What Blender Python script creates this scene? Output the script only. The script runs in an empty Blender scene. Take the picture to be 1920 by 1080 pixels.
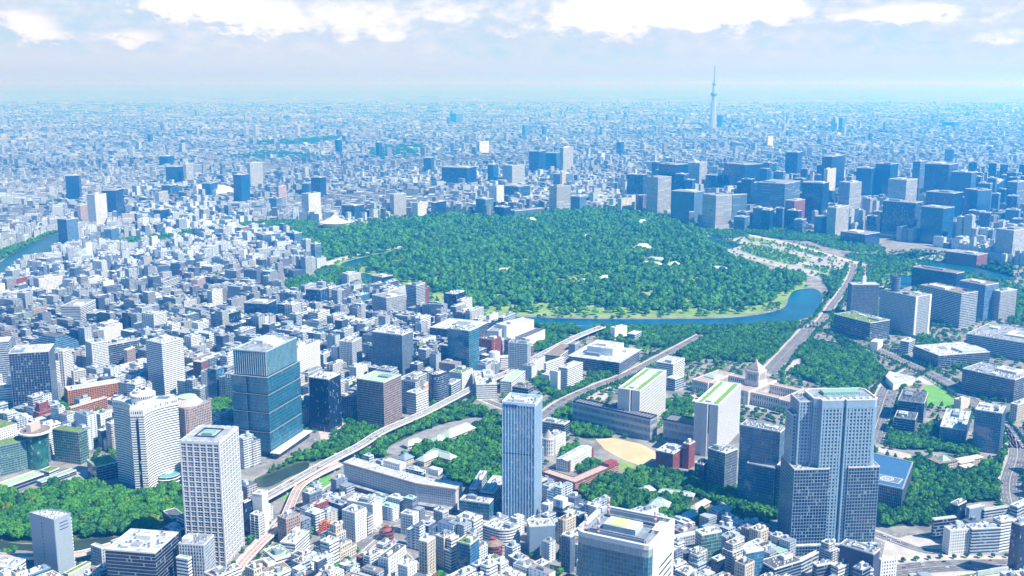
import bpy, math, random
import numpy as np
from math import sin, cos, pi, radians, atan2, hypot, sqrt, atan, tan
SC = bpy.context.scene
COL = SC.collection
random.seed(7); RNG = np.random.default_rng(7)

# ---------------------------------------------------------------- camera
H = 560.0                       # metres above the ground
F = 1940.0                      # focal length in pixels of a 1920 wide frame
PITCH = atan(385.0 / F)
CP, SP = cos(PITCH), sin(PITCH)
cam_d = bpy.data.cameras.new('camera')
cam_d.sensor_width = 36.0; cam_d.lens = 36.0 * F / 1920.0
cam_d.clip_start = 5.0; cam_d.clip_end = 400000.0
cam = bpy.data.objects.new('camera', cam_d); COL.objects.link(cam)
cam.location = (0, 0, H); cam.rotation_euler = (pi / 2 - PITCH, 0, 0)
SC.camera = cam

# ---------------------------------------------------------------- light, sky, exposure
SUN_EL = radians(51.0)
SUN_DIR = (0.90, -0.43)         # horizontal direction towards the sun
_n = hypot(*SUN_DIR)
SUN_VEC = (SUN_DIR[0]/_n*cos(SUN_EL), SUN_DIR[1]/_n*cos(SUN_EL), sin(SUN_EL))
SKY_STRENGTH = 0.057
sun_d = bpy.data.lights.new('sun', 'SUN'); sun_d.energy = 5.0; sun_d.angle = radians(0.5); sun_d.color = (1.0, 0.98, 0.95)
sun = bpy.data.objects.new('sun', sun_d); COL.objects.link(sun)
from mathutils import Vector
sun.rotation_euler = Vector(SUN_VEC).to_track_quat('Z', 'Y').to_euler()
sun.location = (600, -300, 900)
SC.view_settings.view_transform = 'Standard'; SC.view_settings.look = 'None'
SC.view_settings.gamma = 1.0; SC.view_settings.exposure = 0.75
SC.cycles.use_denoising = True
SC.cycles.max_bounces = 5; SC.cycles.diffuse_bounces = 2; SC.cycles.glossy_bounces = 2
SC.cycles.transmission_bounces = 2; SC.cycles.volume_bounces = 1; SC.cycles.transparent_max_bounces = 8

class NT:
    """small helper to write node trees"""
    def __init__(s, tree): s.t = tree; s.n = tree.nodes; s.l = tree.links
    def new(s, typ, **kw):
        n = s.n.new(typ)
        for k, v in kw.items(): setattr(n, k, v)
        return n
    def put(s, sock, v):
        if hasattr(v, 'is_linked') or isinstance(v, bpy.types.NodeSocket): s.l.new(v, sock)
        else: sock.default_value = v
    def m(s, op, a, b=None, c=None, clamp=False):
        n = s.n.new('ShaderNodeMath'); n.operation = op; n.use_clamp = clamp
        s.put(n.inputs[0], a)
        if b is not None: s.put(n.inputs[1], b)
        if c is not None: s.put(n.inputs[2], c)
        return n.outputs[0]
    def mix(s, f, a, b):
        n = s.n.new('ShaderNodeMix'); n.data_type = 'RGBA'
        s.put(n.inputs[0], f); s.put(n.inputs[6], c4(a) if isinstance(a, tuple) else a); s.put(n.inputs[7], c4(b) if isinstance(b, tuple) else b)
        return n.outputs[2]
    def noise(s, vec, scale, detail=3.0, rough=0.55, dim='3D'):
        n = s.n.new('ShaderNodeTexNoise'); n.noise_dimensions = dim
        if vec is not None: s.l.new(vec, n.inputs['Vector'])
        n.inputs['Scale'].default_value = scale; n.inputs['Detail'].default_value = detail; n.inputs['Roughness'].default_value = rough
        return n.outputs[0]
    def ramp(s, v, lo, hi, smooth=True):
        n = s.n.new('ShaderNodeMapRange'); n.interpolation_type = 'SMOOTHSTEP' if smooth else 'LINEAR'
        s.put(n.inputs[0], v); n.inputs[1].default_value = lo; n.inputs[2].default_value = hi
        return n.outputs[0]
def c4(c): return (c[0], c[1], c[2], 1.0) if len(c) == 3 else c

def ray(px, py):
    cx = (px - 960.0) / F; cy = -(py - 540.0) / F
    return (cx, CP + cy * SP, -SP + cy * CP)

world = bpy.data.worlds.new('World'); SC.world = world; world.use_nodes = True
W = NT(world.node_tree); W.n.clear()
sky = W.new('ShaderNodeTexSky'); sky.sky_type = 'NISHITA'; sky.sun_disc = False
sky.sun_elevation = SUN_EL
sky.sun_rotation = atan2(SUN_VEC[0], SUN_VEC[1])
sky.altitude = 300.0; sky.air_density = 1.2; sky.dust_density = 0.3; sky.ozone_density = 3.0
tc = W.new('ShaderNodeTexCoord'); sep = W.new('ShaderNodeSeparateXYZ'); W.l.new(tc.outputs['Generated'], sep.inputs[0])
az = W.m('ARCTAN2', sep.outputs[0], sep.outputs[1]); el = W.m('ARCSINE', sep.outputs[2])
# cloud banks: (azimuth, elevation, half widths, weight) of each cumulus heap above the far plain
def cl(px, py, sx, sy, w):
    d = ray(px, py); a = atan2(d[0], d[1]); e = atan2(d[2], hypot(d[0], d[1]))
    return (a, e, sx / F, sy / F, w)
HEAPS = [cl(40,48,75,32,1.0), cl(135,75,40,16,.5), cl(255,72,62,22,.9), cl(360,14,110,26,1.2), cl(470,35,70,30,.8), cl(640,25,130,30,.75),
         cl(560,60,90,22,.5), cl(730,62,90,22,.55), cl(950,62,120,22,.5), cl(1120,28,100,34,1.2), cl(1280,20,140,34,1.3), cl(1420,18,110,30,1.1),
         cl(1680,28,75,20,1.1), cl(1760,22,60,14,.8), cl(1880,68,90,24,.7), cl(1560,85,60,16,.3), cl(860,20,120,24,.55), cl(1200,85,160,18,.3), cl(1900,20,50,14,.4)]
cmb = W.new('ShaderNodeCombineXYZ'); W.put(cmb.inputs[0], W.m('MULTIPLY', az, 1.0)); W.put(cmb.inputs[1], W.m('MULTIPLY', el, 2.0))
n1 = W.noise(cmb.outputs[0], 20.0, 8.0, 0.62); n2 = W.noise(cmb.outputs[0], 55.0, 6.0, 0.6); n3 = W.noise(cmb.outputs[0], 7.0, 3.0, 0.5)
dn = W.m('SUBTRACT', n1, 0.5); dn2 = W.m('SUBTRACT', n2, 0.5)
aw = W.m('ADD', az, W.m('MULTIPLY', dn2, 0.05)); ew = W.m('ADD', el, W.m('ADD', W.m('MULTIPLY', dn, 0.020), W.m('MULTIPLY', dn2, 0.016)))
tot = None
for a, e, sa, se, w in HEAPS:
    u = W.m('MULTIPLY', W.m('SUBTRACT', aw, a), 1 / sa); v = W.m('MULTIPLY', W.m('SUBTRACT', ew, e), 1 / se)
    g = W.m('MULTIPLY', W.m('EXPONENT', W.m('MULTIPLY', W.m('ADD', W.m('MULTIPLY', u, u), W.m('MULTIPLY', v, v)), -1.0)), w)
    tot = g if tot is None else W.m('ADD', tot, g)
dens = W.m('ADD', tot, W.m('MULTIPLY', dn, 1.5))
heap = W.ramp(W.m('ADD', dens, W.m('MULTIPLY', dn2, 0.9)), 0.08, 0.85)
veil = W.ramp(W.m('ADD', n3, W.m('MULTIPLY', dn, 0.6)), 0.36, 0.60)
# overcast sheets thin out overhead so that the light from the zenith stays blue
low = W.ramp(el, 0.26, 0.11)
veil = W.m('MULTIPLY', W.m('ADD', W.m('MULTIPLY', veil, 0.25), W.m('ADD', W.m('MULTIPLY', W.ramp(el, 0.25, 0.12), 0.80), W.m('MULTIPLY', W.ramp(el, 0.03, 0.012), 0.2))), low, clamp=True)
CL = 1.0 / SKY_STRENGTH
tint = W.new('ShaderNodeMix'); tint.data_type = 'RGBA'; tint.blend_type = 'MULTIPLY'; tint.inputs[0].default_value = 1.0
W.l.new(sky.outputs[0], tint.inputs[6]); tint.inputs[7].default_value = (.12, .98, 1.44, 1)
col = W.mix(veil, tint.outputs[2], (CL*.40, CL*.48, CL*.585))
base_shade = W.ramp(W.m('ADD', dens, W.m('ADD', W.m('MULTIPLY', dn2, 1.6), W.m('MULTIPLY', W.m('SUBTRACT', el, 0.045), 9.0))), 0.35, 1.05)
cloud = W.mix(base_shade, (CL*.36, CL*.44, CL*.575), (CL*.63, CL*.65, CL*.69))
deck = W.m('MULTIPLY', W.m('MULTIPLY', W.ramp(W.m('ADD', n1, W.m('MULTIPLY', n3, 0.9)), 0.68, 1.0), W.ramp(el, 0.010, 0.045)), W.m('MULTIPLY', low, 0.85))
col = W.mix(deck, col, W.mix(W.ramp(n2, 0.35, 0.70), (CL*.39, CL*.455, CL*.56), (CL*.54, CL*.57, CL*.62)))
col = W.mix(heap, col, cloud)
dim = W.new('ShaderNodeMix'); dim.data_type = 'RGBA'; dim.blend_type = 'MULTIPLY'; dim.inputs[0].default_value = 1.0
W.l.new(col, dim.inputs[6]); W.put(dim.inputs[7], W.mix(W.ramp(el, 0.0, 0.02), (.90, .76, .76), (1, 1, 1))); col = dim.outputs[2]
bg = W.new('ShaderNodeBackground'); W.l.new(col, bg.inputs[0]); bg.inputs[1].default_value = SKY_STRENGTH
wo = W.new('ShaderNodeOutputWorld'); W.l.new(bg.outputs[0], wo.inputs[0])
# ---------------------------------------------------------------- helpers
def G(px, py, z=0.0):
    """photo direction (px, py) met with the level z: a point of the real ground plan"""
    d = ray(px, py); t = (z - H) / d[2]
    return (d[0] * t, d[1] * t)
def GP(pts, z=0.0): return [G(x, y, z) for x, y in pts]
def proj(x, y, z):
    dep = y * CP + (H - z) * SP; up = y * SP - (H - z) * CP
    return (960 + F * x / dep, 540 - F * up / dep, dep)

def tag(o, label=None, cat=None, group=None, kind=None):
    if label: o['label'] = label
    if cat: o['category'] = cat
    if group: o['group'] = group
    if kind: o['kind'] = kind
    return o
def empty(name, loc, rz=0.0):
    o = bpy.data.objects.new(name, None); COL.objects.link(o); o.location = loc; o.rotation_euler = (0, 0, rz)
    o.empty_display_size = 2.0
    return o
def link(name, me, parent=None, loc=(0, 0, 0), rz=0.0):
    o = bpy.data.objects.new(name, me); COL.objects.link(o); o.location = loc
    if rz: o.rotation_euler = (0, 0, rz)
    if parent is not None: o.parent = parent
    return o

class MB:
    """collects faces with metre UVs and builds one mesh"""
    def __init__(s): s.v = []; s.f = []; s.uv = []; s.mi = []
    def face(s, pts, uv=None, mi=0):
        b = len(s.v); s.v += pts; s.f.append(list(range(b, b + len(pts))))
        s.uv += uv if uv else [(p[0], p[1]) for p in pts]; s.mi.append(mi)
    def prism(s, poly, z0, z1, mi=0, mt=None, top=True, bottom=False, poly1=None):
        n = len(poly); q = poly1 or poly; u = 0.0
        for i in range(n):
            a, b = poly[i], poly[(i + 1) % n]; c, d = q[i], q[(i + 1) % n]
            L = hypot(b[0] - a[0], b[1] - a[1])
            s.face([(a[0], a[1], z0), (b[0], b[1], z0), (d[0], d[1], z1), (c[0], c[1], z1)], [(u, z0), (u + L, z0), (u + L, z1), (u, z1)], mi)
            u += L
        if top: s.face([(p[0], p[1], z1) for p in q], None, mi if mt is None else mt)
        if bottom: s.face([(p[0], p[1], z0) for p in reversed(poly)], None, mi)
        return s
    def box(s, cx, cy, z0, sx, sy, sz, rot=0.0, mi=0, mt=None, bottom=False):
        return s.prism(rect(sx, sy, cx, cy, rot), z0, z0 + sz, mi, mt, True, bottom)
    def cyl(s, cx, cy, z0, z1, r0, r1=None, n=16, mi=0, mt=None, top=True, bottom=False, sy=1.0):
        r1 = r0 if r1 is None else r1
        return s.prism(ngon(r0, n, cx, cy, sy), z0, z1, mi, mt, top, bottom, ngon(r1, n, cx, cy, sy))
    def ring(s, outer, inner, z0, z1, mi=0):
        n = len(outer)
        for i in range(n):
            j = (i + 1) % n; a, b, c, d = outer[i], outer[j], inner[j], inner[i]
            s.face([(a[0], a[1], z0), (b[0], b[1], z0), (b[0], b[1], z1), (a[0], a[1], z1)], None, mi)
            s.face([(c[0], c[1], z0), (d[0], d[1], z0), (d[0], d[1], z1), (c[0], c[1], z1)], None, mi)
            s.face([(a[0], a[1], z1), (b[0], b[1], z1), (c[0], c[1], z1), (d[0], d[1], z1)], None, mi)
        return s
    def bar(s, a, b, r, mi=0):
        """thin four sided bar between two points"""
        a = Vector(a); b = Vector(b); d = (b - a).normalized()
        u = d.cross(Vector((0, 0, 1))) if abs(d.z) < .95 else d.cross(Vector((1, 0, 0)))
        u.normalize(); w = d.cross(u)
        P = [tuple(a + u*r), tuple(a + w*r), tuple(a - u*r), tuple(a - w*r)]; Q = [tuple(b + u*r), tuple(b + w*r), tuple(b - u*r), tuple(b - w*r)]
        for i in range(4):
            j = (i + 1) % 4; s.face([P[i], P[j], Q[j], Q[i]], [(0, 0), (1, 0), (1, 1), (0, 1)], mi)
        s.face(Q, None, mi)
        return s
    def mesh(s, name, mats):
        me = bpy.data.meshes.new(name); me.from_pydata(s.v, [], s.f)
        if not isinstance(mats, (list, tuple)): mats = [mats]
        for m in mats: me.materials.append(m)
        if len(mats) > 1: me.polygons.foreach_set('material_index', s.mi)
        uvl = me.uv_layers.new(name='UVMap'); uvl.data.foreach_set('uv', [c for p in s.uv for c in p])
        me.update(); return me
    def build(s, name, mats, parent=None, loc=(0, 0, 0), rz=0.0): return link(name, s.mesh(name, mats), parent, loc, rz)

def rect(sx, sy, cx=0.0, cy=0.0, rot=0.0):
    c, s_ = cos(rot), sin(rot); P = [(-sx/2, -sy/2), (sx/2, -sy/2), (sx/2, sy/2), (-sx/2, sy/2)]
    return [(cx + x*c - y*s_, cy + x*s_ + y*c) for x, y in P]
def ngon(r, n, cx=0.0, cy=0.0, sy=1.0, ph=0.0): return [(cx + r*cos(ph + 2*pi*i/n), cy + sy*r*sin(ph + 2*pi*i/n)) for i in range(n)]
def offset(poly, e):
    n = len(poly); out = []
    for i in range(n):
        p, q, r = poly[i-1], poly[i], poly[(i+1) % n]
        d1 = (q[0]-p[0], q[1]-p[1]); d2 = (r[0]-q[0], r[1]-q[1]); l1 = hypot(*d1) or 1; l2 = hypot(*d2) or 1
        n1 = (d1[1]/l1, -d1[0]/l1); n2 = (d2[1]/l2, -d2[0]/l2); k = 1 + n1[0]*n2[0] + n1[1]*n2[1]
        k = max(k, 0.35)
        out.append((q[0] + e*(n1[0]+n2[0])/k, q[1] + e*(n1[1]+n2[1])/k))
    return out
def inside(x, y, poly):
    x = np.asarray(x, float); y = np.asarray(y, float); r = np.zeros(x.shape, bool); n = len(poly)
    for i in range(n):
        x1, y1 = poly[i]; x2, y2 = poly[(i+1) % n]
        if y1 == y2: continue
        c = ((y1 > y) != (y2 > y)) & (x < (x2-x1)*(y-y1)/(y2-y1)+x1); r ^= c
    return r

# raster of the ground plan that is already taken (buildings, roads, water, parks)
RX0, RY0, RES = -4600.0, 500.0, 4.0; RNX, RNY = 2300, 2300
TAKEN = np.zeros((RNY, RNX), np.uint8)
def take(poly, code=1, grow=0.0):
    xs = [p[0] for p in poly]; ys = [p[1] for p in poly]
    i0 = max(0, int((min(xs)-grow-RX0)/RES)); i1 = min(RNX, int((max(xs)+grow-RX0)/RES)+2)
    j0 = max(0, int((min(ys)-grow-RY0)/RES)); j1 = min(RNY, int((max(ys)+grow-RY0)/RES)+2)
    if i1 <= i0 or j1 <= j0: return
    X, Y = np.meshgrid(RX0+(np.arange(i0, i1)+.5)*RES, RY0+(np.arange(j0, j1)+.5)*RES)
    m = inside(X, Y, offset(ccw(poly), grow) if grow else poly)
    TAKEN[j0:j1, i0:i1][m] = code
def reserve(poly, code):
    """keep the ordinary buildings off this ground without disturbing what already stands on it"""
    old = TAKEN.copy(); take(poly, code); m = (old != 0) & (TAKEN != old); TAKEN[m] = old[m]
def ccw(poly):
    a = sum(poly[i-1][0]*poly[i][1]-poly[i][0]*poly[i-1][1] for i in range(len(poly)))
    return poly if a > 0 else poly[::-1]
def taken(x, y):
    i = ((np.asarray(x)-RX0)/RES).astype(int); j = ((np.asarray(y)-RY0)/RES).astype(int)
    ok = (i >= 0) & (i < RNX) & (j >= 0) & (j < RNY)
    r = np.zeros(i.shape, np.uint8); r[ok] = TAKEN[j[ok], i[ok]]; return r

# ---------------------------------------------------------------- materials
MATS = {}
def pmat(name, rgb, rough=0.75, vary=0.10, scale=0.25, metal=0.0, stain=0.0, ior=None):
    if name in MATS: return MATS[name]
    m = bpy.data.materials.new(name); m.use_nodes = True; T = NT(m.node_tree); b = T.n['Principled BSDF']
    t = T.new('ShaderNodeTexCoord'); n = T.noise(t.outputs['Object'], scale, 4.0, 0.6)
    lo = tuple(c*(1-vary*1.6) for c in rgb); hi = tuple(min(1, c*(1+vary)) for c in rgb)
    col = T.mix(T.ramp(n, .3, .7), lo, hi)
    if stain:
        mp = T.new('ShaderNodeMapping'); mp.inputs['Scale'].default_value = (1.2, 1.2, 0.08); T.l.new(t.outputs['Object'], mp.inputs[0])
        col = T.mix(T.m('MULTIPLY', T.ramp(T.noise(mp.outputs[0], 0.6, 3.0), .5, .75), stain), col, tuple(c*.55 for c in rgb))
    T.l.new(col, b.inputs['Base Color']); b.inputs['Roughness'].default_value = rough; b.inputs['Metallic'].default_value = metal
    if ior: b.inputs['IOR'].default_value = ior
    MATS[name] = m; return m
def gmat(name, rgb, blind=0.10, rough=0.12, ior=1.6, pane=(1.8, 1.8, 3.9), blindcol=(.22, .28, .34)):
    """window glass seen from outside: dark, reflecting, single panes a little lighter or with blinds drawn"""
    if name in MATS: return MATS[name]
    m = bpy.data.materials.new(name); m.use_nodes = True; T = NT(m.node_tree); b = T.n['Principled BSDF']
    t = T.new('ShaderNodeTexCoord'); mp = T.new('ShaderNodeVectorMath', operation='SNAP'); T.l.new(t.outputs['Object'], mp.inputs[0]); mp.inputs[1].default_value = pane
    w = T.new('ShaderNodeTexWhiteNoise'); w.noise_dimensions = '4D'; T.l.new(mp.outputs[0], w.inputs[0])
    oi = T.new('ShaderNodeObjectInfo'); T.l.new(oi.outputs['Random'], w.inputs['W'])
    v = w.outputs[0]
    n = T.noise(t.outputs['Object'], 0.05, 3.0)
    c = T.mix(v, tuple(k*.55 for k in rgb), tuple(k*1.5 for k in rgb))
    c = T.mix(T.m('MULTIPLY', T.ramp(n, .45, .7), .5), c, tuple(min(1, k*2.0+.01) for k in rgb))
    c = T.mix(T.m('GREATER_THAN', v, 1-blind), c, blindcol)
    T.l.new(c, b.inputs['Base Color']); b.inputs['Roughness'].default_value = rough; b.inputs['IOR'].default_value = ior
    MATS[name] = m; return m
def fmat(name, wall, glass, bay=3.2, fh=3.8, ww=.7, wh=.5, rough=.7, attr=False, lit=.12, groups=0):
    """facade whose windows are set out on metre UVs; used where a storey is about a pixel"""
    if name in MATS: return MATS[name]
    m = bpy.data.materials.new(name); m.use_nodes = True; T = NT(m.node_tree); b = T.n['Principled BSDF']
    uv = T.new('ShaderNodeUVMap'); s = T.new('ShaderNodeSeparateXYZ'); T.l.new(uv.outputs[0], s.inputs[0])
    u = T.m('DIVIDE', s.outputs[0], bay); v = T.m('DIVIDE', s.outputs[1], fh)
    mk = T.m('LESS_THAN', T.m('FRACT', v), wh)
    if ww < 1: mk = T.m('MULTIPLY', mk, T.m('LESS_THAN', T.m('FRACT', u), ww))
    cb = T.new('ShaderNodeCombineXYZ'); T.put(cb.inputs[0], T.m('FLOOR', u)); T.put(cb.inputs[1], T.m('FLOOR', v))
    if attr:
        at = T.new('ShaderNodeAttribute'); at.attribute_name = 'col'; wc = at.outputs[0]; T.put(cb.inputs[2], T.m('MULTIPLY', T.m('FRACT', T.m('MULTIPLY', at.outputs[2], 37.0)), 50.0))
    else:
        oi = T.new('ShaderNodeObjectInfo'); T.put(cb.inputs[2], T.m('MULTIPLY', oi.outputs['Random'], 50.0))
        t = T.new('ShaderNodeTexCoord'); wc = T.mix(T.ramp(T.noise(t.outputs['Object'], .08, 4.0), .3, .7), tuple(c*.86 for c in wall), tuple(min(1, c*1.06) for c in wall))
    w = T.new('ShaderNodeTexWhiteNoise'); w.noise_dimensions = '3D'; T.l.new(cb.outputs[0], w.inputs[0])
    gc = T.mix(w.outputs[0], tuple(k*.6 for k in glass), tuple(k*1.5 for k in glass))
    gc = T.mix(T.m('GREATER_THAN', w.outputs[0], 1-lit), gc, (.20, .26, .33))
    T.l.new(T.mix(mk, wc, gc), b.inputs['Base Color'])
    T.put(b.inputs['Roughness'], T.m('SUBTRACT', rough, T.m('MULTIPLY', mk, rough-.15)))
    T.put(b.inputs['IOR'], T.m('ADD', 1.45, T.m('MULTIPLY', mk, .5)))
    MATS[name] = m; return m

WHITE = pmat('white_tile', (.76, .77, .78), .6, .05, stain=.12)
OFFWH = pmat('off_white_panel', (.66, .66, .65), .65, .07, stain=.2)
CREAM = pmat('cream_stone', (.62, .55, .45), .75, .08, stain=.15)
LGREY = pmat('light_grey_concrete', (.46, .51, .57), .8, .1, stain=.25)
MGREY = pmat('mid_grey_panel', (.21, .27, .34), .7, .1, stain=.15)
DGREY = pmat('dark_grey_metal', (.03, .05, .085), .45, .12)
NAVY = pmat('navy_panel', (.025, .045, .11), .4, .12)
BLUEG = pmat('blue_grey_panel', (.20, .28, .40), .45, .05)
PINKB = pmat('pinkish_granite', (.42, .33, .30), .7, .1, stain=.15)
BROWN = pmat('dark_brown_panel', (.10, .075, .07), .6, .12)
ORANGE = pmat('orange_tile', (.58, .26, .08), .7, .08)
REDBR = pmat('red_brick', (.27, .06, .045), .75, .15)
PURPLE = pmat('mauve_panel', (.28, .23, .36), .7, .08)
ROOFG = pmat('grey_roof_membrane', (.26, .29, .34), .9, .32, .12, stain=.0)
ROOFW = pmat('white_roof_coat', (.48, .52, .57), .85, .26, .12)
ROOFD = pmat('dark_roof_sheet', (.10, .11, .13), .8, .2, .2)
ROOFB = pmat('brown_roof_tile', (.24, .19, .17), .85, .2, .2)
ROOFT = pmat('pale_green_roof_coat', (.36, .52, .36), .85, .12, .15)
ROOFGR = pmat('planted_roof', (.14, .24, .05), .95, .35, .3)
COPPER = pmat('green_copper_roof', (.22, .42, .36), .6, .12, .3)
METAL = pmat('galvanised_metal', (.45, .48, .52), .4, .1, .8, .4)
WMETAL = pmat('white_metal', (.72, .74, .77), .5, .05)
REDP = pmat('red_paint', (.62, .05, .03), .5, .05)
GL = gmat('window_glass', (.012, .050, .105))
GLD = gmat('dark_window_glass', (.006, .022, .055), .05)
GLB = gmat('blue_tower_glass', (.010, .095, .19), .03, .08, 1.75)
GLT = gmat('teal_tower_glass', (.008, .115, .17), .02, .07, 1.75)
GLL = gmat('light_blue_glass', (.12, .34, .55), .10, .12, 1.8, blindcol=(.6, .68, .74))
GLG = gmat('green_glass', (.02, .11, .10), .05, .08, 1.7)
# ---------------------------------------------------------------- ground, water, roads, lawns
def ground_material():
    m = bpy.data.materials.new('city_ground'); m.use_nodes = True; T = NT(m.node_tree); b = T.n['Principled BSDF']
    g = T.new('ShaderNodeNewGeometry'); p = g.outputs['Position']
    near = T.mix(T.ramp(T.noise(p, .02, 5.0, .6), .35, .65), (.13, .135, .15), (.24, .24, .25))
    near = T.mix(T.m('MULTIPLY', T.ramp(T.noise(p, .11, 3.0, .6), .52, .62), .7), near, (.34, .33, .32))
    # beyond the modelled houses: plots of roofs, fields and wood, by their own colour
    v = T.new('ShaderNodeTexVoronoi'); v.feature = 'F1'; T.l.new(p, v.inputs['Vector']); v.inputs['Scale'].default_value = .006
    sp = T.new('ShaderNodeSeparateColor'); T.l.new(v.outputs['Color'], sp.inputs[0])
    farc = T.mix(T.ramp(sp.outputs[0], .25, .75, False), (.09, .12, .15), (.40, .42, .46))
    farc = T.mix(T.m('MULTIPLY', T.ramp(T.noise(p, .0007, 5.0, .65), .52, .60), .8), farc, (.05, .09, .05))
    sx = T.new('ShaderNodeSeparateXYZ'); T.l.new(p, sx.inputs[0])
    T.l.new(T.mix(T.ramp(sx.outputs[1], 7000.0, 9000.0), near, farc), b.inputs['Base Color']); b.inputs['Roughness'].default_value = .95
    return m
GM = ground_material()
def sheet(name, poly, z, mat, kind='structure'):
    poly = ccw(poly); m = MB(); m.face([(x, y, z) for x, y in poly]); return tag(m.build(name, mat), kind=kind)
_g = MB()
_ys = [-3000, 500, 2000, 5000, 10000, 20000, 45000, 110000, 240000]
for y0, y1 in zip(_ys, _ys[1:]):
    for i in range(-4, 4): _g.face([(i*40000., y0, 0.), ((i+1)*40000., y0, 0.), ((i+1)*40000., y1, 0.), (i*40000., y1, 0.)])
tag(_g.build('ground', GM), kind='structure')

def surf(name, rgb, rgb2, sc, rough=.9, sc2=None):
    m = bpy.data.materials.new(name); m.use_nodes = True; T = NT(m.node_tree); b = T.n['Principled BSDF']; g = T.new('ShaderNodeNewGeometry')
    f = T.ramp(T.noise(g.outputs['Position'], sc, 5.0, .62), .35, .65); c = T.mix(f, rgb, rgb2)
    if sc2: c = T.mix(T.m('MULTIPLY', T.ramp(T.noise(g.outputs['Position'], sc2, 3.0), .5, .62), .55), c, tuple(k*.55 for k in rgb))
    T.l.new(c, b.inputs['Base Color']); b.inputs['Roughness'].default_value = rough; MATS[name] = m; return m
ASPH = surf('asphalt', (.10, .105, .115), (.17, .17, .18), .05); PAVE = surf('pale_pavement', (.38, .36, .35), (.50, .47, .45), .05)
GRAV = surf('plaza_gravel', (.31, .315, .33), (.42, .42, .425), .02); LAWN = surf('lawn_grass', (.12, .26, .04), (.22, .38, .07), .02, .95, .06)
LAWNY = surf('dry_grass', (.13, .25, .045), (.26, .36, .09), .015, .95); BRIGHT = surf('bright_lawn', (.10, .30, .04), (.15, .36, .06), .05, .95)
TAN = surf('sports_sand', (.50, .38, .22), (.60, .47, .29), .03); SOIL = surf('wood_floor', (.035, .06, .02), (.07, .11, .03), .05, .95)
DECK = surf('expressway_deck', (.19, .20, .22), (.29, .29, .31), .08); REDR = surf('red_road_surface', (.33, .22, .22), (.40, .29, .28), .08)
PAINT = pmat('white_road_paint', (.74, .74, .72), .7, .08)
def water_mat(name, c, ro=.28):
    m = bpy.data.materials.new(name); m.use_nodes = True; T = NT(m.node_tree); b = T.n['Principled BSDF']; g = T.new('ShaderNodeNewGeometry')
    T.l.new(T.mix(T.ramp(T.noise(g.outputs['Position'], .01, 3.0), .4, .6), c, tuple(k*1.4 for k in c)), b.inputs['Base Color'])
    b.inputs['Roughness'].default_value = ro; b.inputs['IOR'].default_value = 1.22
    bp = T.new('ShaderNodeBump'); bp.inputs['Strength'].default_value = .25; T.l.new(T.noise(g.outputs['Position'], .35, 3.0), bp.inputs['Height']); T.l.new(bp.outputs[0], b.inputs['Normal'])
    return m
WAT = water_mat('moat_water', (.004, .07, .13)); WATG = water_mat('canal_water', (.006, .06, .085)); WATD = water_mat('dark_moat_water', (.03, .05, .035))

def smooth(pts, n=6):
    """rounded line through the points"""
    out = []
    for i in range(len(pts)-1):
        p0, p1, p2, p3 = pts[max(i-1, 0)], pts[i], pts[i+1], pts[min(i+2, len(pts)-1)]
        for k in range(n):
            t = k/n; out.append(tuple(.5*((2*b)+(-a+c)*t+(2*a-5*b+4*c-d)*t*t+(-a+3*b-3*c+d)*t**3) for a, b, c, d in zip(p0, p1, p2, p3)))
    out.append(tuple(pts[-1])); return out
def smooth_poly(px, n=4):
    P = GP(px); P2 = P[-2:]+P+P[:2]; s = []
    m = len(P)
    for i in range(m):
        p0, p1, p2, p3 = P[i-1], P[i], P[(i+1) % m], P[(i+2) % m]
        for k in range(n):
            t = k/n; s.append(tuple(.5*((2*b)+(-a+c)*t+(2*a-5*b+4*c-d)*t*t+(-a+3*b-3*c+d)*t**3) for a, b, c, d in zip(p0, p1, p2, p3)))
    return s
def sides(line, w, off=0.0):
    L, R = [], []
    for i, p in enumerate(line):
        a = line[max(i-1, 0)]; b = line[min(i+1, len(line)-1)]; dx, dy = b[0]-a[0], b[1]-a[1]; l = hypot(dx, dy) or 1; nx, ny = -dy/l, dx/l
        L.append((p[0]+nx*(off+w/2), p[1]+ny*(off+w/2))); R.append((p[0]+nx*(off-w/2), p[1]+ny*(off-w/2)))
    return L, R
def strip(mb, line, w, z, off=0.0, mi=0, s=0, e=None, dash=None):
    L, R = sides(line, w, off); acc = 0
    for i in range(len(line)-1):
        seg = hypot(line[i+1][0]-line[i][0], line[i+1][1]-line[i][1])
        if dash:
            n = max(1, int(seg/dash))
            for k in range(n):
                t0, t1 = k/n, (k+.45)/n; f = lambda A, t: (A[i][0]+(A[i+1][0]-A[i][0])*t, A[i][1]+(A[i+1][1]-A[i][1])*t, z)
                mb.face([f(R, t0), f(R, t1), f(L, t1), f(L, t0)], None, mi)
        else: mb.face([(*R[i], z), (*R[i+1], z), (*L[i+1], z), (*L[i], z)], None, mi)
ROADLINES = {}
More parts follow.
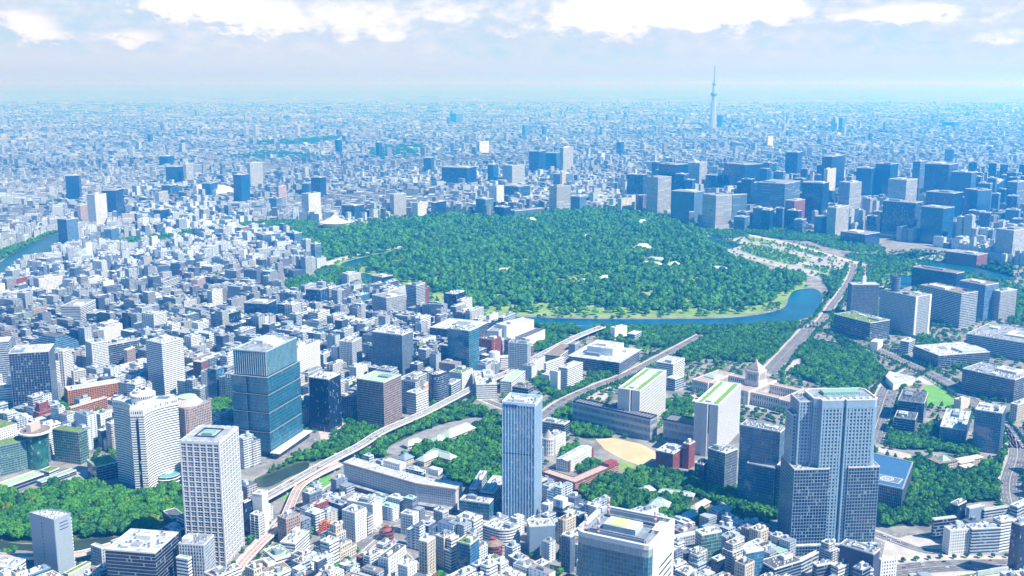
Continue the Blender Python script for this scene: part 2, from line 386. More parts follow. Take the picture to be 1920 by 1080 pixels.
def road(key, px, w, lanes=4, mat=None, walk=4.0):
    line = smooth(GP(px)); ROADLINES[key] = (line, w, 0.0)
    if walk:
        m = MB()
        for s in (-1, 1): 
            L, R = sides(line, walk, s*(w/2+walk/2+.1))
            for i in range(len(line)-1):
                a, b, c, d = R[i], R[i+1], L[i+1], L[i]; z = .14
                m.face([(*a, z), (*b, z), (*c, z), (*d, z)]); m.face([(*a, 0.), (*b, 0.), (*b, z), (*a, z)]); m.face([(*d, z), (*c, z), (*c, 0.), (*d, 0.)])
        tag(m.build('pavement', PAVE), kind='structure')
    m = MB(); strip(m, line, w, .10); tag(m.build('road', mat or ASPH), kind='structure')
    p = MB()
    for s in (-1, 1): strip(p, line, .45, .125, s*(w/2-.6))
    for k in range(1, lanes):
        strip(p, line, .45 if k == lanes//2 else .3, .125, -w/2+w*k/lanes, dash=None if k == lanes//2 else 12)
    tag(p.build('lane_marking', PAINT), kind='structure')
    L, R = sides(line, w+2*walk+2); take(L+R[::-1], 2)
    return line

def water(name, px, mat, z=.06):
    P = smooth_poly(px); sheet(name, P, z, mat); take(P, 3, 4.0)
def park(px, mat, name, z=.03, code=4, smoothed=True):
    P = smooth_poly(px) if smoothed else GP(px); sheet(name, P, z, mat); take(P, code); return P

# palace grounds and its moats
PALACE = [(560,440),(600,425),(700,415),(840,398),(900,408),(960,402),(1100,392),(1230,402),(1300,425),(1345,450),(1375,480),(1440,505),(1500,522),(1512,540),(1478,556),(1464,577),(1380,592),(1250,595),(1110,595),(1000,592),(925,588),(850,580),(800,565),(770,540),(700,520),(665,508),(680,490),(600,500),(560,470)]
park(PALACE, LAWNY, 'palace_lawn')
water('moat', [(905,596),(960,594),(1000,595),(1110,598),(1250,598),(1380,595),(1464,580),(1479,558),(1488,546),(1512,541),(1534,544),(1542,560),(1530,585),(1490,602),(1400,611),(1250,612),(1110,611),(1000,606),(925,604)], WAT, .08)
water('moat', [(640,494),(700,478),(760,466),(765,472),(700,488),(660,503)], WATG, .09)
water('moat', [(665,512),(700,516),(760,540),(785,556),(770,560),(720,540),(668,520)], WATG, .09)
water('moat', [(1326,446),(1345,444),(1385,458),(1372,466),(1340,466)], WAT, .09)
water('moat', [(1718,486),(1760,489),(1830,502),(1890,518),(1888,526),(1800,512),(1722,494)], WATG, .09)
water('moat', [(1668,520),(1700,516),(1715,530),(1690,540)], WAT, .09)
water('moat', [(1085,612),(1110,612),(1110,622),(1088,622)], WAT, .07)
water('canal', [(-30,512),(0,492),(35,470),(106,438),(113,452),(75,482),(30,500),(-20,525)], WATG, .09)
water('canal', [(470,905),(500,914),(540,896),(578,877),(572,866),(530,880)], WATD, .09)
water('pond', [(-30,1028),(40,1032),(130,1036),(200,1022),(240,1008),(200,1008),(120,1016),(40,1020),(-30,1010)], WATD, .09)
water('river', [(1110,234),(1140,236),(1172,240),(1215,249),(1205,251),(1165,244),(1110,238)], WAT, .2)
# palace plaza with its lawns
park([(1330,474),(1352,462),(1395,440),(1470,452),(1560,478),(1640,500),(1745,478),(1770,486),(1690,515),(1640,545),(1560,530),(1500,512),(1420,490),(1370,478)], GRAV, 'plaza', .05, 4)
for q in ([(1383,467),(1433,459),(1522,488),(1462,498)], [(1340,453),(1370,450),(1398,460),(1370,463)], [(1467,462),(1487,455),(1540,468),(1545,484)], [(1507,503),(1545,500),(1615,525),(1560,530)], [(1612,512),(1690,499),(1722,511),(1640,540)], [(1398,442),(1470,449),(1440,455),(1402,452)], [(1585,482),(1640,478),(1715,492),(1690,512),(1640,508)], [(1515,448),(1570,445),(1655,466),(1640,474),(1560,466)]):
    park(q, LAWN, 'lawn', .075, 4, False)
# small open grounds
park([(1732,723),(1760,721),(1787,745),(1793,764),(1738,760)], BRIGHT, 'lawn', .05, 2, False)
park([(1700,706),(1730,697),(1770,706),(1780,716),(1740,722)], PAVE, 'pavement', .05, 2)
park([(1116,823),(1150,821),(1200,832),(1228,846),(1232,862),(1200,873),(1165,860),(1133,842)], TAN, 'sports_ground', .05, 2, False)
park([(1163,863),(1200,876),(1186,888),(1160,882)], LAWNY, 'lawn', .055, 2, False)
park([(720,846),(770,818),(830,795),(890,783),(908,786),(900,796),(820,824),(770,852)], DECK, 'courtyard', .06, 2)
park([(1640,845),(1650,838),(1720,855),(1716,866)], PAVE, 'courtyard', .06, 2, False)
park([(1660,1015),(1720,1000),(1800,1040),(1930,1043),(1930,1110),(1640,1110)], PAVE, 'plaza', .05, 2, False)
park([(560,905),(572,893),(606,888),(622,900),(600,928)], BRIGHT, 'lawn', .06, 2)
park([(525,935),(545,922),(550,932),(530,938)], BRIGHT, 'lawn', .06, 2, False)
park([(1245,770),(1300,740),(1345,745),(1300,800),(1250,800)], PAVE, 'courtyard', .04, 4, False)
park([(1100,720),(1150,706),(1160,730),(1130,752),(1090,745)], PAVE, 'courtyard', .04, 4, False)
park([(600,800),(660,795),(720,815),(690,840),(620,850)], PAVE, 'garden_court', .04, 4)
park([(115,893),(160,880),(170,890),(140,905)], GRAV, 'courtyard', .05, 2)
park([(18,938),(74,914),(78,926),(30,944)], pmat('pool_water_blue', (.03, .25, .5), .1, .05), 'pool', .06, 2, False)
park([(1395,712),(1500,735),(1500,775),(1400,770)], GRAV, 'courtyard', .04, 4, False)
park([(1425,690),(1500,672),(1515,690),(1440,706)], GRAV, 'courtyard', .04, 2, False)
# roads
road('street under the expressway', [(425,1110),(455,1062),(490,1020),(545,965),(600,930),(660,893),(720,862)], 18, 4)
road('library avenue', [(1010,790),(1055,755),(1115,727),(1180,701),(1265,657),(1318,628)], 26, 6)
road('parliament boulevard', [(1440,700),(1462,676),(1490,645),(1515,618)], 32, 8)
road('moat road', [(1515,618),(1540,600),(1560,572),(1580,545),(1597,515),(1600,495)], 18, 4)
road('ministry avenue', [(1500,612),(1545,615),(1610,642),(1690,678),(1770,716),(1850,775),(1900,840)], 30, 6)
road('hill road', [(1720,692),(1672,722),(1650,775),(1634,830)], 34, 6)
road('right edge road', [(1898,800),(1908,850),(1893,905),(1902,955),(1935,990)], 26, 6)
road('plaza road', [(1600,985),(1665,1010),(1735,1033),(1790,1032)], 16, 3)
road('wide plaza street', [(1500,1108),(1640,1078),(1760,1062),(1940,1058)], 30, 6)
road('plaza street', [(1370,470),(1430,487),(1520,508),(1580,525)], 26, 4, GRAV, 2)
road('palace road', [(1400,440),(1480,457),(1560,480),(1640,502)], 26, 4, PAVE, 2)
road('palace bridge road', [(600,500),(640,486),(700,472),(760,462),(828,444)], 30, 4, PAVE, 4)
road('moat side street', [(905,598),(960,604),(1020,622),(1100,632),(1180,634)], 14, 2)
road('hotel street', [(640,910),(720,940),(800,962),(860,975),(940,985),(1000,985)], 10, 2)
road('estate street', [(905,748),(940,762),(1000,786),(1018,806)], 14, 2)
road('low district street', [(480,1085),(560,1040),(640,1000),(700,985),(760,1040),(830,1105)], 7, 2, None, 1.5)
road('low district street', [(600,1100),(660,1060),(700,1020),(760,985),(900,1010),(990,1050),(1060,1105)], 7, 2, None, 1.5)

def deck_road(name, label, px, z, w, mat, lanes, mark=True, zl=None):
    line = smooth(GP(px, z)); ctr = line[len(line)//2]
    root = tag(empty(name, (ctr[0], ctr[1], 0)), label, 'elevated road')
    line = [(x-ctr[0], y-ctr[1]) for x, y in line]
    ROADLINES[label] = ([(x+ctr[0], y+ctr[1]) for x, y in line], w, z)
    m = MB(); strip(m, line, w, z); L, R = sides(line, w)
    for i in range(len(line)-1):
        m.face([(*R[i+1], z), (*R[i], z), (*R[i], z-2.0), (*R[i+1], z-2.0)]); m.face([(*L[i], z), (*L[i+1], z), (*L[i+1], z-2.0), (*L[i], z-2.0)])
        m.face([(*L[i], z-2), (*L[i+1], z-2), (*R[i+1], z-2), (*R[i], z-2)])
    d = m.build('deck', mat, root)
    for s in (-1, 1):
        b = MB(); A_, B_ = sides(line, .5, s*(w/2+.2))
        for i in range(len(line)-1):
            b.face([(*B_[i], z+1.2), (*B_[i+1], z+1.2), (*A_[i+1], z+1.2), (*A_[i], z+1.2)])
            b.face([(*B_[i], z-1.6), (*B_[i+1], z-1.6), (*B_[i+1], z+1.2), (*B_[i], z+1.2)]); b.face([(*A_[i+1], z-1.6), (*A_[i], z-1.6), (*A_[i], z+1.2), (*A_[i+1], z+1.2)])
        b.build('barrier', OFFWH, root)
    p = MB(); strip(p, line, .9, z+.05)
    for k in range(1, lanes):
        if k*2 != lanes: strip(p, line, .35, z+.05, -w/2+w*k/lanes, dash=10)
    p.build('lane_marking', PAINT, d)
    acc = 0; c = MB(); c.box(0, 0, 0, 2.4, 2.4, z-3.6); c.box(0, 0, z-3.6, 2.6, w*.8, 1.6); cm = c.mesh('pier', LGREY)
    for i in range(len(line)-1):
        a, b = line[i], line[i+1]; seg = hypot(b[0]-a[0], b[1]-a[1]); acc += seg
        if acc > 32: acc = 0; link('pier', cm, root, (b[0], b[1], 0), atan2(b[1]-a[1], b[0]-a[0]))
    take([(x+ctr[0], y+ctr[1]) for x, y in sides(line, w+8)[0]+sides(line, w+8)[1][::-1]], 2)
deck_road('elevated_expressway', 'long grey elevated expressway running diagonally past the garden estate', [(360,990),(420,970),(500,931),(609,869),(673,836),(720,807),(795,774),(891,725),(960,694),(1022,661),(1084,630),(1130,612)], 13, 15.5, DECK, 4)
deck_road('elevated_ramp', 'reddish elevated ramp curving out of the expressway beside low buildings', [(436,1082),(455,1055),(489,1018),(527,982),(543,950),(560,914),(590,892),(640,868)], 9, 11, REDR, 4)
deck_road('elevated_expressway', 'curved elevated expressway with red surface in front of the left wood', [(-40,1040),(50,1043),(140,1039),(200,1024),(280,1002),(350,984)], 11, 11, REDR, 4)
# ---------------------------------------------------------------- buildings
def solve(xl, xn, xr, yt, yb, yr=None, a=None, zb=0.0, h=None, D=None, Wd=None):
    """from the photo: the near upright edge (xn, roof yt, foot yb), and the left and right roof corners -> real plan, height and heading"""
    d = ray(xn, yt)
    if h is None:
        Y = G(xn, yb, zb)[1]; t = Y / d[1]; h = H + t * d[2]
    else: t = (h - H) / d[2]; Y = t * d[1]
    N = (t * d[0], Y)
    def along(v, x):
        k = (x - 960) / F
        return (k * (N[1]*CP + (H-h)*SP) - N[0]) / (v[0] - k * v[1] * CP)
    if a is None:
        R = G(xr, yr, h); a = atan2(R[1]-N[1], R[0]-N[0]); w = hypot(R[0]-N[0], R[1]-N[1])
    else: w = along((cos(a), sin(a)), xr)
    if Wd: w = Wd
    dd = D if D else along((-sin(a), cos(a)), xl)
    return N, a, w, dd, h

STY = {
 # wall, glass, storey, sill, head, (pier spacing, width, depth), fin material
 'ribbon_white': (WHITE, GL, 4.0, 1.5, 3.0, None),
 'ribbon_grey': (LGREY, GL, 4.0, 1.3, 3.3, None),
 'ribbon_dark': (MGREY, GLD, 4.0, 0.9, 3.6, None),
 'ribbon_navy': (METAL, GLD, 4.0, 0.5, 3.7, None),
 'stripe_white': (WHITE, GL, 3.6, 1.7, 3.1, None),
 'grid_white': (WHITE, GL, 3.8, 1.1, 2.8, (3.4, 1.6, .3)),
 'grid_grey': (LGREY, GL, 3.8, 1.0, 3.1, (3.2, 1.2, .35)),
 'grid_cream': (CREAM, GL, 3.8, 1.0, 3.1, (3.4, 1.4, .35)),
 'grid_pink': (PINKB, GL, 3.8, 1.0, 3.2, (3.2, 1.2, .4)),
 'grid_dark': (MGREY, GLD, 4.0, .6, 3.5, (2.4, .6, .3)),
 'grid_brown': (PINKB, GLD, 4.0, .8, 3.3, (2.6, .7, .35)),
 'grid_navy': (BLUEG, GLD, 4.2, .25, 3.95, (4.5, .45, .3)),
 'fins_white': (MGREY, GL, 3.9, .6, 3.4, (3.0, 1.0, .7)),
 'fins_blue': (BLUEG, GLB, 4.0, .5, 3.7, (2.2, .5, .5)),
 'glass_blue': (BLUEG, GLB, 4.2, .3, 3.95, (3.0, .16, .14)),
 'glass_teal': (BLUEG, GLT, 4.2, .3, 3.95, (3.0, .16, .14)),
 'glass_dark': (NAVY, GLD, 4.1, .4, 3.8, (3.0, .2, .16)),
 'glass_light': (BLUEG, GLL, 4.2, .3, 3.9, (1.9, .5, .3)),
 'glass_green': (METAL, GLG, 4.2, .4, 3.8, (3.6, .2, .16)),
 'brick': (REDBR, GL, 3.9, 1.0, 2.9, (3.2, 1.5, .25)),
 'balcony_orange': (ORANGE, GLD, 3.2, .0, 1.9, (4.0, .7, 1.0)),
 'balcony_white': (WHITE, GL, 3.2, 1.3, 2.7, (6.5, .5, .8)),
 'balcony_cream': (OFFWH, GL, 3.2, 1.3, 2.7, (6.0, .5, .7)),
 'blank_white': (WHITE, None, 4, 0, 0, None), 'blank_grey': (LGREY, None, 4, 0, 0, None), 'blank_blue': (BLUEG, None, 4, 0, 0, None), 'blank_mauve': (PURPLE, None, 4, 0, 0, None),
 'blank_peach': (pmat('peach_wall', (.62, .40, .26), .7, .08), None, 4, 0, 0, None), 'blank_navy': (NAVY, None, 4, 0, 0, None), 'blank_beige': (CREAM, None, 4, 0, 0, None),
}
FAR = {}   # storeys of about a pixel: the windows are a pattern of the wall's own material
def far(n, *a, **k): FAR[n] = fmat('facade_' + n, *a, **k)
far('dark_glass', (.012, .055, .15), (.004, .035, .11), 3.0, 4.0, .9, .8, lit=.004)
far('blue_glass', (.03, .12, .26), (.006, .07, .19), 3.0, 4.0, .92, .8, lit=.004)
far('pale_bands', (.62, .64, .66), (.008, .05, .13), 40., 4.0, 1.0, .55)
far('white_grid', (.72, .73, .74), (.03, .06, .10), 3.6, 3.6, .6, .5)
far('white_ribs', (.66, .68, .70), (.02, .06, .11), 3.4, 4.0, .55, 1.0)
far('grey_grid', (.36, .38, .41), (.02, .05, .09), 3.4, 3.9, .6, .55)
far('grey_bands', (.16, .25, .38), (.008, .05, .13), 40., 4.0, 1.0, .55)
far('blue_grey', (.10, .20, .36), (.01, .07, .16), 3.2, 3.9, .65, .5)
far('pink_grid', (.46, .36, .36), (.03, .05, .09), 3.6, 3.5, .55, .5)
far('red_grid', (.26, .10, .11), (.03, .04, .07), 3.4, 3.8, .5, .5)
far('dark_ribs', (.03, .10, .22), (.005, .035, .10), 4.0, 4.0, .7, .85)
far('cream_grid', (.60, .54, .45), (.03, .05, .08), 3.6, 3.5, .6, .5)

def band_ok(P): return True
def facade(root, poly, z0, z1, st, name='wall', bands=True, sides=None):
    wall, glass, fh, sill, head, pier = STY[st]
    w = MB(); w.prism(poly, z0, z1, 0)
    if glass is not None:
        n = max(1, int(round((z1 - z0 - 1.0) / fh))); f = (z1 - z0 - 1.0) / n; k = f / fh
        if pier:
            sp, pw, pd = pier; m = len(poly)
            for i in range(m):
                a, b = poly[i], poly[(i+1) % m]; L = hypot(b[0]-a[0], b[1]-a[1])
                if L < 1.5: continue
                ux, uy = (b[0]-a[0])/L, (b[1]-a[1])/L; nx, ny = uy, -ux; c = max(1, int(round(L/sp)))
                rot = atan2(uy, ux)
                for q in range(c + 1):
                    t = min(max(L*q/c, pw/2), L-pw/2); off = pd/2 - .02*(q % 2)
                    w.box(a[0]+ux*t+nx*off, a[1]+uy*t+ny*off, z0, pw, pd, z1-z0-.35-.01*(i % 3), rot)
        g = MB(); g.prism(offset(poly, .09), 0, (head-sill)*k, 0)
        gm = g.mesh('window_band', glass)
        for i in range(n): link('window_band', gm, root, (0, 0, z0 + i*f + sill*k + .5))
    return w.build(name, wall, root)

def roof(root, poly, z, mat=ROOFG, par=None, ph=1.2, level=2, rnd=random, keep=None, pent=True):
    """roof sheet inside a parapet, with plant rooms, cooling units and tanks"""
    inner = offset(poly, -.55)
    MB().prism(inner, z + .02, z + .35).build('roof', mat, root)
    if ph: MB().ring(offset(poly, .22), offset(poly, -.45), z - .6, z + ph).build('parapet', par or OFFWH, root)
    if level <= 0: return
    xs = [p[0] for p in poly]; ys = [p[1] for p in poly]; x0, x1, y0, y1 = min(xs)+2, max(xs)-2, min(ys)+2, max(ys)-2
    w, d = x1-x0, y1-y0
    if w < 3 or d < 3: return
    used = []
    def spot(sx, sy, tries=12):
        for _ in range(tries):
            if w < sx or d < sy: return None
            x = rnd.uniform(x0+sx/2, x1-sx/2); y = rnd.uniform(y0+sy/2, y1-sy/2)
            if any(abs(x-a) < (sx+c)/2+.4 and abs(y-b) < (sy+e)/2+.4 for a, b, c, e in used): continue
            if not inside([x-sx/2, x+sx/2, x+sx/2, x-sx/2], [y-sy/2, y-sy/2, y+sy/2, y+sy/2], poly).all(): continue
            used.append((x, y, sx, sy)); return x, y
    zb = z + .36
    if pent:
        sx, sy = w*rnd.uniform(.28, .5), d*rnd.uniform(.28, .5); p = spot(sx, sy)
        if p:
            hh = rnd.uniform(2.6, 5.2); m = MB(); m.box(p[0], p[1], zb, sx, sy, hh)
            m.build('plant_room', rnd.choice([OFFWH, LGREY, MGREY, WHITE]), root)
            if level > 1:
                MB().box(p[0]+sx*.12, p[1], zb+hh+.02, sx*.45, sy*.5, .9).build('roof_hatch', rnd.choice([LGREY, METAL, ROOFW]), root)
    if level > 1:
        cu = MB(); s = rnd.uniform(1.8, 2.6)*(1.5 if w*d > 1500 else 1.0); cu.box(0, 0, 0, s, s, 1.7); cu.cyl(0, 0, 1.71, 2.05, s*.40, n=10, mi=1)
        cum = cu.mesh('cooling_unit', [rnd.choice([WMETAL, METAL, LGREY]), DGREY])
        for _ in range(int(min(level*5, w*d/70 + 1))):
            p = spot(s, s)
            if p: link('cooling_unit', cum, root, (p[0], p[1], zb))
        if rnd.random() < .6:
            p = spot(2.4, 2.4)
            if p: MB().cyl(p[0], p[1], zb, zb+2.6, 1.1, n=12).cyl(p[0], p[1], zb+2.6, zb+3.1, 1.1, .2, n=12).build('water_tank', OFFWH, root)
        for _ in range(2 if w*d > 900 else 0):
            sx, sy = w*rnd.uniform(.12, .25), d*rnd.uniform(.10, .22); p = spot(sx, sy)
            if p: MB().box(p[0], p[1], zb, sx, sy, rnd.uniform(1.5, 3.2)).build('machine_house', rnd.choice([LGREY, MGREY, METAL, OFFWH, DGREY]), root)
        if rnd.random() < .5:
            L = w*.5; p = spot(L, .8)
            if p: MB().box(p[0], p[1], zb, L, .7, .7).build('duct', METAL, root)

ROOFS = {'g': ROOFG, 'w': ROOFW, 'd': ROOFD, 'b': ROOFB, 't': ROOFT, 'p': ROOFGR, 'c': COPPER, 'x': MGREY}
PLACED = []     # every building thing: (label noun, x, y, h, root)
def note(label, x, y, h, root): PLACED.append((label, x, y, h, root))
def local(a, c, P):
    ca, sa = cos(a), sin(a); return [(c[0]+x*ca-y*sa, c[1]+x*sa+y*ca) for x, y in P]

def bld(name, label, cat, geo, sty, rf='g', level=2, group=None, poly=None, zb=0.0, pod=None, crown=None, ph=1.2, pent=True, minw=4.0, par=None, reserve=True, **kw):
    """one building; geo = (xl, xn, xr, yt, yb, yr) or yr given as ('a', degrees). The Empty stands at the middle of its plan"""
    xl, xn, xr, yt, yb = geo[:5]; yr = geo[5] if len(geo) > 5 else ('a', 32)
    if isinstance(yr, tuple): N, a, w, d, h = solve(xl, xn, xr, yt, yb, a=radians(yr[1]), zb=zb, **kw)
    else: N, a, w, d, h = solve(xl, xn, xr, yt, yb, yr, zb=zb, **kw)
    w = max(w, minw); d = max(d, minw)
    if DEBUG: print('BLD %-46s a=%5.1f w=%6.1f d=%6.1f h=%6.1f at %6.0f,%6.0f' % (label[:46], math.degrees(a), w, d, h, N[0], N[1]))
    c = (N[0] + cos(a)*w/2 - sin(a)*d/2, N[1] + sin(a)*w/2 + cos(a)*d/2)
    root = tag(empty(name, (c[0], c[1], 0), a), label, cat, group)
    P = rect(w, d) if poly is None else [(x*w/2, y*d/2) for x, y in poly]
    rnd = random.Random(label)
    if reserve: take(local(a, c, P), 1, 5.0)
    note(label, c[0], c[1], h, root)
    top = h
    if crown: top = h - crown[0]
    if sty in FAR:
        MB().prism(P, 0, top, 0).build('wall', FAR[sty], root)
        roof(root, P, top, ROOFS[rf], par, ph if level > 0 else .8, level=min(level, 1), rnd=rnd, pent=pent)
    else:
        facade(root, P, 0, top, sty)
        if not crown: roof(root, P, top, ROOFS[rf], par, ph, level=level, rnd=rnd, pent=pent)
    if crown:     # a set back or differently clad top
        ch, cs, ins = crown[:3]; Q = offset(P, -ins)
        if ins > .3 and sty not in FAR: roof(root, P, top, ROOFS[rf], par, .9, level=0)
        if cs in FAR: MB().prism(Q, top+.03, h, 0).build('crown_wall', FAR[cs], root)
        elif cs in STY: facade(root, Q, top+.03, h, cs, 'crown_wall')
        roof(root, Q, h, ROOFS[rf], par, ph, level=level, rnd=rnd, pent=pent)
    if pod:       # lower base block round the foot
        hp, grow, ps = pod; Q = offset(P, grow)
        if reserve: take(local(a, c, Q), 1, 4.0)
        if ps in FAR: MB().prism(Q, 0, hp, 0).build('podium_wall', FAR[ps], root)
        else: facade(root, Q, 0, hp, ps, 'podium_wall')
        MB().ring(offset(Q, -.3), offset(P, .05), hp-.5, hp+.3).build('podium_roof', ROOFG, root)
    return root, P, h, a, c
DEBUG = False
# ---------------------------------------------------------------- the buildings of the photo, nearest first
T = 'office tower'; O = 'office building'; A = 'apartment building'
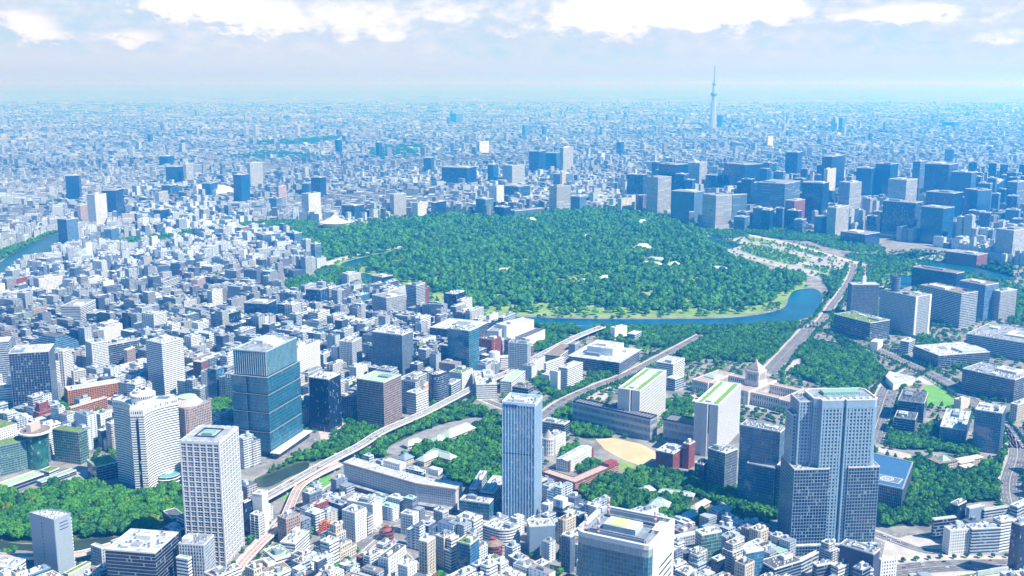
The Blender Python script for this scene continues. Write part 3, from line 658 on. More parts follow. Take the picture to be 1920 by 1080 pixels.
# name, label, category, (left x, near x, right x, roof y, foot y, right roof y), style, roof, clutter
TAB = [
 # foreground left
 ('office_building', 'dark building with thin white horizontal stripes and bulky roof plant, bottom left', O, (198,290,334,1038,1135,999), 'ribbon_navy', 'w', 3),
 ('office_building', 'pale building with square window grid below the tall white lattice tower', O, (335,382,401,1023,1110,1004), 'grid_grey', 'g', 2),
 ('office_building', 'small white building between the striped dark block and pale grid block', O, (330,352,359,1050,1120,1045), 'ribbon_white', 't', 1),
 ('office_building', 'white low building with dark ribbon windows in the bottom left corner', O, (-30,22,48,1067,1110,1050), 'ribbon_white', 'w', 2),
 ('office_building', 'small grey building with square windows beside the elevated red road', O, (170,190,199,1030,1064,1026), 'grid_grey', 'w', 2),
 ('shop_building', 'low building with planted green roof strip beside blue grey blank tower', 'shop', (119,128,170,1078,1095,1056), 'blank_grey', 'p', 0),
 ('shop_building', 'navy gabled low building at the foot of the white lattice tower', 'shop', (306,322,344,972,998,966), 'blank_navy', 'd', 0),
 ('office_building', 'narrow black building right of the white lattice tower', O, (455,458,473,943,1003,936), 'glass_dark', 'd', 1),
 ('apartment_building', 'small pale apartment block with balconies beside the sloping elevated road', A, (469,485,495,968,1012,962), 'balcony_white', 'w', 2),
 ('office_building', 'tall thin blank white slab building next to the elevated road', O, (473,491,502,929,1000,921), 'blank_white', 'w', 1),
 ('office_building', 'low broad building with flat olive roof at the bottom edge left of centre', O, (470,500,545,1080,1100,1066), 'ribbon_white', 'b', 2),
 ('office_building', 'white building with rounded corner and curved bands near the bottom road', O, (493,516,549,1050,1078,1040), 'ribbon_white', 't', 2),
 ('office_building', 'white building with three dark window stripes above the curved bands building', O, (525,553,580,1021,1050,996), 'stripe_white', 'w', 3),
 ('office_building', 'big blank white hall building in front of the long curved hotel', O, (650,699,716,948,993,936), 'blank_white', 'w', 2),
 ('apartment_building', 'white slab with light blue left end wall at bottom centre', A, (709,728,761,1049,1100,1024), 'grid_white', 'd', 2),
 ('apartment_building', 'slim cream tower with small square windows, front row left of green roofed tower', A, (785,801,816,1018,1088,1008), 'grid_cream', 'w', 1),
 ('office_building', 'dark blue narrow tower with planted green roof at bottom centre', O, (856,881,898,1022,1085,1009), 'glass_blue', 'p', 1),
 ('office_building', 'white office block with narrow windows in front of the hotel end', O, (751,774,785,968,1006,960), 'grid_white', 'w', 2),
 ('office_building', 'small white tower with roof sign frame left of the white fin building', O, (813,830,841,962,998,957), 'grid_grey', 'w', 3),
 ('office_building', 'pale building with tall white fin wall near the slender pale tower', O, (856,888,905,978,1008,968), 'ribbon_white', 'w', 2),
 ('office_building', 'building with large blue blank wall and white louvred top', O, (988,993,1041,988,1042,985), 'blank_blue', 'w', 3),
 ('office_building', 'narrow tower with white vertical fins left of the glass tower with masts', O, (1053,1070,1077,1008,1075,1003), 'fins_white', 'w', 2),
 ('office_building', 'grey office with small square windows right of the glass tower with masts', O, (1258,1264,1311,1010,1048,1000), 'grid_grey', 'w', 2),
 ('office_building', 'small dark wedge office beside the green glass corner building', O, (1334,1345,1359,1052,1085,1046), 'glass_dark', 'w', 1),
 ('office_building', 'dark flat office with roof louvres in front of the big stepped tower', O, (1424,1452,1503,1068,1105,1052), 'ribbon_dark', 'd', 4),
 ('office_building', 'white roofed low office at the foot of the big stepped tower', O, (1497,1503,1535,1052,1080,1036), 'ribbon_grey', 'w', 3),
 ('office_building', 'dark blue box office with skylit roof right below the big stepped tower', O, (1575,1638,1650,1040,1098,1030), 'blank_navy', 'g', 3),
 ('apartment_building', 'white apartment block with square windows beside the dark blue box office', A, (1648,1652,1682,1052,1085,1048), 'grid_white', 'w', 1),
 ('office_building', 'low dark office with striped front at bottom right of centre', O, (1524,1532,1562,1062,1088,1056), 'ribbon_dark', 'w', 3),
 ('office_building', 'white low office with plant on its roof, right of the low striped dark office', O, (1558,1572,1602,1066,1092,1054), 'ribbon_white', 'w', 3),
 ('shop_building', 'mauve fronted shop block at bottom centre left of the low white finned office', 'shop', (953,972,992,1054,1084,1047), 'blank_mauve', 'w', 3),
 ('office_building', 'low white finned office at bottom centre in front of the blue blank wall', O, (1000,1014,1030,1062,1096,1054), 'fins_white', 'w', 2),
 ('shop_building', 'peach coloured low shop between lined white office and finned tower', 'shop', (779,796,804,724,737,716), 'blank_peach', 'w', 1),
 # foreground right
 ('office_building', 'white office with rows of small windows facing the wide plaza road', O, (1770,1782,1822,996,1041,992), 'grid_white', 'w', 2),
 ('office_building', 'grey office with ribbon windows between white office and banded office', O, (1811,1823,1877,993,1040,990), 'ribbon_grey', 'w', 2),
 ('office_building', 'office with white bands over dark glass at the right of the plaza row', O, (1862,1877,1905,979,1036,974), 'ribbon_white', 'w', 3),
 ('office_building', 'dark glass office cut by the right edge beside the plaza road', O, (1897,1914,1940,985,1085,976), 'glass_dark', 'g', 2),
 ('office_building', 'dark office with sloping louvre roof and white gable beside the woods', O, (1748,1752,1793,975,1012,970), 'ribbon_dark', 'w', 2),
 ('office_building', 'narrow dark office with steel roof frame behind the sloping louvre roof', O, (1782,1796,1812,948,978,940), 'glass_dark', 'd', 2),
 ('office_building', 'blank blue grey block below the residence woods on the right', O, (1812,1818,1846,954,978,948), 'blank_blue', 'w', 1),
 ('office_building', 'low office with curved roof edge right of the blank blue grey block', O, (1844,1846,1892,957,974,950), 'ribbon_grey', 'g', 2),
 ('office_building', 'white flat roofed office at the right edge above the plaza row', O, (1894,1908,1935,952,972,940), 'ribbon_grey', 'w', 2),
 ('office_building', 'low building with roof garden and clutter in the bottom right corner', O, (1795,1808,1935,1088,1102,1068), 'ribbon_white', 'p', 4),
 # left middle
 ('office_tower', 'dark navy tower with light blue line grid at the left edge', T, (16,91,101,659,776,645), 'grid_navy', 'w', 4),
 ('office_building', 'tall pale striped block cut by the left edge behind navy tower', O, (-25,16,21,640,735,632), 'ribbon_grey', 'w', 1),
 ('office_building', 'low white striped block at left edge in front of the pale striped block', O, (-30,22,27,728,772,722), 'ribbon_white', 'w', 2),
 ('office_building', 'white office with grid front and green roof at left edge behind disc hotel', O, (-60,-22,31,812,852,795), 'grid_white', 'p', 1),
 ('office_building', 'white building with framed windows and dark end wall, left of centre back', O, (183,195,229,620,650,607), 'grid_white', 'w', 2),
 ('apartment_building', 'slender white balcony tower with dark shaded end behind orange apartments', A, (160,172,201,645,713,640), 'balcony_white', 'w', 1),
 ('office_building', 'long low dark blue block behind the slender white balcony tower', O, (196,200,260,648,690,637), 'ribbon_dark', 'd', 1),
 ('apartment_building', 'small pinkish white tower in front of the long low dark block', A, (232,238,253,657,692,651), 'grid_pink', 'w', 1),
 ('office_building', 'white low building with many windows behind the orange apartments', O, (205,216,255,693,716,682), 'grid_white', 'w', 2),
 ('office_tower', 'white tower with navy horizontal stripes behind the curved white hotel', T, (273,303,343,645,753,635), 'stripe_white', 'w', 3),
 ('apartment_building', 'slim white apartment tower right of the navy grid tower, the taller one', A, (109,118,133,660,725,655), 'balcony_white', 'w', 1),
 ('apartment_building', 'white apartment tower right of the navy grid tower, the shorter one', A, (98,103,120,680,727,675), 'balcony_white', 'w', 1),
 ('apartment_building', 'white block left of the orange apartments with plain walls', A, (134,138,160,697,727,693), 'balcony_cream', 'w', 1),
 ('apartment_building', 'long orange tiled apartment slab, the upper rear one', A, (121,127,227,732,762,716), 'balcony_orange', 'w', 1),
 ('apartment_building', 'long orange tiled apartment slab, the lower front one', A, (129,133,200,765,787,745), 'balcony_orange', 'b', 0),
 ('office_building', 'white office with dark end between orange apartments and curved hotel', O, (152,163,179,785,815,778), 'ribbon_grey', 'w', 1),
 ('office_building', 'white box office with square windows right of the white dark ended office', O, (172,188,209,778,806,770), 'grid_white', 'w', 2),
 ('office_building', 'low hall with olive planted roof left of the curved white hotel', O, (163,180,222,876,906,866), 'ribbon_dark', 'p', 0),
 ('office_building', 'low hall with pale green flat roof beside the pool', O, (-4,14,82,913,926,889), 'ribbon_dark', 't', 0),
 ('office_building', 'low hall with ribbed green metal roof beside the pool hall', O, (69,78,143,905,914,882), 'ribbon_dark', 'c', 0),
 ('office_building', 'square low building topped by a bright green roof garden', O, (75,92,111,886,896,878), 'ribbon_grey', 'p', 0),
 ('office_tower', 'black narrow glass tower beside the tall blue glass tower', T, (579,615,638,712,811,701), 'glass_dark', 'w', 2),
 ('hotel', 'white hotel slab with small windows and tall end column behind blue glass tower', 'hotel', (540,557,599,655,722,638), 'grid_white', 'g', 2),
 ('office_tower', 'dark tower with white window grid on its sunny side behind black tower', T, (636,660,678,642,704,633), 'grid_grey', 'w', 3),
 ('office_tower', 'tower with white vertical fins over dark glass in the centre left', T, (698,754,774,629,712,621), 'fins_white', 'w', 4),
 ('office_tower', 'dark brown cube shaped office with green coated roof by the expressway', T, (669,719,752,718,802,703), 'grid_brown', 't', 1),
 ('office_building', 'small white tower behind the dark brown cube office', O, (655,668,688,690,724,683), 'grid_white', 'w', 2),
 ('office_tower', 'deep blue glass tower right of the white finned tower', T, (839,879,898,621,706,613), 'glass_teal', 'w', 3),
 ('office_building', 'white office with square windows at the foot of the deep blue tower', O, (842,866,886,701,732,691), 'grid_white', 'p', 2),
 ('office_building', 'white office with lined right side in front of the curved glass corner', O, (762,780,803,739,780,730), 'ribbon_white', 'w', 2),
 ('office_building', 'small blue office between curved glass corner and expressway', O, (832,846,864,722,748,712), 'ribbon_grey', 'w', 2),
 ('office_building', 'low grey office in front of the white finned tower', O, (750,772,800,712,732,700), 'ribbon_grey', 'g', 2),
 ('office_building', 'white office with dark horizontal stripes at the expressway bend', O, (888,893,932,722,750,721), 'stripe_white', 'w', 2),
 ('office_building', 'blank grey block with pale green roof beside the striped expressway office', O, (938,959,985,717,740,696), 'stripe_white', 't', 0),
 ('office_tower', 'grey tower with central window pattern and thin white right edge', T, (953,989,995,645,706,640), 'grid_grey', 'g', 2),
 ('hall', 'broad low dark theatre hall with wide overhanging flat roof', 'hall', (806,880,916,622,652,604), 'ribbon_dark', 'w', 1),
 ('hall', 'mauve blank walled hall by the palace moat road', 'hall', (770,803,815,598,618,594), 'blank_mauve', 'w', 0),
 ('court_building', 'massive blank white stone court block, the upper stepped one', 'court', (930,950,1001,612,646,600), 'blank_white', 'w', 1),
 ('court_building', 'lower blank stone court block with dark skylight roof', 'court', (966,984,1022,634,654,618), 'blank_white', 'd', 0),
 ('court_building', 'shaded grey court block at the left end of the white court', 'court', (913,935,948,622,650,612), 'blank_grey', 'g', 0),
 ('office_building', 'white office right of the grey tower with thin white edge', O, (993,1001,1022,682,706,668), 'grid_white', 'w', 2),
 ('office_building', 'white office behind the tall cored white office slab', O, (1020,1024,1058,682,704,670), 'ribbon_white', 'w', 1),
 ('office_building', 'white office slab with tall blank core and lined side', O, (1047,1064,1093,692,731,680), 'stripe_white', 'w', 1),
 ('office_building', 'narrow white wing left of the cored white slab', O, (1031,1046,1051,698,735,696), 'blank_white', 'w', 0),
 ('office_building', 'small white cube office beside the moat trees', O, (1144,1153,1176,616,638,611), 'blank_white', 'w', 1),
 ('office_building', 'small blue house right of the white cube office by the moat', O, (1176,1190,1203,628,642,622), 'ribbon_grey', 'w', 0),
 ('office_building', 'low brown flat building left of the wide national library', O, (1020,1050,1078,668,682,648), 'ribbon_grey', 'b', 0),
 ('office_building', 'blue box annex on the left of the wide national library', O, (1066,1078,1086,646,672,641), 'blank_blue', 'b', 0),
 ('office_building', 'blue striped low office behind the domed brick turret house', O, (1016,1058,1068,797,820,790), 'ribbon_dark', 'w', 2),
 ('office_building', 'white office with framed windows beside the tan sports ground wall', O, (1016,1030,1056,705,720,696), 'grid_white', 'w', 2),
 ('government_building', 'white stepped government office behind the left twin slab', 'government office', (1230,1262,1284,684,716,672), 'stripe_white', 'w', 2),
 ('government_building', 'low white government annex with shaded court below the stepped office', 'government office', (1250,1266,1282,712,734,706), 'ribbon_grey', 'w', 0),
 ('apartment_building', 'dark red brick apartments with penthouse, the wide left block', A, (1230,1262,1283,852,886,838), 'brick', 'w', 2),
 ('apartment_building', 'dark red brick apartments, the narrow right block', A, (1281,1292,1303,834,880,828), 'brick', 'b', 1),
 ('office_tower', 'dark grey slim tower with gridded side near the shrine woods', T, (1328,1360,1383,851,919,842), 'grid_dark', 'w', 4),
 ('office_building', 'small dark office left of the dark grey slim tower', O, (1303,1318,1330,872,912,864), 'glass_dark', 'd', 2),
 # right middle
 ('office_tower', 'slim navy tower with pale vertical fins and white machine crown on the right', T, (1829,1879,1886,776,852,762), 'fins_blue', 'w', 2),
 ('office_building', 'square navy block with pale fins and bright roof left of the slim navy tower', O, (1763,1810,1820,807,836,772), 'fins_blue', 'w', 4),
 ('office_building', 'stepped office with white end wall and sloping glass roof', O, (1684,1733,1740,757,794,737), 'ribbon_dark', 'd', 4),
 ('office_building', 'small glass block in front of the stepped office with sloping roof', O, (1677,1716,1721,788,816,775), 'ribbon_dark', 'd', 3),
 ('office_building', 'small cream cube house beside the bright lawn', O, (1789,1802,1819,752,769,747), 'blank_beige', 'w', 1),
 ('government_building', 'huge blue ministry slab with green roof edge at right', 'government office', (1805,1903,1938,713,757,700), 'ribbon_dark', 'g', 4),
 ('government_building', 'ministry block around a sunken court with green roof strip', 'government office', (1713,1760,1856,667,692,660), 'ribbon_dark', 'w', 3),
 ('office_building', 'small striped office left of the court ministry', O, (1688,1704,1716,642,664,637), 'ribbon_grey', 'w', 1),
 ('government_building', 'long pale blue ministry slab along the right edge', 'government office', (1812,1962,2000,650,684,628), 'ribbon_grey', 'g', 4),
 ('government_building', 'blue ministry block with overgrown green roof by the moat road', 'government office', (1564,1632,1669,606,640,600), 'ribbon_dark', 'p', 3),
 ('office_building', 'cream flat block below the huge blue ministry slab', O, (1895,1908,1940,760,790,748), 'grid_cream', 'w', 2),
 ('guard_house', 'small white house with flat roof by the ministry avenue', 'house', (1632,1646,1656,643,656,637), 'blank_white', 'w', 0),
 ('government_building', 'tall ministry slab with banded white end right of police headquarters', 'government office', (1726,1803,1834,551,616,547), 'ribbon_grey', 'b', 3),
 ('government_building', 'dark long court block behind the banded white ministry', 'government office', (1711,1794,1808,513,548,510), 'dark_glass', 'b', 1),
 ('government_building', 'dark blue ministry tower between banded ministry and pale ministry', 'government office', (1800,1848,1873,535,602,531), 'blue_grey', 'b', 1),
 ('government_building', 'pale blue ministry tower on the right edge of the ministries', 'government office', (1861,1876,1907,547,602,543), 'grey_grid', 'w', 1),
]
DEBUG = bool(0)
def run(tab):
    for t in tab: bld(t[0], t[1], t[2], t[3], t[4], t[5], t[6], **(t[7] if len(t) > 7 else {}))
run(TAB)
# ---------------------------------------------------------------- towers farther off (a storey is about a pixel)
B = 'business district tower'
FT = [
 # right of the palace plaza
 ('dark blue tower with pale vertical stripes nearest the plaza, on a low base', (1656,1717,1731,381,450,378), 'dark_ribs', (14, 6, 'cream_grid')),
 ('broad dark blue tower beside the vertically striped plaza tower', (1728,1769,1790,391,459,388), 'blue_glass', (12, 3, 'dark_glass')),
 ('dark tower right behind the two plaza front towers', (1737,1787,1806,363,432,360), 'dark_glass', None),
 ('plain blue tower right of the plaza front towers', (1809,1834,1859,357,430,356), 'blue_glass', None),
 ('tall blue slab behind plain blue tower with flat top', (1784,1822,1832,324,405,322), 'blue_glass', None),
 ('widest dark blue tower in the back row of the right cluster', (1735,1780,1797,309,392,306), 'dark_glass', None),
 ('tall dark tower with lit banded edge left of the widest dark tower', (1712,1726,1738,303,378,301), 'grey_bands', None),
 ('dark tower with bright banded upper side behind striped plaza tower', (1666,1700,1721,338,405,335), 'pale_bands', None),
 ('pair of dull blue towers, the left one with a lower roof', (1606,1634,1642,316,395,314), 'blue_glass', None),
 ('pair of dull blue towers, the right one with the higher roof', (1642,1670,1685,308,395,306), 'blue_glass', None),
 ('tallest dark navy tower in the middle of the right cluster', (1542,1560,1585,294,385,290), 'dark_glass', None),
 ('dark navy tower in front of the tallest navy tower, flat roofed', (1505,1543,1555,344,424,341), 'dark_glass', None),
 ('white gridded slim tower beside the tallest navy tower', (1545,1552,1568,318,388,315), 'white_grid', None),
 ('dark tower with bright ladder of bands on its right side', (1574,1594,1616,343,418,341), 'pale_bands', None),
 ('grey and white mid height tower facing the plaza trees', (1552,1568,1593,390,444,385), 'white_ribs', None),
 ('low white and blue block left of the grey and white plaza tower', (1527,1542,1553,407,440,405), 'blue_grey', None),
 ('long low dark purple block at the plaza edge', (1576,1622,1650,440,461,436), 'dark_glass', None),
 ('low dark museum like block right of the plaza front towers', (1774,1832,1852,479,501,475), 'red_grid', None),
 ('dark blue tower with slanted roof near the right edge', (1848,1870,1884,345,388,336), 'blue_glass', None),
 ('dark tower with banded sunny side on the right edge', (1889,1908,1926,342,405,339), 'grey_bands', None),
 ('long low pale station building between the right towers', (1791,1862,1872,440,457,437), 'pale_bands', None),
 ('white temple fronted tower on its pale base near the right edge', (1868,1901,1935,433,492,428), 'white_ribs', (26, 9, 'white_grid')),
 ('dark blue tower at the left end of the business cluster', (1176,1206,1213,328,386,326), 'dark_ribs', None),
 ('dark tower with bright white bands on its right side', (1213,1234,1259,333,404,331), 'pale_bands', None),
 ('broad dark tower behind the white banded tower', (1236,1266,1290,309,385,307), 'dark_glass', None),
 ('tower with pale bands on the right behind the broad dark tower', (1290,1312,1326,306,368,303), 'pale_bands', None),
 ('dark blue slab with pink gridded end beside the palace moat', (1259,1302,1320,361,418,358), 'blue_grey', None),
 ('blue tower with bright arched lower storeys beside the moat', (1318,1343,1373,367,429,365), 'pale_bands', (16, 5, 'white_ribs')),
 ('grey blue ribbed slab right of the arched tower', (1370,1374,1401,366,421,364), 'grey_bands', None),
 ('small dark tower between the pale banded and wide dark towers', (1323,1342,1354,329,368,327), 'dark_glass', None),
 ('very wide dark blue tower in the centre of the business cluster', (1358,1396,1431,309,372,307), 'dark_glass', None),
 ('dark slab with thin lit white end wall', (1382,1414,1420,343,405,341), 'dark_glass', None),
 ('squat dark blue tower with pale banded right face', (1420,1472,1501,345,417,339), 'grey_bands', None),
 ('blue tower behind the very wide dark tower', (1428,1446,1456,307,352,305), 'blue_glass', None),
 ('tall flat dark tower standing alone behind the cluster', (1473,1496,1505,286,348,284), 'dark_glass', None),
 ('dark reddish purple tower near the plaza trees', (1473,1490,1510,377,429,374), 'red_grid', None),
 ('small blue block left of the reddish purple tower', (1455,1468,1474,391,429,389), 'blue_grey', None),
 ('small tower with pale grid behind the white banded tower', (1215,1223,1236,304,338,302), 'pale_bands', None),
 ('white cube building at the forest edge left of the cluster', (1158,1165,1185,373,399,371), 'white_grid', None),
 ('dark tower with angled sloping top far right in the low houses', (1767,1772,1788,279,306,281), 'blue_glass', None),
 # behind the palace
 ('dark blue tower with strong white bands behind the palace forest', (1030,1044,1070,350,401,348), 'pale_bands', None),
 ('blue office with pale frame right of the strong white banded tower', (1070,1087,1099,369,398,367), 'blue_grey', None),
 ('large dark tower far behind the palace, left of a twin', (992,1010,1023,284,328,282), 'dark_glass', None),
 ('dark wide tower right of the large dark far tower', (1022,1043,1050,287,322,285), 'blue_glass', None),
 ('pale ribbed tall tower beside the dark wide far tower', (1050,1056,1075,277,325,275), 'white_ribs', None),
 ('blue tower with ribbed side above the palace', (942,960,984,311,347,309), 'white_ribs', None),
 ('dark blue block with pale bands behind the banded palace tower', (1038,1056,1074,327,350,324), 'grey_bands', None),
 ('blue office at the forest edge with sunlit side', (892,910,925,374,404,372), 'blue_grey', None),
 ('dark tower with white gridded face behind forest edge office', (917,931,945,349,389,347), 'white_grid', None),
 ('wide dark blue office behind the newspaper block', (945,972,994,350,374,347), 'dark_ribs', None),
 ('dark newspaper block with a white cylinder at its corner', (927,945,957,389,412,387), 'dark_glass', None),
 ('very long low dark office with many windows along the moat', (958,965,1021,396,412,390), 'grey_bands', None),
 ('white gridded block left behind the forest', (772,783,802,381,408,378), 'white_grid', None),
 ('white block with dark glass front behind the forest', (808,814,837,380,406,376), 'dark_glass', None),
 ('very wide dark low hotel block behind the forest', (828,875,893,315,350,312), 'dark_glass', None),
 ('dark blue tower left of the wide hotel block', (794,808,814,296,330,294), 'dark_glass', None),
 ('small blue tower between the forest and far towers', (914,925,934,309,345,307), 'blue_glass', None),
 ('pale thin tower with orange trim far behind the forest', (1050,1054,1061,322,352,320), 'cream_grid', None),
 # university quarter, upper left middle
 ('tall white ribbed tower on a broad base, upper left', (463,468,492,306,358,304), 'white_ribs', None),
 ('dark tower pair left of the tall white ribbed tower', (437,451,467,328,386,326), 'blue_glass', None),
 ('dark tower with flat roof, upper left middle', (583,600,611,333,379,331), 'dark_glass', None),
 ('dark blue tower with bright white gridded side', (565,578,601,364,413,361), 'white_grid', None),
 ('low dark science hall near the white martial arts roof', (640,664,683,386,414,383), 'dark_ribs', None),
 ('low blue office right of the dark science hall', (685,698,712,395,411,393), 'grey_bands', None),
 ('pale office with diagonal sheen near the forest edge', (731,738,761,365,406,363), 'white_ribs', None),
 ('thin dark tower left of the dark flat roofed tower', (566,578,584,344,372,342), 'blue_glass', None),
 ('pink gridded tower with white side, upper left middle', (518,522,537,350,388,348), 'pink_grid', None),
 ('dark and pale tall block left of gridded dark tower', (504,518,528,372,400,370), 'blue_grey', None),
 ('large blue grey university block above the bridge road', (480,492,526,440,470,437), 'blue_grey', None),
 ('long white university slab left of the blue grey block', (416,424,464,456,479,452), 'white_grid', None),
 ('narrow dark tower with white edge beside the moat bend', (582,590,602,458,491,456), 'grey_bands', None),
 ('white edged tower pair left of the moat bend', (565,573,583,450,483,448), 'white_ribs', None),
 ('grey block with flat top left of the moat bend', (536,552,566,438,470,436), 'blue_grey', None),
 ('dark blue embassy like cube beside the moat lawn', (697,716,737,520,552,516), 'dark_glass', None),
 ('wide blue grey hotel slab with pale banded side', (697,724,761,559,604,552), 'grey_grid', None),
 ('sprawling dark navy school block, the left part', (457,500,518,570,607,562), 'dark_glass', None),
 ('sprawling dark navy school block, the right part', (573,600,614,544,582,539), 'dark_ribs', None),
 ('low dark wing between the navy school blocks', (510,556,578,556,578,550), 'blue_glass', None),
 ('white apartment slab left of the navy school blocks', (388,397,417,547,586,542), 'white_grid', None),
 ('white gridded tower below the blue grey university block', (467,473,494,480,508,477), 'white_grid', None),
 ('blue black tower alone on the left in front of the far houses', (122,147,151,329,381,327), 'dark_glass', None),
 ('dark ribbed tower with white lattice face, left of its taller twin', (162,177,199,366,428,363), 'white_grid', None),
 ('taller dark twin right of the white lattice faced tower', (190,216,231,357,416,353), 'dark_glass', None),
 ('white and blue tower beside the canal on the left', (107,124,145,412,471,409), 'blue_grey', None),
 ('pinkish slender tower between canal tower and lattice tower', (144,150,164,386,421,383), 'pink_grid', None),
 ('dark blue tower among the far upper left group', (310,330,344,313,347,311), 'dark_glass', None),
 ('pale ribbed tower right of the dark upper left tower', (343,348,362,308,347,306), 'white_ribs', None),
 ('dark upper left tower standing farthest back', (298,314,326,293,314,291), 'dark_glass', None),
 ('blue tower with white lit front near the dome', (290,297,315,361,393,358), 'white_ribs', None),
 ('black low block below the blue and white tower', (287,300,318,394,420,391), 'dark_glass', None),
 ('dark tower at the left of the white domed stadium', (303,318,334,348,372,346), 'dark_ribs', None),
 ('dark blue hotel tower in front of the white dome', (378,394,408,344,372,341), 'blue_glass', None),
 ('pale hotel slab left in front of the white dome', (361,368,380,348,370,346), 'white_grid', None),
 ('dark navy apartment tower left of centre with white frame', (243,253,271,478,514,474), 'dark_ribs', None),
 ('large blank pale blue box building on the left', (114,150,179,575,616,562), 'pale_bands', None),
 ('white gridded apartment slab on the left, lower of two', (62,72,117,523,556,517), 'white_grid', None),
 ('white gridded apartment slab right of the lower white slab', (153,166,191,524,554,518), 'white_grid', None),
 ('white low apartment block in front of the white gridded slabs', (40,50,84,548,567,541), 'white_grid', None),
 ('white lattice apartment tower with stepped crown', (285,297,318,600,629,595), 'white_grid', None),
 ('dark blue blank block right of the pale blue box', (161,178,195,588,612,582), 'dark_glass', None),
 ('pink brick apartment house left of centre, mid distance', (210,222,235,516,540,510), 'pink_grid', None),
 ('pink tower on the slope left of centre', (357,370,385,525,553,518), 'pink_grid', None),
 ('white balcony block on the slope left of centre', (288,306,335,530,554,520), 'pale_bands', None),
 ('dull blue office with dark front left of the navy school', (195,208,222,430,462,426), 'blue_grey', None),
 ('red gridded block near the moat bend', (563,571,583,487,510,483), 'red_grid', None),
 # far out
 ('dark tower right beside the very tall lattice mast tower', (1345,1353,1357,216,238,215), 'blue_glass', None),
 ('pair of far towers on the right, the left paler one', (1559,1567,1573,222,245,221), 'white_ribs', None),
 ('pair of far towers on the right, the right darker one', (1573,1580,1586,221,246,220), 'blue_grey', None),
 ('bright white far block in front of the right far pair', (1437,1440,1450,257,277,255), 'white_grid', None),
 ('far dark low block on the right horizon side', (1767,1790,1798,229,238,228), 'dark_glass', None),
 ('pair of slim far towers near the left middle, left one', (457,461,466,237,258,236), 'white_ribs', None),
 ('pair of slim far towers near the left middle, right one', (474,479,486,235,258,234), 'white_ribs', None),
 ('slim pale far tower right of the slim far pair', (553,558,563,234,256,233), 'white_ribs', None),
 ('dark far tower below the park patch in the middle left', (704,710,716,267,299,266), 'dark_glass', None),
 ('dark far tower with square top near the middle', (1156,1163,1170,266,292,265), 'dark_glass', None),
 ('far tower group near the centre, tall dull one', (979,984,993,234,258,233), 'blue_grey', None),
 ('far tower group near the centre, thin dark one', (1016,1020,1025,237,257,236), 'blue_glass', None),
 ('far group of wide towers in the middle left', (844,855,868,213,230,212), 'blue_grey', None),
 ('blue far slab at the middle left edge of the group', (628,633,641,262,290,261), 'dark_glass', None),
 ('far white block pair in the middle behind the park', (893,899,917,266,292,264), 'white_grid', None),
]
for lab, geo, sty, pod in FT:
    bld('office_tower', lab, T, geo, sty, 'g', 1, pod=pod, minw=6.0)

def infill():
    """further plain towers that close the rows of the business district"""
    r = random.Random(31); k = 0; words = {'dark_glass': 'plain dark tower', 'blue_glass': 'plain blue tower', 'grey_bands': 'banded blue tower', 'dark_ribs': 'ribbed blue tower', 'blue_grey': 'grey blue tower'}
    refs = [(lab.split(' on a low')[0], geo) for lab, geo, sty, pod in FT[:40]]; seen = set()
    for _ in range(9000):
        if k >= 80: break
        px = r.uniform(1185, 1915); yb = r.uniform(356, 446) if px > 1380 else r.uniform(362, 398); x, y = G(px, yb); w, d = r.uniform(30, 55), r.uniform(30, 48); a = radians(r.choice([52, 56, 60]) + r.uniform(-3, 3))
        P = rect(w+7, d+7, x, y, a)
        if max(taken([p[0] for p in P]+[x], [p[1] for p in P]+[y])): continue
        h = r.uniform(85, 165) if yb < 415 else r.uniform(50, 90); st = r.choice(list(words))
        lab, geo = min(refs, key=lambda q: hypot(q[1][1]-px, q[1][4]-yb)); lab = words[st]+(' left of the ' if px < geo[1] else ' right of the ')+lab
        if lab in seen or len(lab.split()) > 16: continue
        seen.add(lab); k += 1; take(rect(w, d, x, y, a), 1, 3); root = tag(empty('office_tower', (x, y, 0), a), lab, T, 'towers of the crowded business district'); note(lab, x, y, h, root)
        P = rect(w, d); MB().prism(P, 0, h).build('wall', FAR[st], root); roof(root, P, h, ROOFG, None, 1.2, 1, r)
infill()

# ---------------------------------------------------------------- landmarks with a form of their own
def frame(geo, **k):
    xl, xn, xr, yt, yb, yr = geo
    if isinstance(yr, tuple): N, a, w, d, h = solve(xl, xn, xr, yt, yb, a=radians(yr[1]), **k)
    else: N, a, w, d, h = solve(xl, xn, xr, yt, yb, yr, **k)
    c = (N[0] + cos(a)*w/2 - sin(a)*d/2, N[1] + sin(a)*w/2 + cos(a)*d/2)
    return N, a, w, d, h, c

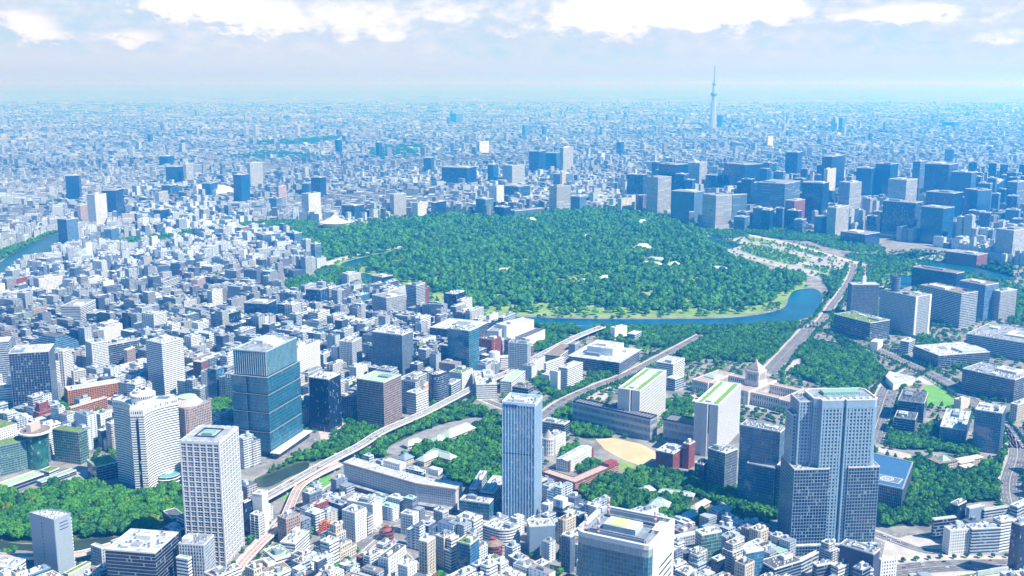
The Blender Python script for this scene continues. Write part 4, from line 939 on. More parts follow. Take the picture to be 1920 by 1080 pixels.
def lattice_tower():
    """pale tower of deep square frames, foreground left"""
    N, a, w, d, h, c = frame((336, 411, 447, 829, 1062, 799))
    root = tag(empty('office_tower', (c[0], c[1], 0), a), 'tall pale tower with a lattice of deep square window frames, front left', T)
    P = rect(w, d); take(local(a, c, P), 1, 6); note('the tall white lattice tower', c[0], c[1], h, root)
    MB().prism(offset(P, -1.5), 0, h - 1).build('wall', pmat('pale_precast', (.60, .62, .66), .6, .05), root)
    nf = 24; f = (h - 6) / nf
    g = MB(); g.prism(offset(P, -.9), 0, f*.66); gm = g.mesh('window_band', GL)
    s = MB(); s.prism(offset(P, -.55), 0, f*.10); sm = s.mesh('spandrel', pmat('pale_precast', ()), )
    for i in range(nf):
        link('window_band', gm, root, (0, 0, 5 + i*f + f*.14)); link('spandrel', sm, root, (0, 0, 5 + i*f + f*.44))
    m = MB(); pr = pmat('pale_precast', ())
    for i in range(4):
        p, q = P[i], P[(i+1) % 4]; L = hypot(q[0]-p[0], q[1]-p[1]); ux, uy = (q[0]-p[0])/L, (q[1]-p[1])/L; nx, ny = uy, -ux; rot = atan2(uy, ux)
        n = max(4, int(round(L/8.3)))
        for k in range(n + 1):
            t = min(max(L*k/n, .9), L-.9); m.box(p[0]+ux*t-nx*.9, p[1]+uy*t-ny*.9, 0, 1.7, 1.85-.02*(k % 2), h, rot)
        for k in range(n):
            t = L*(k+.5)/n; m.box(p[0]+ux*t-nx*1.0, p[1]+uy*t-ny*1.0, 0, .32, 1.0, h-.4, rot)
    for i in range(nf + 1):
        m.ring(offset(P, -.06), offset(P, -1.4), 5 + i*f - f*.09, 5 + i*f + f*.09)
    m.ring(offset(P, .05), offset(P, -1.5), h-3.4, h)
    m.build('frame_lattice', pr, root)
    MB().prism(offset(P, -1.6), h-1.0, h-.4).build('roof', ROOFW, root)
    lv = MB()
    for k in range(16): lv.box(-w/2+4+(w-8)*k/15, 0, h-.39, .35, d-6, .5)
    lv.build('roof_louvre', METAL, root)
    MB().ring(rect(w*.5, d*.5), rect(w*.5-1, d*.5-1), h-.1, h+1.6).build('light_well', DGREY, root)
    MB().box(0, 0, h+.1, w*.24, d*.24, 2.4).build('plant_room', COPPER, root)
lattice_tower()

def glass_giant():
    """broad blue glass tower with stacked boxes and ribbed crown"""
    N, a, w, d, h, c = frame((437, 498, 555, 659, 857, 632))
    root = tag(empty('office_tower', (c[0], c[1], 0), a), 'broad tall blue glass tower with recessed dark bands and white ribbed crown', T)
    P = rect(w, d); take(local(a, c, P), 1, 9); note('the broad tall blue glass tower', c[0], c[1], h, root)
    B0 = offset(P, 3.0); lev = [8, h*.245, h*.43, h*.60, h*.765]
    notch = [(-w/2-3, -d/2-3), (w/2+3, -d/2-3), (w/2+3, d/2+3), (-w/2-3, d/2+3), (-w/2-3, d*.12), (-w/2-.5, d*.12), (-w/2-.5, d*.0), (-w/2-3, d*.0)]
    MB().prism(offset(B0, -5), 0, lev[-1]).build('core_wall', NAVY, root)
    for i in range(4):
        z0, z1 = lev[i]+1.2, lev[i+1]-1.2
        g = MB(); g.prism(notch, z0, z1, bottom=True); b = g.build('glass_box', GLT, root)
        f = MB(); m = len(notch)
        for j in range(m):
            p, q = notch[j], notch[(j+1) % m]; L = hypot(q[0]-p[0], q[1]-p[1])
            if L < 4: continue
            ux, uy = (q[0]-p[0])/L, (q[1]-p[1])/L; n = int(L/2.1); rot = atan2(uy, ux)
            side = 1 if j in (3, 7) else 0
            for k in range(n+1):
                t = min(max(L*k/n, .2), L-.2); f.box(p[0]+ux*t+uy*.15, p[1]+uy*t-ux*.15, z0+.05, .5 if side else .2, .5, z1-z0-.1, rot)
        f.build('fin_screen', pmat('blue_steel_fin', (.07, .19, .31), .4, .05), b)
        h4 = MB()
        for k in range(1, 5): h4.ring(offset(notch, .12), offset(notch, -.2), z0+(z1-z0)*k/5-.2, z0+(z1-z0)*k/5+.15)
        h4.build('floor_line', BLUEG, b)
        MB().ring(offset(B0, .5), offset(B0, -2.4), z1+.03, z1+.6).build('ledge', METAL, root)
    z0 = lev[4]+.8
    g = MB(); g.prism(P, z0, h-3); b = g.build('crown_glass', GLT, root)
    f = MB()
    for j in range(4):
        p, q = P[j], P[(j+1) % 4]; L = hypot(q[0]-p[0], q[1]-p[1]); ux, uy = (q[0]-p[0])/L, (q[1]-p[1])/L; n = int(L/3.6); rot = atan2(uy, ux)
        for k in range(n+1):
            t = min(max(L*k/n, .3), L-.3); f.box(p[0]+ux*t+uy*.3, p[1]+uy*t-ux*.3, z0+.1, .5, .7, h-z0-.6, rot)
    f.ring(offset(P, .9), offset(P, -.8), h-1.6, h)
    f.build('crown_rib', pmat('pale_crown_rib', (.40, .52, .60), .5, .05), root)
    MB().prism(offset(P, -1), h-2.9, h-2.3).build('roof', ROOFG, root)
    r = random.Random(5)
    for k in range(5): MB().box(r.uniform(-w*.3, w*.3), -d*.34+k*d*.16, h-2.28, w*.38, 3.2, 2.6).build('cooling_unit', WMETAL, root)
    MB().box(w*.18, d*.22, h-2.28, w*.4, d*.32, 5.5).build('plant_room', LGREY, root)
    for s in (-1, 1):
        m = MB(); m.bar((s*8, d*.3, h-2.3), (s*8, d*.3, h+9), .35); m.bar((s*8, d*.3, h+9), (s*8-9, d*.3-4, h+12), .35); m.build('roof_crane', METAL, root)
    # podium with sloping canopies on the sunny side
    Q = offset(P, 9); facade(root, [( -w/2-4, -d/2-14), (w/2+6, -d/2-14), (w/2+6, -d/2-3.4), (-w/2-4, -d/2-3.4)], 0, 9, 'glass_dark', 'podium_wall')
    MB().prism([(-w/2-8, -d/2-20), (w/2+8, -d/2-17), (w/2+8, -d/2-4), (-w/2-8, -d/2-4)], 9.2, 10.4, bottom=True).build('canopy', WHITE, root)
    take(local(a, c, rect(w+30, d+46)), 1)
glass_giant()

def pale_slab_tower():
    """slender pale blue residential tower in the middle"""
    N, a, w, d, h, c = frame((942, 1003, 1016, 757, 976, 741))
    root = tag(empty('office_tower', (c[0], c[1], 0), a), 'slender pale blue tower with fine vertical lines and a dark belt line', T)
    P = rect(w, d); take(local(a, c, P), 1, 6); note('the slender pale blue tower', c[0], c[1], h, root)
    zb = h*.555
    facade(root, P, 0, zb, 'glass_light')
    MB().prism(offset(P, -.5), zb, zb+2.0).build('belt_course', NAVY, root)
    facade(root, P, zb+2.0, h-7, 'glass_light', 'upper_wall')
    MB().prism(offset(P, -.6), h-7, h-4).build('plant_floor', BLUEG, root)
    f = MB()
    for j in range(4):
        p, q = P[j], P[(j+1) % 4]; L = hypot(q[0]-p[0], q[1]-p[1]); ux, uy = (q[0]-p[0])/L, (q[1]-p[1])/L; n = int(L/3.8); rot = atan2(uy, ux)
        for k in range(n+1):
            t = min(max(L*k/n, .3), L-.3); f.box(p[0]+ux*t+uy*.25, p[1]+uy*t-ux*.25, 0, .55, .9, h-.2, rot)
    f.build('fin_screen', pmat('pale_blue_fin', (.62, .78, .92), .4, .05), root)
    MB().ring(offset(P, .7), offset(P, -.5), h-4.2, h).build('parapet', pmat('pale_blue_fin', ()), root)
    roof(root, offset(P, -.6), h-4, ROOFW, ph=0, level=4, rnd=random.Random(3))
    sg = MB()
    for k in range(11): sg.box(-w/2-.95, d*.46 - k*d*.041, h-6.0+(.5 if k % 3 else 0), .4, d*.027, 3.4 if k in (0, 5) else 2.4+(k % 2)*.6)
    sg.build('sign_lettering', pmat('blue_sign', (.01, .09, .45), .5, .02), root)
pale_slab_tower()

def stepped_giant():
    """big pale granite and glass tower, front right: wide lower block, tall shaft with square windows"""
    N, a, w, d, h, c = frame((1467, 1487, 1646, 878, 1036, 874))
    d = max(d, 44)
    c = (N[0] + cos(a)*w/2 - sin(a)*d/2, N[1] + sin(a)*w/2 + cos(a)*d/2)
    root = tag(empty('office_tower', (c[0], c[1], 0), a), 'biggest pale blue stepped tower with punched square windows, front right', T)
    P = rect(w, d); take(local(a, c, P), 1, 8); note('the big stepped tower', c[0], c[1], h, root)
    STY['giant_low'] = (pmat('pale_blue_granite', (.27, .40, .52), .4, .06), GLD, 4.1, .3, 3.5, (3.6, .45, .3))
    STY['giant_high'] = (pmat('pale_blue_granite', ()), GLD, 4.3, 1.0, 3.2, (4.2, 1.9, .3))
    def xat(px):     # local x on the front face whose roof corner shows at px
        k = (px-960)/F; Y0 = N[1]*CP + (H-h)*SP
        return (k*Y0 - N[0]) / (cos(a) - k*sin(a)*CP) - w/2
    yt = ray(1532, 752); hs = H + (N[1]/yt[1]) * yt[2]
    e1, e2, e3 = xat(1553), xat(1588), w/2
    facade(root, [(-w/2, -d/2-5), (e1, -d/2-5), (e1, d/2), (-w/2, d/2)], 0, h, 'giant_low', 'lower_wall')
    roof(root, [(-w/2, -d/2-5), (e1, -d/2-5), (e1, -d*.15), (-w/2, -d*.15)], h, ROOFG, level=2, rnd=random.Random(2), pent=False)
    facade(root, [(e2, -d/2-5), (e3, -d/2-5), (e3, d/2), (e2, d/2)], 0, h+1, 'giant_low', 'lower_wall')
    roof(root, [(e2, -d/2-5), (e3, -d/2-5), (e3, -d*.15), (e2, -d*.15)], h+1, ROOFG, level=1, rnd=random.Random(3), pent=False)
    x0, x1, xs = xat(1533), xat(1630), xat(1575)
    top = hs - 9
    S = [(x0, -d/2-3), (xs-2, -d/2-3), (xs-2, -d/2+.5), (xs+2, -d/2+.5), (xs+2, -d/2-3), (x1, -d/2-3), (x1+5, -d/2+3), (x1+5, d/2-6), (x1, d/2), (x0, d/2), (x0-7, d/2-6), (x0-7, -d/2+6), (x0, -d/2+4)]
    facade(root, S, 0, top, 'giant_high', 'shaft_wall')
    MB().prism([(xs-1.8, -d/2+.1), (xs+1.8, -d/2+.1), (xs+1.8, -d/2+.6), (xs-1.8, -d/2+.6)], 0, top).build('glass_slot', GLT, root)
    MB().prism(offset(S, .25), top+.02, hs).build('crown_wall', pmat('pale_blue_granite', ()), root)
    xl = xat(1497)
    L2 = [(xl, -d/2+9), (x0-7.2, -d/2+9), (x0-7.2, d/2-4), (xl, d/2-4)]
    facade(root, L2, 0, hs-4, 'giant_high', 'side_shaft_wall'); roof(root, L2, hs-4, ROOFG, level=2, rnd=random.Random(9), pent=False)
    L3 = [(xl-6, -d/2+14), (xl-.2, -d/2+14), (xl-.2, d/2-8), (xl-6, d/2-8)]
    facade(root, L3, 0, hs-22, 'giant_high', 'step_wall'); roof(root, L3, hs-22, ROOFG, level=0)
    MB().ring(offset(S, .5), offset(S, -1.5), hs, hs+1.5).build('parapet', OFFWH, root)
    MB().prism(offset(S, -1.6), hs-.2, hs+.2).build('roof', ROOFG, root)
    MB().box((x0+x1)/2, 4, hs+.22, (x1-x0)*.7, 14, 3.6).build('plant_room', COPPER, root)
    for k in range(8): MB().box(x0+4+k*(x1-x0-8)/7, -d/2+3, hs+.22, 3.2, 3.2, 1.8).build('cooling_unit', WMETAL, root)
    facade(root, [(-w/2-2, -d/2-11), (w/2+2, -d/2-11), (w/2+2, -d/2-5.4), (-w/2-2, -d/2-5.4)], 0, 13, 'giant_low', 'podium_wall')
    MB().box(0, -d/2-8.2, 13.02, w, 5, .5).build('podium_roof', ROOFW, root)
stepped_giant()

def twin_step_glass():
    N, a, w, d, h, c = frame((1388, 1463, 1475, 811, 956, 801))
    d = min(d, 62); w = max(w, 26)
    root = tag(empty('office_tower', (c[0], c[1], 0), a), 'deep blue glass tower with a lower glass step, left of the stepped tower', T)
    P = rect(w, d); take(local(a, c, P), 1, 6); note('the deep blue step tower', c[0], c[1], h, root)
    facade(root, P, 0, h, 'glass_blue'); roof(root, P, h, ROOFG, level=5, rnd=random.Random(4))
    q = [(-w/2-9, -d/2+2), (-w/2-.3, -d/2+2), (-w/2-.3, d*.22), (-w/2-9, d*.22)]
    facade(root, q, 0, h*.56, 'glass_blue', 'step_wall'); roof(root, q, h*.56, ROOFG, level=1, rnd=random.Random(5), pent=False)
    q2 = [(-w/2-7, -d/2-6), (w*.3, -d/2-6), (w*.3, -d/2-.3), (-w/2-7, -d/2-.3)]
    facade(root, q2, 0, h*.6, 'glass_blue', 'step_wall'); roof(root, q2, h*.6, ROOFG, level=1, rnd=random.Random(6), pent=False)
twin_step_glass()

def mast_tower():
    """glass tower at the bottom edge with red and white masts on its roof"""
    N, a, w, d, h, c = frame((1077, 1218, 1264, 1026, 1385, 974))
    root = tag(empty('office_tower', (c[0], c[1], 0), a), 'teal glass tower with red and white roof masts at the bottom edge', T)
    P = [(-w/2+4, -d/2), (w/2, -d/2), (w/2, d/2), (-w/2, d/2), (-w/2, -d/2+4)]
    R = [(-w/2+5, -d/2), (w/2-1, -d/2), (w/2, -d/2+1), (w/2, d/2-8), (w/2-5, d/2-1.5), (w/2-9, d/2), (-w/2+9, d/2), (-w/2+3, d/2-2.5), (-w/2, d/2-8), (-w/2, -d/2+5), (-w/2+1.2, -d/2+1.2)]
    take(local(a, c, P), 1, 6); note('the glass tower with masts', c[0], c[1], h, root)
    cw = pmat('cream_end_wall', (.62, .60, .53), .6, .04)
    facade(root, R, 0, h-10, 'glass_teal')
    lv = MB(); lv.prism(R, h-10, h-3.6)
    lv.build('louvre_wall', pmat('greyish_louvre', (.30, .34, .37), .5, .05), root)
    fn = MB()
    for k in range(44):
        t = -d/2+6+(d-14)*k/43; fn.box(-w/2-.2, t, h-9.6, .5, .5, 5.9)
    fn.build('louvre_fin', LGREY, root)
    # cream end wall on the sunny side with slanting slits
    MB().prism([(-w/2+6.5, -d/2-.75), (w/2-.2, -d/2-.75), (w/2-.2, -d/2-.12), (-w/2+6.5, -d/2-.12)], 0, h+.2).build('end_wall', cw, root)
    for k in range(26): MB().box(w*.14, -d/2-.80, h-30-k*6.2, w*.52, .16, 1.7).build('window_band', GLD, root)
    MB().ring(offset(R, .5), offset(R, -2.6), h-3.55, h+.8).build('parapet', pmat('pale_steel_rim', (.56, .60, .66), .5, .05), root)
    MB().prism(offset(R, -2.5), h-3.55, h-2.8).build('roof', pmat('mid_blue_grey_roof', (.20, .25, .31), .8, .2, .2), root)
    Q = offset(R, -7.5)
    MB().ring(offset(R, -7.5), offset(R, -8.2), h-2.7, h+1.0).build('screen_wall', METAL, root)
    # rows of dark fan openings
    for s in (-1, 1):
        for k in range(14):
            m = MB(); m.box(0, 0, 0, 3.0, 3.4, 1.2); m.cyl(0, 0, 1.21, 1.45, 1.2, n=10, mi=1)
            m.build('cooling_unit', [DGREY, NAVY], root, (s*w*.27, -d*.36+k*d*.72/13, h-2.75))
    for k in range(5):
        MB().box(-w*.17+k*w*.085, d*.40, h-2.75, 2.4, 3, 1.4).build('cooling_unit', DGREY, root)
    MB().box(-1, d*.02, h-2.75, w*.30, d*.44, 5.0).build('plant_room', LGREY, root)
    MB().box(-1, d*.05, h+2.27, w*.26, d*.22, .4).build('helipad', pmat('pale_yellow_green_deck', (.50, .60, .25), .8, .06), root)
    MB().box(w*.18, -d*.41, h-2.75, w*.34, d*.12, 3.4).build('stair_house', CREAM, root)
    for (mx, my) in ((-w*.36, d*.40), (-w*.38, -d*.30+d*.52), (w*.36, d*.36), (w*.20, -d*.34)):
        m = MB()
        for k in range(6):
            z = h-2.7+k*2.4
            for s, t in ((-1, -1), (1, -1), (1, 1), (-1, 1)): m.bar((s*.8, t*.8, z), (s*.8, t*.8, z+2.4), .16, k % 2)
            m.box(0, 0, z+1.0, 1.5, 1.5, .25, 0, k % 2); m.bar((-.8, -.8, z), (.8, .8, z+2.4), .1, k % 2); m.bar((.8, -.8, z), (-.8, .8, z+2.4), .1, k % 2)
        m.cyl(0, 0, h+11.7, h+13.0, 1.3, n=10, mi=1); m.bar((0, 0, h+13), (0, 0, h+18), .14, 0)
        m.build('radio_mast', [REDP, WMETAL], root, (mx, my, 0))
mast_tower()

def star_hotel():
    """white Y shaped hotel with concave sides and a round lounge on the roof"""
    N, a, w, d, h, c = frame((240, 257, 275, 768, 923, 762))
    cx, cy = N[0]-4, N[1]+34
    root = tag(empty('hotel', (cx, cy, 0), 0), 'curved white three winged hotel with navy stripes and a round rooftop lounge', 'hotel')
    tips = [radians(-84), radians(36), radians(158)]; ln = [36, 46, 46]; hw = 9.0
    P = []
    for i, t in enumerate(tips):
        ux, uy = cos(t), sin(t); nx, ny = -uy, ux; L = ln[i]
        P += [(ux*L - nx*hw, uy*L - ny*hw), (ux*L + nx*hw, uy*L + ny*hw)]
        t2 = tips[(i+1) % 3] + (2*pi if i == 2 else 0); L2 = ln[(i+1) % 3]
        A_ = (ux*L + nx*hw, uy*L + ny*hw); vx, vy = cos(t2), sin(t2); B_ = (vx*L2 + vy*hw, vy*L2 - vx*hw)
        tm = (t + t2)/2; M = (cos(tm)*11, sin(tm)*11)
        for q in (.15, .3, .43, .57, .7, .85):
            P.append(((1-q)**2*A_[0]+2*q*(1-q)*M[0]+q*q*B_[0], (1-q)**2*A_[1]+2*q*(1-q)*M[1]+q*q*B_[1]))
    P = ccw(P); take(local(0, (cx, cy), P), 1, 6); note('the curved white hotel', cx, cy, h, root)
    facade(root, P, 0, h-9, 'stripe_white')
    STY['hotel_top'] = (WHITE, GL, 8, 2.4, 6.0, (3.0, 1.2, .5))
    facade(root, P, h-9, h, 'hotel_top', 'top_wall')
    e = tips[0]; m = MB(); m.box(cos(e)*36.2, sin(e)*36.2, 4, .6, 3.2, h-16, e); m.build('stair_slot', GLD, root)
    roof(root, P, h, ROOFW, WHITE, 1.4, level=2, rnd=random.Random(8), pent=False)
    MB().cyl(0, 0, h+.4, h+9, 15.5, n=36).build('lounge_wall', WHITE, root)
    MB().cyl(0, 0, h+9.02, h+12.2, 16.6, n=36).build('lounge_window', GL, root)
    f = MB()
    for k in range(36):
        t = 2*pi*k/36; f.box(cos(t)*16.7, sin(t)*16.7, h+9.0, .5, 1.0, 3.3, t)
    f.build('lounge_rib', WHITE, root)
    MB().cyl(0, 0, h+12.25, h+14.0, 17.2, 16.4, n=36).build('lounge_roof', WHITE, root)
    MB().cyl(0, 0, h+14.02, h+18.5, 11.5, n=32).build('plant_room', OFFWH, root)
    r = random.Random(1)
    for k in range(6): MB().box(r.uniform(-6, 6), r.uniform(-6, 6), h+18.52, 2.2, 2.2, 1.6).build('cooling_unit', DGREY, root)
    MB().bar((12, -3, h+.4), (12, -3, h+17), .25).build('antenna', WMETAL, root)
star_hotel()

def domed_block():
    N, a, w, d, h, c = frame((311, 350, 395, 768, 886, 752))
    root = tag(empty('office_tower', (c[0], c[1], 0), a), 'pinkish gridded tower with eight sided skirt roof and pale green top', T)
    P = [(-w/2+4, -d/2), (w/2, -d/2), (w/2, d/2), (-w/2, d/2), (-w/2, -d/2+4)]
    take(local(a, c, P), 1, 5); note('the octagon roofed tower', c[0], c[1], h, root)
    facade(root, P, 0, h, 'grid_pink'); roof(root, P, h, ROOFG, PINKB, 1.0, level=0)
    R = min(w, d)*.52
    MB().cyl(0, 2, h+.4, h+9.5, R, R*.60, n=8).build('skirt_roof', pmat('rosy_metal_roof', (.52, .45, .45), .5, .08), root)
    f = MB()
    for k in range(32):
        t = 2*pi*k/32; f.bar((cos(t)*R*.97, 2+sin(t)*R*.97, h+.6), (cos(t)*R*.60, 2+sin(t)*R*.60, h+9.6), .22)
    f.build('roof_rib', OFFWH, root)
    MB().cyl(0, 2, h+9.52, h+10.6, R*.61, n=24).build('helipad', pmat('pale_mint_deck', (.42, .62, .42), .8, .06), root)
domed_block()

def disc_hotel():
    """low dark hotel by the pool with a round restaurant disc on its roof"""
    N, a, w, d, h, c = frame((98, 147, 163, 812, 872, 805))
    N2 = G(-25, 899); hh = h
    ang = a
    root = tag(empty('hotel', (c[0], c[1], 0), a), 'low dark hotel carrying a round white restaurant disc, left edge', 'hotel')
    ca, sa = cos(-a), sin(-a)
    def lo(p): x, y = p[0]-c[0], p[1]-c[1]; return (x*ca - y*sa, x*sa + y*ca)
    take(local(a, c, rect(w, d)), 1, 5); note('the disc topped hotel', c[0], c[1], h, root)
    facade(root, rect(w, d), 0, h, 'glass_green', 'end_wing_wall'); roof(root, rect(w, d), h, ROOFGR, MGREY, 1.0, level=0)
    # long bent wing to the left
    f0, f1, f2 = lo(G(96, 866)), lo(G(40, 884)), lo(G(-40, 903)); dd = 26
    def off(p, q): L = hypot(q[0]-p[0], q[1]-p[1]); return (-(q[1]-p[1])/L*dd, (q[0]-p[0])/L*dd)
    o1, o2 = off(f1, f0), off(f2, f1)
    Q = [f2, f1, f0, (f0[0]+o1[0], f0[1]+o1[1]), (f1[0]+(o1[0]+o2[0])/2, f1[1]+(o1[1]+o2[1])/2), (f2[0]+o2[0], f2[1]+o2[1])]
    Q = ccw(Q); take(local(a, c, Q), 1, 5)
    STY['disc_wing'] = (MGREY, GLG, 3.3, .4, 2.6, (4.2, .3, .25))
    facade(root, Q, 0, h-5, 'disc_wing', 'long_wing_wall'); roof(root, Q, h-5, ROOFGR, MGREY, 1.0, level=1, rnd=random.Random(5), pent=False)
    ctr = lo(G(66, 808, h+5)); R = 23
    MB().cyl(ctr[0], ctr[1], 0, h+1, 15, n=32).build('disc_shaft', GLG, root)
    MB().cyl(ctr[0], ctr[1], h+1.02, h+4.5, 16, R, n=48).build('disc_soffit', MGREY, root)
    MB().cyl(ctr[0], ctr[1], h+4.52, h+7.0, R+.6, n=48).build('disc_rim', WHITE, root)
    MB().cyl(ctr[0], ctr[1], h+7.02, h+7.6, R-2, n=48).build('disc_roof', ROOFB, root)
    m = MB(); m.box(ctr[0]-3, ctr[1], h+7.62, 22, 8, 11, radians(8)); m.build('sign_wall', pmat('beige_panel_wall', (.52, .46, .42), .7, .04), root)
disc_hotel()

def round_lodge():
    c = G(316, 903); root = tag(empty('hall', (c[0], c[1], 0)), 'low round pavilion with teal roof and white cap beside the curved hotel', 'hall')
    take(ngon(19, 16, *c), 1, 3); note('the round teal pavilion', c[0], c[1], 14, root)
    for i, (r, z0, z1) in enumerate(((19, 0, 4), (17.5, 4.6, 8.2), (16.2, 8.8, 12))):
        MB().cyl(0, 0, z0, z1, r, n=36).build('glass_wall', GL, root); MB().cyl(0, 0, z1+.02, z1+.6, r+1.3, n=36, bottom=True).build('ledge', OFFWH, root)
    MB().cyl(0, 0, 12.64, 13.6, 16.8, 14.5, n=36).build('roof', pmat('teal_metal_roof', (.10, .30, .33), .5, .08), root)
    MB().cyl(-1, 1, 13.62, 15.4, 7.5, n=30).build('roof_cap', OFFWH, root)
round_lodge()

def blank_prow():
    N, a, w, d, h, c = frame((55, 101, 132, 977, 1084, 964))
    root = tag(empty('office_tower', (c[0], c[1], 0), a), 'blank blue grey tower with rounded back and slit windows, bottom left', T)
    P = [(-w/2, -d/2), (w/2, -d/2), (w/2, -d/2+5)] + [(w/2-w*.9*(1-cos(t)), -d/2+5+(d-8)*sin(t)) for t in np.linspace(.2, 1.45, 7)] + [(-w/2, d/2)]
    take(local(a, c, rect(w, d)), 1, 5); note('the blank blue grey tower', c[0], c[1], h, root)
    pm = pmat('smooth_blue_grey_wall', (.30, .37, .46), .35, .03)
    MB().prism(P, 0, h).build('wall', pm, root)
    roof(root, P, h, ROOFW, pm, 1.8, level=3, rnd=random.Random(4), pent=False)
    gl = MB(); gl.box(-w/2-.06, d*.02, 0, .14, 1.0, 2.0); gm = gl.mesh('slit_window', NAVY)
    for i in range(int(h/4.2)-1): link('slit_window', gm, root, (0, 0, 3+i*4.2))
    for i in range(3): MB().box(w*.05, -d/2-.06, h-6-i*4, w*.5, .14, 1.0).build('louvre', NAVY, root)
    f = MB()
    for i in range(int(h/4.2)): f.box(w/2+.35, -d/2+2.4, 1+i*4.2, .9, 5, 2.2)
    f.build('balcony_stack', WHITE, root)
    MB().bar((-w/2-.1, -d/2-.1, 0), (-w/2-.1, -d/2-.1, h), .5).build('corner_strip', MGREY, root)
blank_prow()

def long_hotel():
    """long white hotel slab slightly bent"""
    n = ray(854, 917); Y = G(854, 959)[1]; t = Y/n[1]; h = H+t*n[2]
    A0, A1, A2 = G(854, 917, h), G(780, 906, h), G(644, 867, h)
    R = G(864, 903, h); a = atan2(R[1]-A0[1], R[0]-A0[0]); dep = 22
    root = tag(empty('hotel', (A1[0], A1[1], 0), 0), 'long low white hotel slab bending along the street, rows of small windows', 'hotel')
    o = (A1[0], A1[1])
    def nrm(p, q): L = hypot(q[0]-p[0], q[1]-p[1]); return ((q[1]-p[1])/L*dep, -(q[0]-p[0])/L*dep)
    n1, n2 = nrm(A0, A1), nrm(A1, A2)
    P = [A2, A1, A0, (A0[0]+n1[0], A0[1]+n1[1]), (A1[0]+(n1[0]+n2[0])/2, A1[1]+(n1[1]+n2[1])/2), (A2[0]+n2[0], A2[1]+n2[1])]
    P = [(x-o[0], y-o[1]) for x, y in P]
    if P != ccw(P): P = ccw(P)
    take([(x+o[0], y+o[1]) for x, y in P], 1, 6); note('the long white hotel', o[0], o[1], h, root)
    STY['hotel_slab'] = (pmat('hotel_white', (.62, .61, .62), .7, .05), GL, 3.3, .9, 2.2, (2.9, 1.7, .25))
    facade(root, P, 0, h-3, 'hotel_slab')
    MB().prism(offset(P, 1.0), h-3, h, bottom=True).build('eave_band', PINKB, root)
    roof(root, P, h, ROOFW, OFFWH, .8, level=2, rnd=random.Random(4), pent=False)
    for (px, py, L, W_, z, s) in ((725, 883, 30, 12, 9, 'grid_white'), (802, 897, 18, 10, 9, 'blank_white')):
        q = G(px, py, h); b = atan2(A2[1]-A1[1], A2[0]-A1[0]); R_ = rect(L, W_, q[0]-o[0]+n2[0]*.75, q[1]-o[1]+n2[1]*.75, b)
        facade(root, R_, h+.4, h+z, s, 'penthouse_wall'); MB().prism(offset(R_, .3), h+z+.02, h+z+.5).build('penthouse_roof', ROOFW, root)
    d0 = nrm(A0, A1); e = nrm(A1, A2)
    base = [(A2[0]-e[0]*.5, A2[1]-e[1]*.5), (A1[0]-(d0[0]+e[0])*.25, A1[1]-(d0[1]+e[1])*.25), (A0[0]-d0[0]*.5, A0[1]-d0[1]*.5), (A0[0]-d0[0]*.02, A0[1]-d0[1]*.02), (A1[0]-(d0[0]+e[0])*.012, A1[1]-(d0[1]+e[1])*.012), (A2[0]-e[0]*.02, A2[1]-e[1]*.02)]
    base = ccw([(x-o[0], y-o[1]) for x, y in base])
    MB().prism(base, 0, 6).build('podium_wall', NAVY, root); MB().prism(offset(base, -.3), 6.02, 6.3).build('podium_roof', ROOFG, root)
    take([(x+o[0], y+o[1]) for x, y in base], 1, 3)
long_hotel()

def l_block():
    """stepped white office group between the long hotel and the pale tower"""
    for lab, geo, st, rf in (('teal glass fronted low office between long hotel and slender pale tower', (862, 917, 925, 945, 976, 936), 'glass_teal', 'w'),
                         ('white office slab behind the teal fronted low office', (880, 893, 913, 917, 950, 884), 'ribbon_grey', 'w'),
                         ('low white roofed office in the shade of the slender pale tower', (900, 926, 950, 925, 955, 895), 'ribbon_grey', 'w')):
        bld('office_building', lab, O, geo, st, rf, 2)
l_block()

